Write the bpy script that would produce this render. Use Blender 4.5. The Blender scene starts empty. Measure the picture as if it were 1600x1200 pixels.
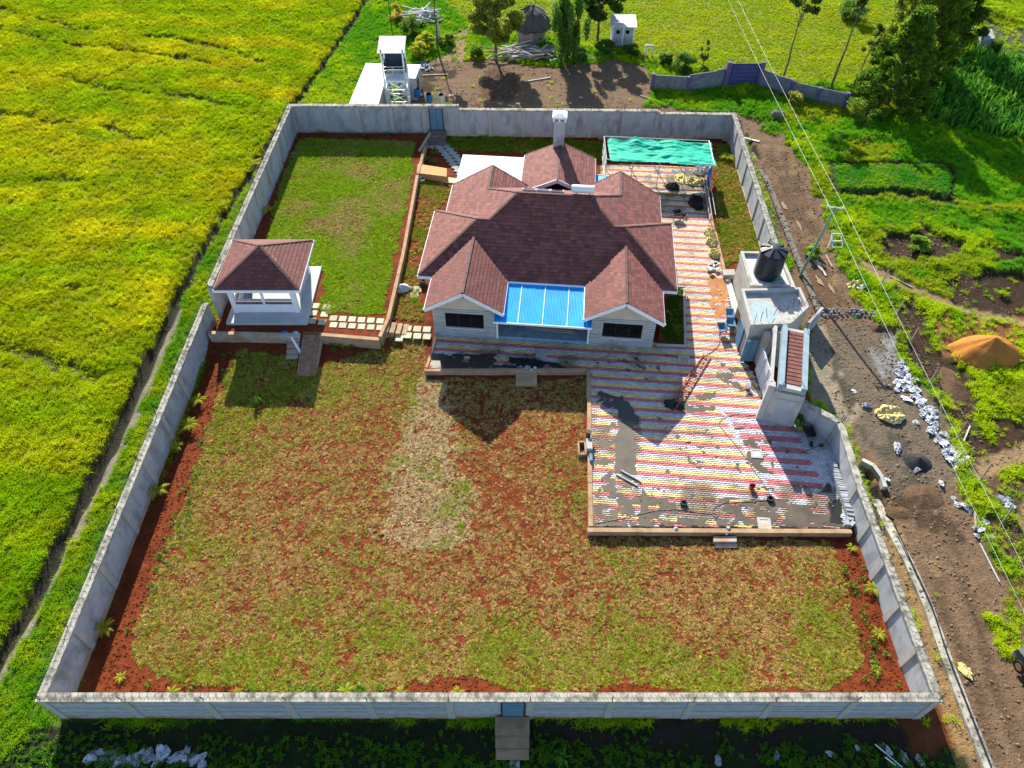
import bpy, math, random
import numpy as np
from mathutils import Vector, Matrix

random.seed(7); RNG = np.random.default_rng(7)
SC = bpy.context.scene
COL = SC.collection

# ------------------------------------------------------------------ camera
FPX, PITCH, CAMH = 1153.0, math.radians(48.8), 36.0
cam_d = bpy.data.cameras.new('camera'); cam = bpy.data.objects.new('camera', cam_d); COL.objects.link(cam)
cam.location = (0, 0, CAMH); cam.rotation_euler = (math.pi/2 - PITCH, 0, 0)
cam_d.sensor_width = 36; cam_d.lens = 36*FPX/1600; cam_d.clip_end = 3000; cam_d.clip_start = 0.5
SC.camera = cam
# ------------------------------------------------------------------ sky, sun, exposure
SUN_EL = math.radians(30.0); SUN_DIR = Vector((-0.200, 0.980, 0)).normalized()   # horizontal direction towards the sun
w = bpy.data.worlds.new('World'); SC.world = w; w.use_nodes = True
nt = w.node_tree; bg = nt.nodes['Background']
sky = nt.nodes.new('ShaderNodeTexSky'); sky.sky_type = 'NISHITA'; sky.sun_disc = False
sky.sun_elevation = SUN_EL; sky.sun_rotation = math.atan2(SUN_DIR.x, SUN_DIR.y)
sky.air_density = 1.0; sky.dust_density = 1.0; sky.ozone_density = 1.0; sky.altitude = 1500
nt.links.new(sky.outputs[0], bg.inputs[0]); bg.inputs[1].default_value = 0.12
sd = bpy.data.lights.new('sun', 'SUN'); sun = bpy.data.objects.new('sun', sd); COL.objects.link(sun)
sd.energy = 5.0; sd.angle = math.radians(0.5); sd.color = (1.0, 0.93, 0.80)
tosun = Vector((SUN_DIR.x*math.cos(SUN_EL), SUN_DIR.y*math.cos(SUN_EL), math.sin(SUN_EL)))
sun.rotation_euler = (-tosun).to_track_quat('-Z', 'Y').to_euler(); sun.location = tosun*200
SC.view_settings.view_transform = 'Standard'; SC.view_settings.look = 'None'
SC.view_settings.gamma = 1; SC.view_settings.exposure = 1.25
SC.render.engine = 'CYCLES'
try:
    SC.cycles.max_bounces = 6; SC.cycles.transparent_max_bounces = 6
except Exception: pass

# ------------------------------------------------------------------ geometry helpers
def P(x, y, z=0.0):
    """point of the place at height z seen at photo pixel (x, y)"""
    u = (x-800)/FPX; v = (y-600)/FPX
    d = (u, math.cos(PITCH)-v*math.sin(PITCH), -math.sin(PITCH)-v*math.cos(PITCH))
    t = (z-CAMH)/d[2]
    return Vector((t*d[0], t*d[1], z))
def proj_np(X, Y, Z):
    dz = Z-CAMH
    zc = Y*math.cos(PITCH)-dz*math.sin(PITCH); yc = Y*math.sin(PITCH)+dz*math.cos(PITCH)
    return 800+FPX*X/zc, 600-FPX*yc/zc
def sstep(a, b, x): t = np.clip((x-a)/(b-a), 0, 1); return t*t*(3-2*t)
def zt(x, y): return -0.5+0.5*sstep(16.0, 46.0, np.asarray(y, float))
def G(px, py):
    z = 0.0
    for _ in range(3):
        p = P(px, py, z); z = float(zt(p.x, p.y))
    return Vector((p.x, p.y, z))
def vnoise(x, y, seed=0):
    x = np.asarray(x, float); y = np.asarray(y, float)
    xi = np.floor(x).astype(np.int64); yi = np.floor(y).astype(np.int64); xf = x-xi; yf = y-yi
    def h(a, b):
        n = (a*374761393+b*668265263+seed*974634777) & 0x7fffffff
        n = ((n ^ (n >> 13))*1274126177) & 0x7fffffff
        n = (n ^ (n >> 16))
        return (n & 0xffff)/65535.0
    u = xf*xf*(3-2*xf); v = yf*yf*(3-2*yf)
    return (h(xi, yi)*(1-u)+h(xi+1, yi)*u)*(1-v)+(h(xi, yi+1)*(1-u)+h(xi+1, yi+1)*u)*v
def fbm(x, y, seed=0, octv=4):
    s = 0; a = .5; t = 0
    for i in range(octv):
        s = s+a*vnoise(np.asarray(x)*2**i, np.asarray(y)*2**i, seed+i); t += a; a *= .5
    return s/t
def inpoly(X, Y, poly):
    X = np.asarray(X); Y = np.asarray(Y); r = np.zeros(X.shape, bool); n = len(poly)
    for i in range(n):
        x0, y0 = poly[i][0], poly[i][1]; x1, y1 = poly[(i+1) % n][0], poly[(i+1) % n][1]
        if y0 == y1: continue
        c = ((y0 > Y) != (y1 > Y)) & (X < (x1-x0)*(Y-y0)/(y1-y0)+x0); r ^= c
    return r
def dpoly(X, Y, pts):
    """distance to a polyline"""
    X = np.asarray(X, float); Y = np.asarray(Y, float); D = np.full(X.shape, 1e9)
    for a, b in zip(pts[:-1], pts[1:]):
        dx, dy = b[0]-a[0], b[1]-a[1]; L = dx*dx+dy*dy
        t = np.clip(((X-a[0])*dx+(Y-a[1])*dy)/L, 0, 1)
        D = np.minimum(D, np.hypot(X-a[0]-t*dx, Y-a[1]-t*dy))
    return D
def gpoly(L): return [tuple(G(*p)[:2]) for p in L]
def zpoly(L, z): return [tuple(P(p[0], p[1], z)[:2]) for p in L]

WM = {}
def wm(o): return WM.get(o.name, Matrix.Identity(4)) if o is not None else Matrix.Identity(4)
def setp(o, label=None, cat=None, group=None, kind=None):
    if label: o['label'] = label
    if cat: o['category'] = cat
    if group: o['group'] = group
    if kind: o['kind'] = kind
    return o
def thing(name, label, cat, loc=(0, 0, 0), rz=0.0, group=None):
    o = bpy.data.objects.new(name, None); COL.objects.link(o)
    o.empty_display_size = .3
    o.location = loc; o.rotation_euler = (0, 0, rz)
    WM[o.name] = Matrix.Translation(Vector(loc)) @ Matrix.Rotation(rz, 4, 'Z')
    return setp(o, label, cat, group)
def rawmesh(name, verts, faces, mat, cols=None, smooth=False):
    me = bpy.data.meshes.new(name); me.from_pydata([tuple(v) for v in verts], [], [tuple(f) for f in faces])
    if cols is not None:
        a = me.attributes.new('col', 'FLOAT_COLOR', 'FACE')
        a.data.foreach_set('color', np.array([(c[0], c[1], c[2], 1) for c in cols], np.float32).ravel())
    if mat is not None: me.materials.append(mat)
    if smooth: me.polygons.foreach_set('use_smooth', [True]*len(me.polygons))
    me.update(); return me
def npmesh(name, V, F, mat, vcol=None, smooth=False):
    """V (n,3), F (m,k) numpy; vcol (n,3) per-vertex colour"""
    me = bpy.data.meshes.new(name); m, k = F.shape
    me.vertices.add(len(V)); me.vertices.foreach_set('co', V.astype(np.float32).ravel())
    me.loops.add(m*k); me.loops.foreach_set('vertex_index', F.astype(np.int32).ravel())
    me.polygons.add(m); me.polygons.foreach_set('loop_start', np.arange(0, m*k, k, dtype=np.int32))
    if smooth: me.polygons.foreach_set('use_smooth', np.ones(m, bool))
    me.update(calc_edges=True)
    if vcol is not None:
        a = me.attributes.new('col', 'FLOAT_COLOR', 'POINT')
        a.data.foreach_set('color', np.c_[vcol, np.ones(len(vcol))].astype(np.float32).ravel())
    me.materials.append(mat); me.validate(); return me
def link(name, me, parent=None):
    o = bpy.data.objects.new(name, me); COL.objects.link(o)
    if parent is not None:
        o.parent = parent; WM[o.name] = wm(parent)
    return o

class MB:
    def __init__(s): s.v = []; s.f = []; s.c = []
    def add(s, vs, fs, col=None):
        n = len(s.v); s.v += [Vector(p) for p in vs]; s.f += [tuple(i+n for i in f) for f in fs]
        s.c += [col or (1, 1, 1)]*len(fs); return s
    def hexa(s, b, t, col=None):
        """b, t: matching bottom and top rings"""
        n = len(b)
        fs = [tuple(reversed(range(n))), tuple(range(n, 2*n))]+[(i, (i+1) % n, (i+1) % n+n, i+n) for i in range(n)]
        return s.add(list(b)+list(t), fs, col)
    def box(s, x0, x1, y0, y1, z0, z1, col=None):
        b = [(x0, y0), (x1, y0), (x1, y1), (x0, y1)]
        return s.hexa([(p[0], p[1], z0) for p in b], [(p[0], p[1], z1) for p in b], col)
    def prism(s, poly, z0, z1, col=None):
        a = sum(poly[i][0]*poly[(i+1) % len(poly)][1]-poly[(i+1) % len(poly)][0]*poly[i][1] for i in range(len(poly)))
        if a < 0: poly = poly[::-1]
        return s.hexa([(p[0], p[1], z0) for p in poly], [(p[0], p[1], z1) for p in poly], col)
    def obox(s, c, sx, sy, sz, rz=0, z0=None, col=None):
        """box centred on c in plan, from z0 (default c.z) up by sz, turned by rz"""
        cs, sn = math.cos(rz), math.sin(rz); z0 = c[2] if z0 is None else z0
        b = [(c[0]+cs*x-sn*y, c[1]+sn*x+cs*y) for x, y in ((-sx/2, -sy/2), (sx/2, -sy/2), (sx/2, sy/2), (-sx/2, sy/2))]
        return s.hexa([(p[0], p[1], z0) for p in b], [(p[0], p[1], z0+sz) for p in b], col)
    def bar(s, p, q, wd, ht=None, up=(0, 0, 1), col=None):
        p = Vector(p); q = Vector(q); ht = ht or wd; d = (q-p).normalized(); u = Vector(up)
        x = d.cross(u)
        if x.length < 1e-4: x = d.cross(Vector((1, 0, 0)))
        x.normalize(); u = x.cross(d).normalized(); x *= wd/2; u *= ht/2
        return s.hexa([p-x-u, p+x-u, p+x+u, p-x+u], [q-x-u, q+x-u, q+x+u, q-x+u], col)
    def tube(s, p, q, r, r2=None, n=8, col=None):
        p = Vector(p); q = Vector(q); r2 = r if r2 is None else r2; d = (q-p).normalized()
        x = d.cross(Vector((0, 0, 1)))
        if x.length < 1e-4: x = Vector((1, 0, 0))
        x.normalize(); y = d.cross(x)
        A = [p+(x*math.cos(2*math.pi*i/n)+y*math.sin(2*math.pi*i/n))*r for i in range(n)]
        B = [q+(x*math.cos(2*math.pi*i/n)+y*math.sin(2*math.pi*i/n))*r2 for i in range(n)]
        return s.hexa(A, B, col)
    def path(s, pts, r, n=5, col=None):
        for a, b in zip(pts[:-1], pts[1:]): s.tube(a, b, r, r, n, col)
        return s
    def lathe(s, c, prof, n=20, col=None):
        """prof: list of (radius, z)"""
        vs = []; fs = []
        for r, z in prof:
            for i in range(n): vs.append((c[0]+r*math.cos(2*math.pi*i/n), c[1]+r*math.sin(2*math.pi*i/n), c[2]+z))
        for j in range(len(prof)-1):
            for i in range(n): fs.append((j*n+i, j*n+(i+1) % n, (j+1)*n+(i+1) % n, (j+1)*n+i))
        fs.append(tuple(reversed(range(n)))); fs.append(tuple(range((len(prof)-1)*n, len(prof)*n)))
        return s.add(vs, fs, col)
    def blob(s, c, r, seed=0, amp=.25, nu=12, nv=7, flat=True, col=None, fr=1.3):
        """rough dome or lump"""
        vs = []; fs = []; rr = random.Random(seed)
        for j in range(nv+1):
            t = j/nv*(math.pi/2 if flat else math.pi)
            for i in range(nu):
                a = 2*math.pi*i/nu
                d = Vector((math.cos(a)*math.sin(t), math.sin(a)*math.sin(t), math.cos(t)))
                k = 1+amp*(2*float(fbm(d.x*fr*2+seed*3.1+9, d.y*fr*2+d.z*fr*2+seed*1.7+5, seed, 3))-1)
                vs.append((c[0]+d.x*r[0]*k, c[1]+d.y*r[1]*k, c[2]+d.z*r[2]*k))
        for j in range(nv):
            for i in range(nu): fs.append((j*nu+i, (j+1)*nu+i, (j+1)*nu+(i+1) % nu, j*nu+(i+1) % nu))
        return s.add(vs, fs, col)
    def build(s, name, mat, parent=None, local=False, smooth=False, cols=False):
        V = s.v
        if parent is None:
            xs = [p.x for p in V]; ys = [p.y for p in V]
            o0 = Vector(((min(xs)+max(xs))/2, (min(ys)+max(ys))/2, min(p.z for p in V)))
            V = [p-o0 for p in V]
        elif not local:
            inv = wm(parent).inverted(); V = [inv @ p for p in V]
        me = rawmesh(name, V, s.f, mat, s.c if cols else None, smooth)
        o = link(name, me, parent)
        if parent is None:
            o.location = o0; WM[o.name] = Matrix.Translation(o0)
        return o

# ------------------------------------------------------------------ materials
def nodes(name):
    m = bpy.data.materials.new(name); m.use_nodes = True; t = m.node_tree
    return m, t, t.nodes['Principled BSDF']
def mix(t, fac, a, b, mode='MIX'):
    n = t.nodes.new('ShaderNodeMix'); n.data_type = 'RGBA'; n.blend_type = mode
    for s, v in ((0, fac), (6, a), (7, b)):
        if isinstance(v, (int, float)): n.inputs[s].default_value = v
        elif isinstance(v, tuple): n.inputs[s].default_value = (*v[:3], 1)
        else: t.links.new(v, n.inputs[s])
    return n.outputs[2]
def noise(t, scale, detail=4, rough=.6, vec=None, dist=0):
    n = t.nodes.new('ShaderNodeTexNoise'); n.inputs['Scale'].default_value = scale; n.inputs['Detail'].default_value = detail
    n.inputs['Roughness'].default_value = rough; n.inputs['Distortion'].default_value = dist
    if vec is None:
        g = t.nodes.new('ShaderNodeNewGeometry'); vec = g.outputs['Position']
    t.links.new(vec, n.inputs['Vector']); return n.outputs['Fac']
def stretch(t, sc):
    g = t.nodes.new('ShaderNodeNewGeometry'); m = t.nodes.new('ShaderNodeVectorMath'); m.operation = 'MULTIPLY'
    t.links.new(g.outputs['Position'], m.inputs[0]); m.inputs[1].default_value = sc; return m.outputs[0]
def ramp(t, fac, lo, hi):
    n = t.nodes.new('ShaderNodeMapRange'); n.inputs[1].default_value = lo; n.inputs[2].default_value = hi
    t.links.new(fac, n.inputs[0]); return n.outputs[0]
def bump(t, b, fac, strength, dist):
    n = t.nodes.new('ShaderNodeBump'); n.inputs['Strength'].default_value = strength; n.inputs['Distance'].default_value = dist
    t.links.new(fac, n.inputs['Height']); t.links.new(n.outputs[0], b.inputs['Normal'])
def attr(t, name='col', typ='GEOMETRY'):
    n = t.nodes.new('ShaderNodeAttribute'); n.attribute_name = name; n.attribute_type = typ; return n.outputs['Color']
def mat(name, col, rough=.85, var=.25, scale=2.5, bp=.3, bscale=25, bdist=.01, metal=0, stain=None, stlo=.5, sthi=.75, stscale=.7, objvar=0, usecol=False, spec=.3, stvec=None):
    m, t, b = nodes(name)
    base = attr(t) if usecol else None
    d = tuple(c*(1-var) for c in col); l = tuple(min(1, c*(1+var)) for c in col)
    c = mix(t, ramp(t, noise(t, scale, 6, .65), .3, .7), d, l)
    if usecol: c = mix(t, 1.0, base, c, 'MULTIPLY')
    if objvar:
        o = t.nodes.new('ShaderNodeObjectInfo')
        c = mix(t, ramp(t, o.outputs['Random'], 0, 1), mix(t, 1.0, c, (1-objvar,)*3, 'MULTIPLY'), c)
    if stain:
        c = mix(t, ramp(t, noise(t, stscale, 5, .6, stretch(t, stvec) if stvec else None), stlo, sthi), c, stain)
    t.links.new(c, b.inputs['Base Color']); b.inputs['Roughness'].default_value = rough; b.inputs['Metallic'].default_value = metal
    b.inputs['Specular IOR Level'].default_value = spec
    if bp: bump(t, b, noise(t, bscale, 4, .7), bp, bdist)
    return m
def leafmat(name, col=None, trans=.35, typ='INSTANCER', mul=(1, 1, 1), rough=.7):
    m = bpy.data.materials.new(name); m.use_nodes = True; t = m.node_tree; t.nodes.clear()
    out = t.nodes.new('ShaderNodeOutputMaterial'); df = t.nodes.new('ShaderNodeBsdfDiffuse'); tr = t.nodes.new('ShaderNodeBsdfTranslucent')
    mx = t.nodes.new('ShaderNodeMixShader'); mx.inputs[0].default_value = trans
    if col is None: c = attr(t, 'col', typ)
    else:
        c = mix(t, ramp(t, noise(t, 1.4, 3), .3, .7), tuple(x*.7 for x in col), tuple(x*1.3 for x in col))
    t.links.new(c, df.inputs[0]); t.links.new(c, tr.inputs[0])
    t.links.new(df.outputs[0], mx.inputs[1]); t.links.new(tr.outputs[0], mx.inputs[2]); t.links.new(mx.outputs[0], out.inputs[0])
    return m

M = {}
M['ground'] = mat('ground_earth', (1, 1, 1), .95, .42, 1.9, 1.0, 5, .11, usecol=True, spec=.1)
M['redsoil'] = mat('red_soil', (.15, .034, .011), .95, .42, 2.2, .9, 7, .06, spec=.1, stain=(.075, .020, .008), stlo=.5, sthi=.8, stscale=1.2)
M['plaster'] = mat('grey_plaster', (.35, .365, .385), .9, .14, 1.2, .25, 20, .01, stain=(.12, .12, .115), stlo=.48, sthi=.78, stscale=1.1, stvec=(1, 1, .4))
M['pillar'] = mat('pale_concrete', (.37, .355, .33), .9, .14, 1.6, .25, 20, .01, stain=(.26, .25, .23), stlo=.55, sthi=.85, stscale=1.1)
M['coping'] = mat('weathered_coping', (.36, .34, .28), .95, .3, 2.4, .5, 14, .02, stain=(.10, .095, .075), stlo=.45, sthi=.66, stscale=2.2)
M['plinth'] = mat('mud_splashed_plinth', (.42, .36, .29), .95, .2, 1.5, .4, 16, .015, stain=(.36, .17, .07), stlo=.42, sthi=.7, stscale=.8)
M['blockwall'] = mat('grey_blockwork', (.36, .38, .40), .95, .2, 3, .5, 30, .01, objvar=.2)
M['darkblock'] = mat('dark_blockwork', (.17, .18, .21), .95, .25, 3, .5, 30, .01, objvar=.3)
M['wire'] = mat('dark_wire', (.07, .07, .07), .6, .2, 4, 0, metal=.4)
M['rust'] = mat('rusty_steel', (.10, .06, .05), .7, .3, 8, .3, 40, .004, metal=.3)
M['shingle'] = mat('brown_shingle', (.170, .057, .046), .82, .22, 5, .45, 45, .008, usecol=True, spec=.35)
M['shingle_one'] = mat('brown_shingle_piece', (.170, .057, .046), .82, .22, 5, .45, 45, .008, objvar=.32, spec=.35)
M['deck'] = mat('roof_deck', (.07, .04, .035), .9, .2)
M['ridge'] = mat('ridge_cap', (.085, .040, .034), .8, .2, 6, .3, 40, .005, spec=.35)
M['white'] = mat('white_paint', (.74, .75, .78), .55, .07, 2, .1, 30, .003, stain=(.52, .51, .50), stlo=.6, sthi=.95, stscale=2)
M['housewall'] = mat('cream_plaster', (.50, .45, .36), .9, .1, 2, .2, 30, .005, stain=(.36, .32, .26), stlo=.55, sthi=.9)
M['cladding'] = mat('pale_stone_cladding', (.41, .42, .41), .85, .12, 3, .4, 30, .008, objvar=.14)
M['glass'] = mat('dark_glass', (.004, .004, .005), .12, .1, 3, 0, spec=.5)
M['frame'] = mat('dark_window_frame', (.02, .02, .022), .5, .1, 3, 0)
M['blueplastic'] = mat('blue_roof_sheet', (.0, .29, .72), .55, .2, 1.2, .1, 8, .01, spec=.25, stain=(.06, .26, .50), stlo=.55, sthi=.85, stscale=1.3)  # stain noise stands for both dirt and shadow painted on the sheet
M['whitesheet'] = mat('white_roof_sheet', (.72, .74, .76), .45, .05, .8, .1, 10, .004, stain=(.58, .58, .57), stlo=.55, sthi=.9, stscale=.7)
M['paver'] = mat('paver_face', (1, 1, 1), .85, .12, 6, .4, 40, .006, usecol=True, spec=.2, stain=(.24, .17, .12), stlo=.58, sthi=.95, stscale=.8)
M['paverbed'] = mat('jointing_sand', (.24, .20, .17), .95, .2)
M['kerb'] = mat('soil_stained_kerb', (.36, .24, .14), .95, .22, 1.8, .5, 18, .012, stain=(.22, .11, .05), stlo=.5, sthi=.8, stscale=1.3)
M['slab'] = mat('pale_stone_slab', (.50, .48, .33), .9, .14, 2.5, .3, 25, .006, objvar=.22, stain=(.34, .28, .15), stlo=.55, sthi=.85, stscale=1.7)
M['gslab'] = mat('grey_stone_slab', (.34, .37, .33), .9, .14, 2.5, .3, 25, .006, objvar=.22, stain=(.24, .25, .2), stlo=.55, sthi=.85, stscale=1.7)
M['concrete'] = mat('bare_concrete', (.38, .37, .34), .9, .18, 1.5, .4, 18, .012, stain=(.22, .21, .18), stlo=.5, sthi=.8, stscale=.9)
M['screed'] = mat('bright_screed', (.46, .47, .46), .85, .12, 1.2, .25, 14, .01, stain=(.42, .40, .34), stlo=.58, sthi=.8, stscale=1.1)
M['woodboard'] = mat('orange_stained_board', (.50, .27, .10), .85, .2, 3, .3, 20, .006)
M['timber'] = mat('grey_timber', (.34, .29, .22), .9, .25, 6, .5, 35, .008, objvar=.45)
M['whitewood'] = mat('bleached_timber', (.62, .60, .58), .9, .15, 6, .4, 35, .008, objvar=.3)
M['ladder'] = mat('red_brown_ladder_wood', (.32, .085, .05), .75, .25, 6, .3, 30, .004)
M['greennet'] = mat('green_shade_net', (.0, .38, .24), .7, .12, 1.5, .5, 60, .006, spec=.2)
M['steel'] = mat('galvanised_pipe', (.45, .47, .48), .45, .12, 5, 0, metal=.5)
M['bluegrey'] = mat('blue_painted_steel', (.09, .19, .29), .55, .18, 2.5, .15, 20, .004)
M['black'] = mat('black_plastic', (.012, .017, .024), .42, .2, 3, .1, 20, .004, spec=.5)
M['darktrash'] = mat('dark_heap', (.022, .020, .019), .9, .4, 5, .8, 12, .04)
M['sack'] = mat('white_sack', (.54, .56, .60), .8, .3, 5, .8, 12, .04, objvar=.55)
M['yellowsheet'] = mat('yellow_sacking', (.60, .50, .20), .85, .18, 3, .7, 12, .04, objvar=.15)
M['mudfilm'] = mat('wet_cement_mud', (.078, .062, .040), .45, .3, 1.5, .25, 22, .006, spec=.45, stain=(.12, .095, .06), stlo=.5, sthi=.8, stscale=.6)
M['darkmud'] = mat('wet_dark_mud', (.022, .021, .019), .3, .3, 1.5, .25, 22, .006, spec=.5)
M['rustwash'] = mat('orange_mud_wash', (.36, .15, .045), .8, .3, 1.5, .3, 22, .006)
M['hose'] = mat('grey_hose', (.18, .16, .13), .6, .15)
M['sand'] = mat('orange_sand', (.36, .145, .032), .95, .18, 1.2, .8, 9, .05, spec=.1)
M['gravel'] = mat('crushed_stone', (.19, .20, .20), .95, .45, 6, .9, 10, .05, spec=.2)
M['blackgravel'] = mat('black_ballast', (.022, .023, .025), .9, .4, 6, .9, 9, .06)
M['brownheap'] = mat('brown_earth', (.10, .062, .036), .95, .35, 2.5, .9, 6, .07, spec=.1)
M['stonewall'] = mat('rough_stone', (.17, .15, .12), .95, .4, 4, .9, 9, .05, objvar=.3, stain=(.12, .11, .08), stlo=.5, sthi=.8)
M['bark'] = mat('bark', (.12, .095, .07), .95, .3, 5, .8, 14, .02)
M['thatch'] = mat('grey_thatch', (.11, .098, .09), .95, .4, 4, .9, 12, .06)
M['tin'] = mat('old_tin', (.50, .50, .49), .6, .22, 2, .3, 12, .01, stain=(.30, .22, .15), stlo=.55, sthi=.85)
M['pinkwall'] = mat('pink_clay', (.42, .27, .27), .9, .2)
M['purplewall'] = mat('purple_paint', (.11, .075, .17), .8, .2, 2, .3, 20, .008)
M['bluebarrel'] = mat('blue_barrel_plastic', (.015, .13, .38), .45, .15)
M['redplastic'] = mat('red_plastic', (.36, .03, .025), .5, .2)
M['brick'] = mat('dull_red_brick', (.26, .11, .085), .9, .2, 4, .4, 30, .006, objvar=.35)
M['carpaint'] = mat('grey_car_paint', (.16, .17, .18), .25, .05, 1, 0, metal=.6, spec=.5)
M['tyre'] = mat('tyre_rubber', (.02, .02, .02), .8, .2)
M['polegreen'] = mat('green_pole_paint', (.17, .29, .19), .65, .15, 3, .2, 20, .004)
M['paleleaf'] = leafmat('palm_frond', (.34, .36, .03), .35)
M['seedleaf'] = leafmat('seedling_leaf', (.10, .22, .03), .3)
M['grass'] = leafmat('grass_blades', None, .45)
M['leaf'] = leafmat('tree_leaf', None, .62, 'GEOMETRY')
# ------------------------------------------------------------------ terrain
GR = dict(x0=-74.0, x1=74.0, y0=3.0, y1=112.0, st=0.3)
gx = np.arange(GR['x0'], GR['x1']+.01, GR['st']); gy = np.arange(GR['y0'], GR['y1']+.01, GR['st'])
GX = np.concatenate([[-900, -400, -200, -110], gx, [110, 200, 400, 900]]); GY = np.concatenate([[-500, -200, -60, -10], gy, [125, 160, 260, 500, 1200]])
XX, YY = np.meshgrid(GX, GY)
ZZ = zt(XX, YY)+.10*(fbm(XX*.35, YY*.35, 3)-.5)+.06*(fbm(XX*1.3, YY*1.3, 8)-.5)
CC = np.zeros(XX.shape+(3,)); DEN = np.ones(XX.shape); TYP = np.zeros(XX.shape, int)   # grass: 0 right-hand green, 1 left field, 2 verge, 3 maize, 4 short plot, 5 shaded weeds
CC[:] = (.075, .12, .012)
wx = 1.1*(fbm(XX*.55, YY*.55, 21)-.5)*2; wy = 1.1*(fbm(XX*.55, YY*.55, 31)-.5)*2
def paint(px, col=None, den=None, typ=None, dz=0.0, warp=1.0, thr=None, nsc=.8, seed=0, world=False):
    m = inpoly(XX+wx*warp, YY+wy*warp, px if world else gpoly(px))
    if thr is not None: m &= fbm(XX*nsc, YY*nsc, 50+seed) > thr
    if col is not None: CC[m] = col
    if den is not None: DEN[m] = den
    if typ is not None: TYP[m] = typ
    if dz: ZZ[m] += dz
    return m
DITCH = gpoly([(600, -60), (572, 0), (520, 80), (470, 150), (400, 255), (330, 370), (270, 480), (215, 600), (170, 700), (125, 785), (60, 915), (-20, 1060)])
left = XX < np.interp(YY, [p[1] for p in DITCH[::-1]], [p[0] for p in DITCH[::-1]])
CC[left] = (.22, .24, .012); TYP[left] = 1
vg = (~left) & (XX < -19) & (YY < 66); TYP[vg] = 2; CC[vg] = (.10, .18, .012)
# bright meadow behind
paint([(690, 0), (1240, -40), (1240, 130), (1010, 95), (880, 60), (740, 40)], (.20, .25, .012), 1, 1, warp=.4)
paint([(1180, -40), (1420, -40), (1360, 130), (1200, 135)], (.20, .25, .012), 1, 1, warp=.4)
BR = (.190, .122, .072); DK = (.048, .030, .018); GRY = (.165, .130, .090); TAN = (.28, .19, .10)
# dirt yard behind the compound
paint([(640, 165), (655, 98), (700, 90), (790, 98), (870, 104), (960, 92), (1012, 105), (1018, 140), (1005, 165), (1150, 178), (1190, 196), (640, 175)], BR, .006)
paint([(640, 130), (690, 95), (720, 110), (680, 150)], DK, 0, thr=.45)
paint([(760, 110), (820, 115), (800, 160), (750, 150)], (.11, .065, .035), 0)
paint([(655, 93), (700, 88), (720, 45), (735, 40), (725, 95)], TAN, .1, warp=.5)
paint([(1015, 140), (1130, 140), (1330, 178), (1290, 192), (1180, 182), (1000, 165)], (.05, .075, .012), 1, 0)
# track on the right
TR = [(1160, 195), (1215, 190), (1250, 250), (1283, 320), (1300, 380), (1330, 450), (1380, 520), (1430, 610), (1490, 740), (1535, 850), (1610, 985), (1640, 1260), (1480, 1260), (1470, 1090), (1400, 870), (1330, 690), (1250, 560), (1230, 400), (1180, 270)]
paint(TR, BR, .004, warp=.6)
paint([(1185, 240), (1240, 260), (1300, 400), (1330, 480), (1280, 480), (1230, 390)], (.14, .086, .05), 0, thr=.42)
paint([(1285, 500), (1385, 500), (1470, 660), (1500, 745), (1470, 800), (1400, 800), (1340, 690), (1290, 590)], GRY, .003, warp=1.3)
paint([(1262, 505), (1285, 508), (1345, 640), (1325, 668), (1296, 640), (1262, 625)], (.30, .255, .18), 0, warp=.45)
paint([(1290, 540), (1310, 560), (1350, 650), (1335, 690)], (.10, .085, .06), 0, thr=.45, warp=.6)
paint([(1350, 520), (1395, 520), (1430, 590), (1375, 590)], (.24, .24, .23), 0, thr=.35, warp=.6)
paint([(1330, 640), (1420, 690), (1470, 790), (1400, 780)], (.10, .085, .06), 0, thr=.45)
paint([(1380, 770), (1480, 790), (1500, 850), (1430, 830)], (.085, .055, .032), 0, thr=.4)
for rut in ([(1195, 225), (1235, 300), (1280, 380), (1305, 440)], [(1215, 225), (1255, 310), (1290, 390)], [(1480, 830), (1520, 950), (1560, 1080), (1600, 1180)], [(1450, 870), (1480, 960), (1530, 1090), (1560, 1190)]):
    d = dpoly(XX+wx*.2, YY+wy*.2, gpoly(rut)); ZZ -= .10*np.exp(-(d/.22)**2); m = (d < .28); q_ = sstep(.45, .65, fbm(XX*.35, YY*.35, 77))[..., None]; CC[m] = (np.array(TAN)*.85*q_+np.array(BR)*.7*(1-q_))[m]
# tilled plots on the far right
paint([(1378, 366), (1440, 350), (1485, 366), (1515, 392), (1430, 408), (1384, 402)], DK, .03, dz=-.12, thr=.2)
paint([(1478, 434), (1540, 415), (1620, 440), (1620, 505), (1540, 496), (1486, 470)], DK, .03, dz=-.1, thr=.2)
paint([(1540, 385), (1600, 400), (1620, 420), (1560, 412)], DK, .03, thr=.2)
paint([(1395, 480), (1425, 470), (1480, 560), (1530, 640), (1575, 720), (1530, 735), (1480, 650), (1440, 570)], (.052, .032, .020), .04, dz=-.1, thr=.2)
paint([(1470, 470), (1600, 500), (1600, 560), (1540, 545), (1480, 560), (1460, 510)], (.22, .10, .04), .25, thr=.42)
paint([(1555, 640), (1610, 660), (1610, 720), (1570, 715)], (.055, .034, .02), .05, thr=.2)
paint([(1510, 720), (1610, 690), (1610, 720), (1560, 740), (1610, 790), (1610, 840), (1530, 760)], TAN, .04, warp=.4)
paint([(1500, 745), (1610, 745), (1610, 900), (1570, 900)], (.11, .07, .04), .25, thr=.42)
paint([(1340, 400), (1400, 430), (1480, 470), (1600, 500), (1600, 510), (1470, 480), (1390, 445), (1335, 415)], TAN, .1, warp=.3)
paint([(1560, 900), (1610, 920), (1610, 1050), (1580, 1010)], (.17, .10, .045), .5, thr=.45)
paint([(1530, 960), (1570, 975), (1580, 1070), (1550, 1020)], (.10, .11, .02), 1, thr=.45)
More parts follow.
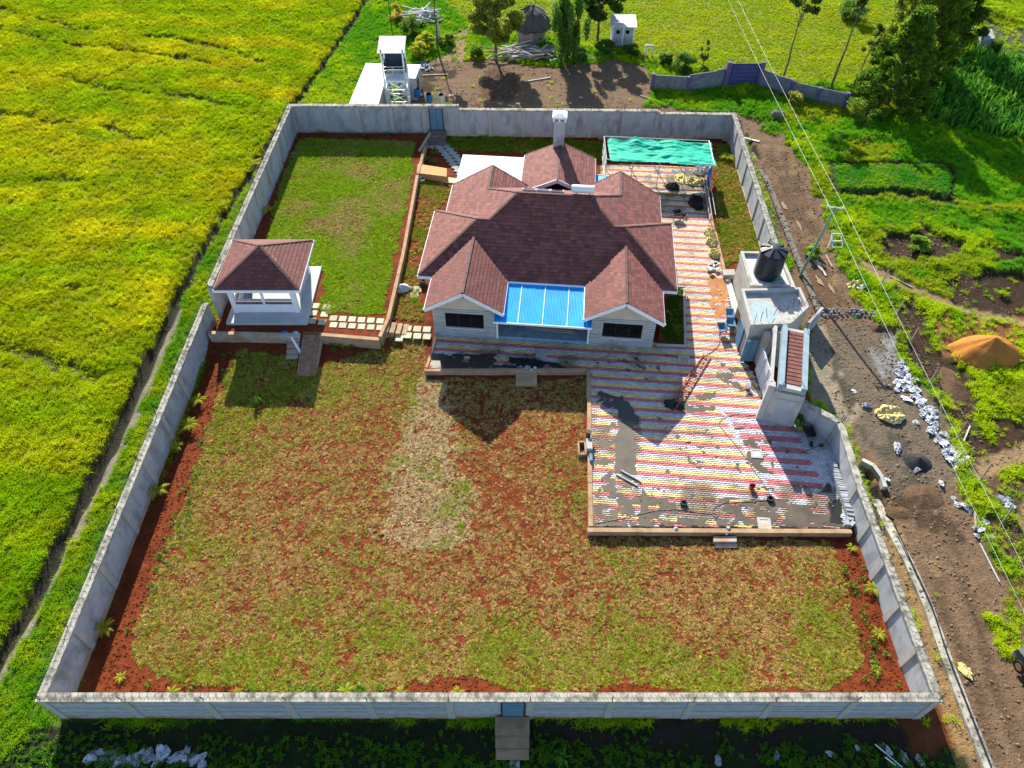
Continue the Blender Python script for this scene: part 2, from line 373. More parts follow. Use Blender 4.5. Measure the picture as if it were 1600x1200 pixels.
paint([(1180, 185), (1230, 200), (1240, 215), (1195, 215)], (.10, .10, .03), .6)
# maize and the short bright plot
paint([(1430, 120), (1520, 85), (1640, 110), (1640, 225), (1500, 205), (1420, 172)], (.03, .055, .012), 1, 3, warp=.5)
paint([(1520, 30), (1640, 60), (1640, 105), (1560, 85)], (.085, .085, .05), .25)
paint([(1290, 254), (1478, 254), (1494, 270), (1492, 322), (1400, 308), (1300, 308)], (.03, .04, .014), .03, 0, warp=.1)
paint([(1300, 262), (1470, 262), (1483, 275), (1482, 310), (1400, 298), (1310, 300)], (.05, .12, .012), 1, 4, dz=.40, warp=.05)
# front strip in the wall's shade
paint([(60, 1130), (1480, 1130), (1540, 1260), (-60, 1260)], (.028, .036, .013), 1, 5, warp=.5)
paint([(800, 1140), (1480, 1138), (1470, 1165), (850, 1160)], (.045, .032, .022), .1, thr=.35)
paint([(1380, 1090), (1500, 1085), (1545, 1190), (1440, 1170)], (.17, .055, .02), .05, warp=.6)
# soil strip between the right-hand wall and the drain
paint([(1335, 720), (1362, 720), (1540, 1180), (1500, 1190)], (.30, .19, .08), .02, warp=.25)
# ditch beside the left wall and furrows across the field
d = dpoly(XX+wx*.25, YY+wy*.25, DITCH); wd = np.where(YY < 42, .42, .34)
ZZ -= .55*np.exp(-(d/wd)**2); m = d < wd*1.2; CC[m] = (.035, .033, .022); DEN[m] = 0  # black shade of the ditch painted into the ground colour
dl = dpoly(XX+wx*.2-.62, YY+wy*.2, [p for p in DITCH if p[1] < 46]); m = dl < .22+.25*(fbm(XX*.5, YY*.5, 95)-.5); CC[m] = (.24, .20, .15); DEN[m] = 0
FUR = [[(-80, 0), (0, 15), (120, 44), (260, 60), (350, 76), (410, 98)], [(-80, 90), (0, 108), (130, 130), (300, 155), (380, 166)],
       [(-80, 165), (60, 185), (220, 215), (340, 228)], [(-80, 370), (0, 395), (60, 418), (130, 445)], [(60, 283), (100, 278), (130, 284)],
       [(-60, 28), (80, 62), (200, 80), (330, 96)], [(-60, 520), (60, 560), (150, 590)]]
for i, fr in enumerate(FUR):
    d = dpoly(XX+wx*.9, YY+wy*.9, gpoly(fr)); k = fbm(XX*.25, YY*.25, 90+i); wdt = .22+.5*k
    ZZ -= .22*np.exp(-(d/wdt)**2)*(k > .36); m = (d < wdt*.8) & (k > .36); DEN[m] *= .22; CC[m] = (.085, .09, .018)  # shadow in the furrows painted as a darker ground colour
for off in (0, 1.6):   # rough edge mounds along the plots on the right
    ZZ += .25*sstep(.45, .8, fbm(XX*.6+off, YY*.6, 61))*((XX > 22) & (TYP == 0) & (DEN > .5))
inside = inpoly(XX, YY, [(-20.9, 11.2), (18.9, 11.2), (19.3, 26.6), (17.4, 28.4), (18.6, 41), (19.5, 61), (-19.6, 61.2), (-20.3, 37)])
ZZ[inside] = -.7; DEN[inside] = 0
# drain trench outside the right wall
for seg in ([(1345, 735), (1372, 775), (1390, 830)], [(1150, 190), (1172, 225), (1185, 245)]):
    d = dpoly(XX, YY, gpoly(seg)); ZZ -= .6*np.exp(-(d/.3)**2); CC[d < .4] = (.03, .025, .02)
ny, nx = XX.shape
idx = np.arange(nx*ny).reshape(ny, nx)
F = np.stack([idx[:-1, :-1], idx[:-1, 1:], idx[1:, 1:], idx[1:, :-1]], -1).reshape(-1, 4)
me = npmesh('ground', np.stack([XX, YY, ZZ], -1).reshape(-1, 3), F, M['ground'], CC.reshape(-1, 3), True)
setp(link('ground', me), kind='structure')
def gsample(A, x, y):
    i = np.clip(np.searchsorted(GX, x)-1, 0, nx-2); j = np.clip(np.searchsorted(GY, y)-1, 0, ny-2)
    i = i+((x-GX[i]) > (GX[i+1]-GX[i])/2); j = j+((y-GY[j]) > (GY[j+1]-GY[j])/2)
    return A[j, i]
def gz(x, y): return float(gsample(ZZ, np.array([x]), np.array([y]))[0])
def GG(px, py):
    p = G(px, py); return Vector((p.x, p.y, gz(p.x, p.y)))

# ------------------------------------------------------------------ grass
def clump(name, n, h, spread, wd, seed, droop=.5):
    r = np.random.default_rng(seed); V = []; Fc = []
    for i in range(n):
        a = r.uniform(0, 2*math.pi); s = spread*r.uniform(.5, 1.15); hh = h*r.uniform(.6, 1.2); bx, by = r.normal(0, spread*.25, 2)
        dx, dy = math.cos(a), math.sin(a); px, py = -dy*wd*r.uniform(.7, 1.3)/2, dx*wd*r.uniform(.7, 1.3)/2
        p0 = (bx, by, -.03); p1 = (bx+dx*s*.45, by+dy*s*.45, hh*.8); p2 = (bx+dx*s, by+dy*s, hh*(1-droop*r.uniform(.3, 1)))
        b = len(V)
        V += [(p0[0]-px, p0[1]-py, p0[2]), (p0[0]+px, p0[1]+py, p0[2]), (p1[0]+px, p1[1]+py, p1[2]), (p1[0]-px, p1[1]-py, p1[2]), p2]
        Fc += [(b, b+1, b+2, b+3), (b+3, b+2, b+4)]
    return rawmesh(name, V, Fc, M['grass'])
def kit(name, specs):
    c = bpy.data.collections.new(name)
    for i, s in enumerate(specs):
        o = bpy.data.objects.new(name+'_tuft', clump(name+'_tuft', *s)); c.objects.link(o)
    return c
def scatter(name, label, pts, scl, cols, kitc, tilt=.25):
    n = len(pts)
    me = bpy.data.meshes.new(name); me.vertices.add(n); me.vertices.foreach_set('co', np.asarray(pts, np.float32).ravel())
    a = me.attributes.new('rot', 'FLOAT_VECTOR', 'POINT'); a.data.foreach_set('vector', np.c_[RNG.normal(0, tilt, n), RNG.normal(0, tilt, n), RNG.uniform(0, 6.283, n)].astype(np.float32).ravel())
    a = me.attributes.new('scl', 'FLOAT', 'POINT'); a.data.foreach_set('value', np.asarray(scl, np.float32))
    a = me.attributes.new('col', 'FLOAT_COLOR', 'POINT'); a.data.foreach_set('color', np.c_[np.clip(cols, 0, 1), np.ones(n)].astype(np.float32).ravel())
    me.materials.append(M['grass'])
    o = setp(link(name, me), label, 'grass', kind='stuff')
    ng = bpy.data.node_groups.new(name, 'GeometryNodeTree')
    ng.interface.new_socket('Geometry', in_out='INPUT', socket_type='NodeSocketGeometry'); ng.interface.new_socket('Geometry', in_out='OUTPUT', socket_type='NodeSocketGeometry')
    gi = ng.nodes.new('NodeGroupInput'); go = ng.nodes.new('NodeGroupOutput'); ip = ng.nodes.new('GeometryNodeInstanceOnPoints')
    ci = ng.nodes.new('GeometryNodeCollectionInfo'); ci.inputs['Collection'].default_value = kitc
    ci.inputs['Separate Children'].default_value = True; ci.inputs['Reset Children'].default_value = True
    ar = ng.nodes.new('GeometryNodeInputNamedAttribute'); ar.data_type = 'FLOAT_VECTOR'; ar.inputs['Name'].default_value = 'rot'
    er = ng.nodes.new('FunctionNodeEulerToRotation')
    sa = ng.nodes.new('GeometryNodeInputNamedAttribute'); sa.data_type = 'FLOAT'; sa.inputs['Name'].default_value = 'scl'
    L = ng.links.new
    L(gi.outputs[0], ip.inputs['Points']); L(ci.outputs[0], ip.inputs['Instance']); ip.inputs['Pick Instance'].default_value = True
    L(ar.outputs['Attribute'], er.inputs[0]); L(er.outputs[0], ip.inputs['Rotation']); L(sa.outputs['Attribute'], ip.inputs['Scale']); L(ip.outputs[0], go.inputs[0])
    md = o.modifiers.new('scatter', 'NODES'); md.node_group = ng
    return o
K_FIELD = kit('meadow', [(18, .22, .34, .030, 1, .5), (16, .27, .32, .028, 2, .4), (20, .18, .40, .032, 3, .6), (14, .31, .28, .026, 4, .3)])
K_LAWN = kit('lawn', [(9, .075, .17, .030, 11, .7), (8, .06, .19, .032, 12, .8), (11, .09, .15, .026, 13, .6), (7, .05, .20, .034, 14, .8)])
K_WEED = kit('weed', [(12, .30, .28, .075, 21, .5), (10, .24, .32, .085, 22, .6), (14, .36, .26, .06, 23, .4)])
K_MAIZE = kit('maize', [(11, 1.3, .55, .10, 31, .55), (12, 1.5, .60, .10, 32, .5), (10, 1.2, .65, .11, 33, .6)])
def outside(n, x0, x1, y0, y1):
    x = RNG.uniform(x0, x1, n); y = RNG.uniform(y0, y1, n); u, v = proj_np(x, y, 0*x)
    k = (u > -180) & (u < 1780) & (v > -130) & (v < 1330); x, y = x[k], y[k]
    k = RNG.uniform(0, 1, len(x)) < gsample(DEN, x, y); x, y = x[k], y[k]
    return x, y, gsample(ZZ, x, y), gsample(TYP, x, y)
def lerp(a, b, t): return np.asarray(a)*(1-t[:, None])+np.asarray(b)*t[:, None]
x, y, z, ty = outside(360000, -74, 74, 4, 110)
k = (ty <= 2); x, y, z, ty = x[k], y[k], z[k], ty[k]
n1 = fbm(x*.16+.05*y, y*.42, 5); n2 = fbm(x*.7, y*.7, 6); n3 = fbm(x*.09, y*.09, 7); rj = RNG.uniform(0, 1, len(x))
t = np.clip((n1-.5)*2.1+.48+(rj-.5)*.5, 0, 1)
t = np.where(x > -8, t*.55, t); cf = lerp((.32, .47, .006), (.60, .56, .010), t); cf *= (.80+.36*np.clip((n2-.3)*2, 0, 1))[:, None]; nr = sstep(38, 12, y)[:, None] if False else np.clip((40-y)/30, 0, 1)[:, None]; cf = cf*(1-nr*np.array((.38, .12, 0)))
cv = lerp((.13, .33, .008), (.36, .46, .010), np.clip((n2-.5)*3+.45+(rj-.5)*.3, 0, 1))
cr = lerp((.13, .38, .012), (.46, .58, .012), np.clip((n3-.5)*3.0+(n2-.5)*2.2+.45+(rj-.5)*.3, 0, 1)); 
yb = (n1 > .6) & (x > 25); cr[yb] = lerp((.26, .40, .012), (.40, .44, .02), rj[yb])
c = np.where((ty == 1)[:, None], cf, np.where((ty == 2)[:, None], cv, cr))
s = (.62+.5*n2)*RNG.uniform(.75, 1.25, len(x))*np.where(ty == 1, 1.0, .95)*np.where((ty == 1) & (x > -8), .55, 1.0)
u, v = proj_np(x, y, z)
scatter('meadow_grass', 'long yellow-green grass of the fields outside the boundary walls', np.c_[x, y, z], s, c, K_FIELD)
x, y, z, ty = outside(60000, -30, 62, 4, 110); k = (ty == 4) | (ty == 5); x, y, z, ty = x[k], y[k], z[k], ty[k]
kk = (ty == 5); k2 = ~kk
xx = RNG.uniform(24, 40, 9000); yyy = RNG.uniform(45, 62, 9000); q = gsample(TYP, xx, yyy) == 4; xx, yyy = xx[q], yyy[q]
rj = RNG.uniform(0, 1, len(xx)); n2 = fbm(xx*.6, yyy*.6, 16)
scatter('short_grass_plot', 'close-cut bright green grass on the low raised plot', np.c_[xx, yyy, gsample(ZZ, xx, yyy)], .8+.6*rj, lerp((.06, .32, .012), (.26, .46, .012), np.clip((n2-.5)*3+.5, 0, 1)), K_LAWN)
xa, ya, za = x[kk], y[kk], z[kk]
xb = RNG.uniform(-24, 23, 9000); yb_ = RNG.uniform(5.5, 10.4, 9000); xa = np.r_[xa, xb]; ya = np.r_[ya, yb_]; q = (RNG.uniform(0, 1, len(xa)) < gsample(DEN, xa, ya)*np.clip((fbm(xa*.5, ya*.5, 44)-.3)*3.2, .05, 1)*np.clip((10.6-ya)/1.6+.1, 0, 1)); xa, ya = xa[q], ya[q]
rj = RNG.uniform(0, 1, len(xa))
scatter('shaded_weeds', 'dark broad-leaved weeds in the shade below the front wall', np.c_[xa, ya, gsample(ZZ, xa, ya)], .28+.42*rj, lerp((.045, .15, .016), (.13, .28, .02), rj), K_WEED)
# maize: rows of tall plants
mx, my = np.meshgrid(np.arange(34, 66, .62), np.arange(60, 90, .55)); mx = mx.ravel()+RNG.normal(0, .12, mx.size); my = my.ravel()+RNG.normal(0, .12, my.size)
q = (gsample(TYP, mx, my) == 3); mx, my = mx[q], my[q]; rj = RNG.uniform(0, 1, len(mx)); n2 = fbm(mx*.3, my*.3, 18)
scatter('maize_crop', 'dense green maize crop at the right beyond the big cypress', np.c_[mx, my, gsample(ZZ, mx, my)], .75+.5*rj, lerp((.03, .16, .025), (.15, .36, .03), np.clip(n2+.6*rj-.3, 0, 1)), K_MAIZE)['category'] = 'maize'

# ------------------------------------------------------------------ soil and lawns inside the walls
lx = np.arange(-20.75, 19.01, .25); ly = np.arange(11.35, 61.2, .25); LX, LY = np.meshgrid(lx, ly)
def zl(x, y): return -.28*(1-sstep(-20.6, -18.6, np.asarray(x)))*(1-sstep(33, 36, y))+.33*sstep(33.6, 37.0, y)+.07*(fbm(np.asarray(x)*.9, np.asarray(y)*.9, 12)-.5)+.05*(fbm(np.asarray(x)*2.7, np.asarray(y)*2.7, 15)-.5)
LZ = zl(LX, LY)
LZ = np.where(((LX > 4.6) & (LY > 20.9) & (LX < 19)) | ((LX > -5.5) & (LY > 32.9)), np.minimum(LZ, .1), LZ)
LZ = np.where((LX < -8.6) & (LY > 35.6), .1, LZ)
back = ((LY > 50) & (LX > -8) & (LX < 8)) | ((LX > 15.9) & (LY > 41.5)); LZ = np.where(back, .33+.06*(fbm(LX, LY, 13)-.5), LZ)
li = np.arange(LX.size).reshape(LX.shape); LF = np.stack([li[:-1, :-1], li[:-1, 1:], li[1:, 1:], li[1:, :-1]], -1).reshape(-1, 4)
fc = np.stack([LX, LY], -1).reshape(-1, 2)[LF].mean(1)
okf = ~((fc[:, 1] > 28) & (fc[:, 0] > 19.35))
me = npmesh('soil', np.stack([LX, LY, LZ], -1).reshape(-1, 3), LF[okf], M['redsoil'], None, True)
setp(link('soil', me), kind='structure')
TERR = [(-20.0, 35.45), (-14.2, 35.3), (-12.8, 35.3), (-8.98, 34.85), (-8.62, 36.7), (-8.28, 43.5), (-8.05, 55), (-7.55, 60.85), (-19.35, 60.95)]
tb = MB(); tb.prism(TERR, -.2, .8); setp(tb.build('terrace', M['redsoil']), kind='structure')

def fill(px, z, n, seed):
    po = zpoly(px, z); xs = [p[0] for p in po]; ys = [p[1] for p in po]
    x = RNG.uniform(min(xs), max(xs), n); y = RNG.uniform(min(ys), max(ys), n)
    k = inpoly(x+.35*(fbm(x*1.5, y*1.5, seed)-.5)*2, y+.35*(fbm(x*1.5, y*1.5, seed+3)-.5)*2, po)
    return x[k], y[k]
LOW = [(372, 545), (460, 562), (500, 572), (560, 556), (610, 532), (665, 530), (668, 592), (915, 592), (919, 836), (1300, 846), (1325, 940), (1350, 1040), (1300, 1078), (1100, 1085), (1000, 1068), (850, 1082), (700, 1055), (560, 1090), (420, 1078), (250, 1062), (205, 1030), (208, 985), (285, 800), (340, 620)]
x, y = fill(LOW, 0, 430000, 70)
u, v = proj_np(x, y, 0*x)
n1 = fbm(x*.33, y*.33, 71); n2 = fbm(x*1.1, y*1.1, 72); n3 = fbm(x*3.2, y*3.2, 73); rj = RNG.uniform(0, 1, len(x))
kv = np.clip((v-585)/275, 0, 1); hwid = 14+60*kv**.9; soft = (hwid-np.abs(u-(676-8*kv)))/(10+24*kv)+(n2-.5)*3.0+(n3-.5)*1.5; soft = np.where(v > 842, np.minimum(soft, 1.2)-(v-842)/14, soft); palewedge = RNG.uniform(0, 1, len(x)) < np.clip(soft+.5, 0, 1)*(v > 583)  # wedge of paler, straw-coloured tufts widening away from the house
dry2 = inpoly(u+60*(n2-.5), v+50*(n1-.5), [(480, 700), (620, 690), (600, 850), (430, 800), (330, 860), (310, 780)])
edge = np.clip((np.minimum(np.minimum((u-(205+(1000-v)*.36)), 1340-u), (1090-v)*1.3)/150), 0, 1)     # 0 along the rim
redder = np.exp(-(((u-760)/260)**2+((v-740)/150)**2))
g = np.clip(.66-.40*edge+(n1-.5)*1.6+(n2-.5)*.7-.26*redder, .08, 1)
g = np.where(inpoly(u, v, [(340, 540), (660, 530), (640, 680), (520, 690), (330, 720)]), np.clip(g+.35, 0, 1), g)
g = np.clip(g+.16*sstep(880, 1010, v), 0, 1); g = np.where(palewedge, np.clip((n2-.56+.10*((u-676) > 8))*2.6, 0, .8), np.where(dry2, g*.5, g))
dens = np.clip(.56+.24*g+(n2-.5)*.6+(n3-.5)*1.9-.34*redder-.06*edge, .06, 1); dens = np.where(palewedge, np.clip(dens+.35, 0, 1), dens)
k = RNG.uniform(0, 1, len(x)) < dens*.74; x, y, g, rj, dp, n3 = x[k], y[k], g[k], rj[k], palewedge[k], n3[k]
isg = RNG.uniform(0, 1, len(x)) < g*.85+.08
c = np.where(isg[:, None], lerp((.17, .27, .012), (.52, .54, .07), rj), lerp((.42, .20, .06), (.80, .60, .26), rj))
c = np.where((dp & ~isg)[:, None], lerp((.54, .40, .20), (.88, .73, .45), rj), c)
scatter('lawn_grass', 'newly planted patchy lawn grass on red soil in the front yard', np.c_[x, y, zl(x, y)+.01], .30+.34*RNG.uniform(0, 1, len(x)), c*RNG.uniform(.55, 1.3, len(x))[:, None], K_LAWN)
x, y = fill([(470, 216), (648, 222), (642, 290), (612, 420), (597, 492), (500, 488), (508, 425), (418, 375), (440, 280)], .8, 70000, 80)
n1 = fbm(x*.4, y*.4, 81); n2 = fbm(x*1.3, y*1.3, 82); rj = RNG.uniform(0, 1, len(x))
k = RNG.uniform(0, 1, len(x)) < np.clip(.8+(n2-.5)*1.6, .15, 1); x, y, n1, n2, rj = x[k], y[k], n1[k], n2[k], rj[k]
isg = rj < np.clip(.78+(n1-.5)*2.2, .2, .97); r2 = RNG.uniform(0, 1, len(x))
c = np.where(isg[:, None], lerp((.16, .36, .010), (.44, .56, .03), r2), lerp((.38, .27, .08), (.64, .52, .22), r2))
scatter('terrace_grass', 'bright green lawn grass on the upper terrace behind the gazebo', np.c_[x, y, 0*x+.81], .4+.5*RNG.uniform(0, 1, len(x)), c*RNG.uniform(.6, 1.25, len(x))[:, None], K_LAWN)
def strip(name, label, px, z, n, seed, gfrac, cg, cd, dens=.8, sc=1.0):
    x, y = fill(px, z, n, seed); n2 = fbm(x*.9, y*.9, seed+1); rj = RNG.uniform(0, 1, len(x)); r2 = RNG.uniform(0, 1, len(x))
    k = rj < np.clip(dens+(n2-.5)*2.2, .02, 1); x, y, n2, r2 = x[k], y[k], n2[k], r2[k]
    isg = RNG.uniform(0, 1, len(x)) < np.clip(gfrac+(n2-.5)*1.5, 0, 1)
    c = np.where(isg[:, None], lerp(cg[0], cg[1], r2), lerp(cd[0], cd[1], r2))
    scatter(name, label, np.c_[x, y, np.full(len(x), z)], sc*(.55+.6*RNG.uniform(0, 1, len(x))), c, K_LAWN)
GREEN = ((.10, .22, .008), (.28, .35, .02)); DRY = ((.34, .19, .05), (.62, .44, .14))
strip('side_lawn_grass', 'thin dry grass on the soil strip left of the house', [(655, 282), (712, 290), (684, 330), (652, 425), (655, 470), (668, 505), (612, 498), (628, 400)], .36, 9000, 100, .35, GREEN, DRY, .55)
strip('back_lawn_grass', 'shaded green grass between the house and the back wall', [(692, 212), (945, 222), (945, 258), (930, 245), (820, 238), (725, 235), (700, 232)], .36, 9000, 110, .85, GREEN, DRY, .8)
strip('right_strip_grass', 'patchy yellow-green grass between the driveway and the right wall', [(1114, 225), (1140, 225), (1168, 320), (1196, 395), (1160, 405), (1132, 418), (1118, 340)], .36, 12000, 120, .6, GREEN, DRY, .75)
strip('planting_bed_grass', 'dark green grass in the framed bed beside the right gable', [(1046, 452), (1066, 452), (1066, 534), (1034, 534)], .40, 2600, 130, .97, ((.03, .10, .008), (.09, .17, .012)), DRY, 1.2)

# clods of earth in the beds and on the bare ground
def lumpkit(name, m):
    c = bpy.data.collections.new(name)
    for i in range(4):
        b = MB(); b.blob((0, 0, 0), (.5, .42, .34), 400+i, .6, 7, 4, True); c.objects.link(bpy.data.objects.new(name+'_lump', rawmesh(name+'_lump', b.v, b.f, M[m])))
    return c
bx = RNG.uniform(-20.6, 18.7, 60000); by = RNG.uniform(11.5, 35, 60000); q = ~inpoly(bx, by, zpoly(LOW, 0)) & ~((bx > 4.2) & (by > 20.4)) & ~((bx > -5.7) & (by > 32)); bx, by = bx[q], by[q]
bx2 = RNG.uniform(-20.6, 18.7, 9000); by2 = RNG.uniform(11.5, 33, 9000); q = inpoly(bx2, by2, zpoly(LOW, 0)); bx = np.r_[bx, bx2[q]]; by = np.r_[by, by2[q]]
o = scatter('soil_clods', 'loose clods of red soil in the beds and between the grass', np.c_[bx, by, zl(bx, by)-.01], .05+.13*RNG.uniform(0, 1, len(bx))**3, np.ones((len(bx), 3)), lumpkit('clod', 'redsoil')); o['category'] = 'soil'
x_ = RNG.uniform(-12, 36, 90000); y_ = RNG.uniform(8, 78, 90000); q = (gsample(DEN, x_, y_) < .05) & (gsample(ZZ, x_, y_) > -.68) & (fbm(x_*.5, y_*.5, 333) > .42) & ~((x_ > -20) & (x_ < 19.3) & (y_ > 11) & (y_ < 61.4)); x_, y_ = x_[q], y_[q]
M['earthlump'] = mat('brown_earth_lump', (.18, .118, .072), .95, .5, 3, .6, 14, .03)
o = scatter('track_clods', 'clods of brown earth and stones on the track and dirt yard', np.c_[x_, y_, gsample(ZZ, x_, y_)-.01], .05+.17*RNG.uniform(0, 1, len(x_))**4, np.ones((len(x_), 3)), lumpkit('earth', 'earthlump')); o['category'] = 'soil'
# ------------------------------------------------------------------ boundary walls
def helix(A, B, z, r=.17, pitch=.34, wr=.006):
    A = Vector((A[0], A[1], z)); B = Vector((B[0], B[1], z)); d = B-A; L = d.length; d.normalize(); n = Vector((-d.y, d.x, 0))
    N = int(L/pitch*7); return [A+d*(L*i/N)+n*r*math.cos(i*2*math.pi/7)+Vector((0, 0, r*math.sin(i*2*math.pi/7))) for i in range(N+1)]
def wall(label, A, B, z0, z1, npan, side, courses=False, ends=(True, True), skip=(), razor=True, cap=0):
    """side: +1 when the compound lies to the left of A->B"""
    A = Vector((*A, 0)); B = Vector((*B, 0)); d = (B-A); L = d.length; d.normalize(); n = Vector((-d.y, d.x, 0))*side   # towards inside
    rz = math.atan2(d.y, d.x); t = thing('boundary_wall', label, 'wall', ((A+B)/2)[:2]+(z0,), rz)
    st = L/npan
    for i in range(npan+1):
        if (i == 0 and not ends[0]) or (i == npan and not ends[1]): continue
        c = A+d*st*i; b = MB(); b.obox((c.x, c.y, z0), .34, .31, z1-z0-.002, rz); b.build('pillar', M['pillar'], t)
    pt = random.Random(3)
    for i in range(npan):
        if i in skip: continue
        a = A+d*(st*i+.17); e = A+d*(st*(i+1)-.17); m = (a+e)/2; ln = (e-a).length
        b = MB(); b.obox((m.x, m.y, z0+.35), ln, .16, z1-z0-.36, rz)
        pn = b.build('panel', M['plaster'], t)
        if courses:
            k = 0; z = z0+.36
            while z < z1-.25:
                o = pt.uniform(-.012, .012); q = m-n*(.088+o*.5); bb = MB(); bb.obox((q.x, q.y, z), ln-.004, .05+o, .205, rz); bb.build('block_course', M['blockwall'], pn); z += .225
        b = MB(); q = m; b.obox((q.x, q.y, z0-.1), ln, .25, .45, rz); b.build('plinth', M['plinth'], t)
        b = MB(); q = (A+d*st*(i+.5)); e0, e1 = (cap if i == 0 else 0), (cap if i == npan-1 else 0); q = q+d*(e1-e0)/2; b.obox((q.x, q.y, z1), st-.012+e0+e1, .40, .10+(.004 if cap else 0), rz); b.build('coping', M['coping'], t)
    for i in range(npan+1):
        c = A+d*(st*i); b = MB(); o = -n*.10
        b.bar((c.x+o.x, c.y+o.y, z1+.05), (c.x+o.x*1.6, c.y+o.y*1.6, z1+.62), .035); b.build('fence_post', M['rust'], t)
    b = MB()
    for h in (.25, .42, .58):
        o = -n*(.10+.06*h/.6); b.tube(A+o+Vector((0, 0, z1+h)), B+o+Vector((0, 0, z1+h)), .006, .006, 4)
    b.build('strand_wire', M['wire'], t)
    if razor:
        b = MB(); b.path(helix(A, B, z1+.26), .0065, 3); b.build('razor_wire', M['wire'], t)
    return t
WT = 2.0
wF = wall('long grey front wall with weathered coping and block courses, nearest the camera', (-20.98, 11.15), (18.98, 11.15), -.5, WT, 11, 1, True, cap=.2)
wL1 = wall('left wall of grey panels running from the front corner to the gazebo', (-20.98, 11.15), (-20.72, 36.9), -.35, WT, 8, -1, ends=(False, True))
wL2 = wall('left rear wall stepping up behind the gazebo to the back corner', (-20.18, 37.35), (-19.55, 61.25), .4, 3.2, 8, -1)
wB1 = wall('left part of the back wall, holding the blue door and stepping up', (-19.52, 61.27), (-4.9, 61.25), .45, 3.2, 5, -1, ends=(False, True), cap=.2)
wB2 = wall('middle part of the back wall behind the chimney, stained grey panels', (-4.9, 61.25), (12.9, 61.0), .2, 2.85, 6, -1, ends=(False, True))
wB3 = wall('lower right part of the back wall behind the green net shelter', (12.9, 61.0), (19.62, 60.85), .2, 2.6, 2, -1, ends=(False, True), cap=.2)
wR1 = wall('right rear wall of sunlit panels between back corner and gatehouse', (19.62, 60.85), (18.95, 41.3), .1, 2.6, 8, -1, ends=(False, True))
wR2 = wall('right front wall from the near corner up to the end of the paved yard', (18.98, 11.15), (18.98, 22.4), -.4, WT, 5, 1, ends=(False, True))
wR3 = wall('short bent section of right wall beside the pale paving', (18.98, 22.4), (19.2, 26.75), -.3, WT, 1, 1, ends=(False, True), razor=False)
wR4 = wall('short angled wall joining the right boundary to the gate pier', (19.2, 26.75), (17.2, 28.45), -.3, WT, 1, 1, ends=(False, False), razor=False)
# corner brackets at the front corners carry the wire round
# blue door in the back wall, blue door in the front wall
def door(label, c, wd, h, facing, leafs=1):
    t = thing('steel_door', label, 'door', c)
    for i in range(leafs):
        x0 = c[0]-wd/2+i*wd/leafs; b = MB(); b.box(x0+.02, x0+wd/leafs-.02, c[1]-.03, c[1]+.03, c[2]+.05, c[2]+h); b.build('leaf', M['bluegrey'], t)
        b = MB(); b.box(x0+.1, x0+wd/leafs-.1, c[1]+facing*.035, c[1]+facing*.05, c[2]+.25, c[2]+h-.3); b.build('door_panel', M['bluegrey'], t)
    b = MB(); b.box(c[0]-wd/2-.05, c[0]-wd/2+.012, c[1]-.05, c[1]+.05, c[2], c[2]+h+.04); b.box(c[0]+wd/2-.012, c[0]+wd/2+.05, c[1]-.05, c[1]+.05, c[2], c[2]+h+.04); b.build('door_frame', M['frame'], t)
    b = MB(); b.tube((c[0]+.05, c[1]+facing*.05, c[2]+1.05), (c[0]+.05, c[1]+facing*.11, c[2]+1.05), .03, .03, 8); b.build('handle', M['steel'], t)
    return t
door('blue steel double door in the back wall above the brick steps', (-6.75, 61.10, 1.05), 1.15, 1.95, -1, 2)
door('small blue steel door in the front wall above the outer steps', (0.05, 10.98, .05), 1.0, 1.85, -1, 1)
# steps outside the front door
t = thing('outer_steps', 'worn concrete steps below the small door in the front wall', 'steps', (0.02, 10.2, -.55))
for i, (y0, y1, h) in enumerate(((10.2, 10.96, .0), (9.72, 10.24, -.17), (9.25, 9.76, -.34))):
    b = MB(); b.box(-.75+.02*i, .78-.02*i, y0, y1, -.62, h); b.build('step', M['brownheap'], t); b = MB(); b.box(-.78+.02*i, .81-.02*i, y0-.05, y1-.02, h+.002, h+.05); b.build('tread', M['kerb'], t)
b = MB(); b.box(-.1, .35, 8.55, 9.2, -.62, -.44); b.build('stepping_stone', M['concrete'], t)
# brick steps inside the back door
t = thing('brick_steps', 'short flight of rough brick steps below the blue back door', 'steps', (-6.75, 60.2, .35))
for i in range(4):
    b = MB(); b.box(-7.5, -5.95, 60.75-i*.42, 61.0-i*.42+.25, .2, 1.02-i*.17); b.build('step', M['stonewall'], t)

# ------------------------------------------------------------------ shingled roofs
def clip2(poly, conv):
    out = poly
    for i in range(len(conv)):
        a = conv[i]; b = conv[(i+1) % len(conv)]; inp = out; out = []
        if not inp: break
        def sd(p): return (b[0]-a[0])*(p[1]-a[1])-(b[1]-a[1])*(p[0]-a[0])
        for j in range(len(inp)):
            p = inp[j]; q = inp[(j+1) % len(inp)]; sp, sq = sd(p), sd(q)
            if sp >= 0: out.append(p)
            if (sp >= 0) != (sq >= 0):
                k = sp/(sp-sq); out.append((p[0]+(q[0]-p[0])*k, p[1]+(q[1]-p[1])*k))
    return out
EXPO, TABW, TH0, TH1 = .262, .37, .036, .006
def tabmesh():
    w_ = TABW-.012; V = [(0, 0, -.03), (w_, 0, -.03), (w_, EXPO, -.03), (0, EXPO, -.03), (0, 0, TH0), (w_, 0, TH0), (w_, EXPO, TH1), (0, EXPO, TH1)]
    return rawmesh('shingle', V, [(4, 5, 6, 7), (0, 1, 5, 4), (1, 2, 6, 5), (2, 3, 7, 6), (3, 0, 4, 7)], M['shingle_one'])
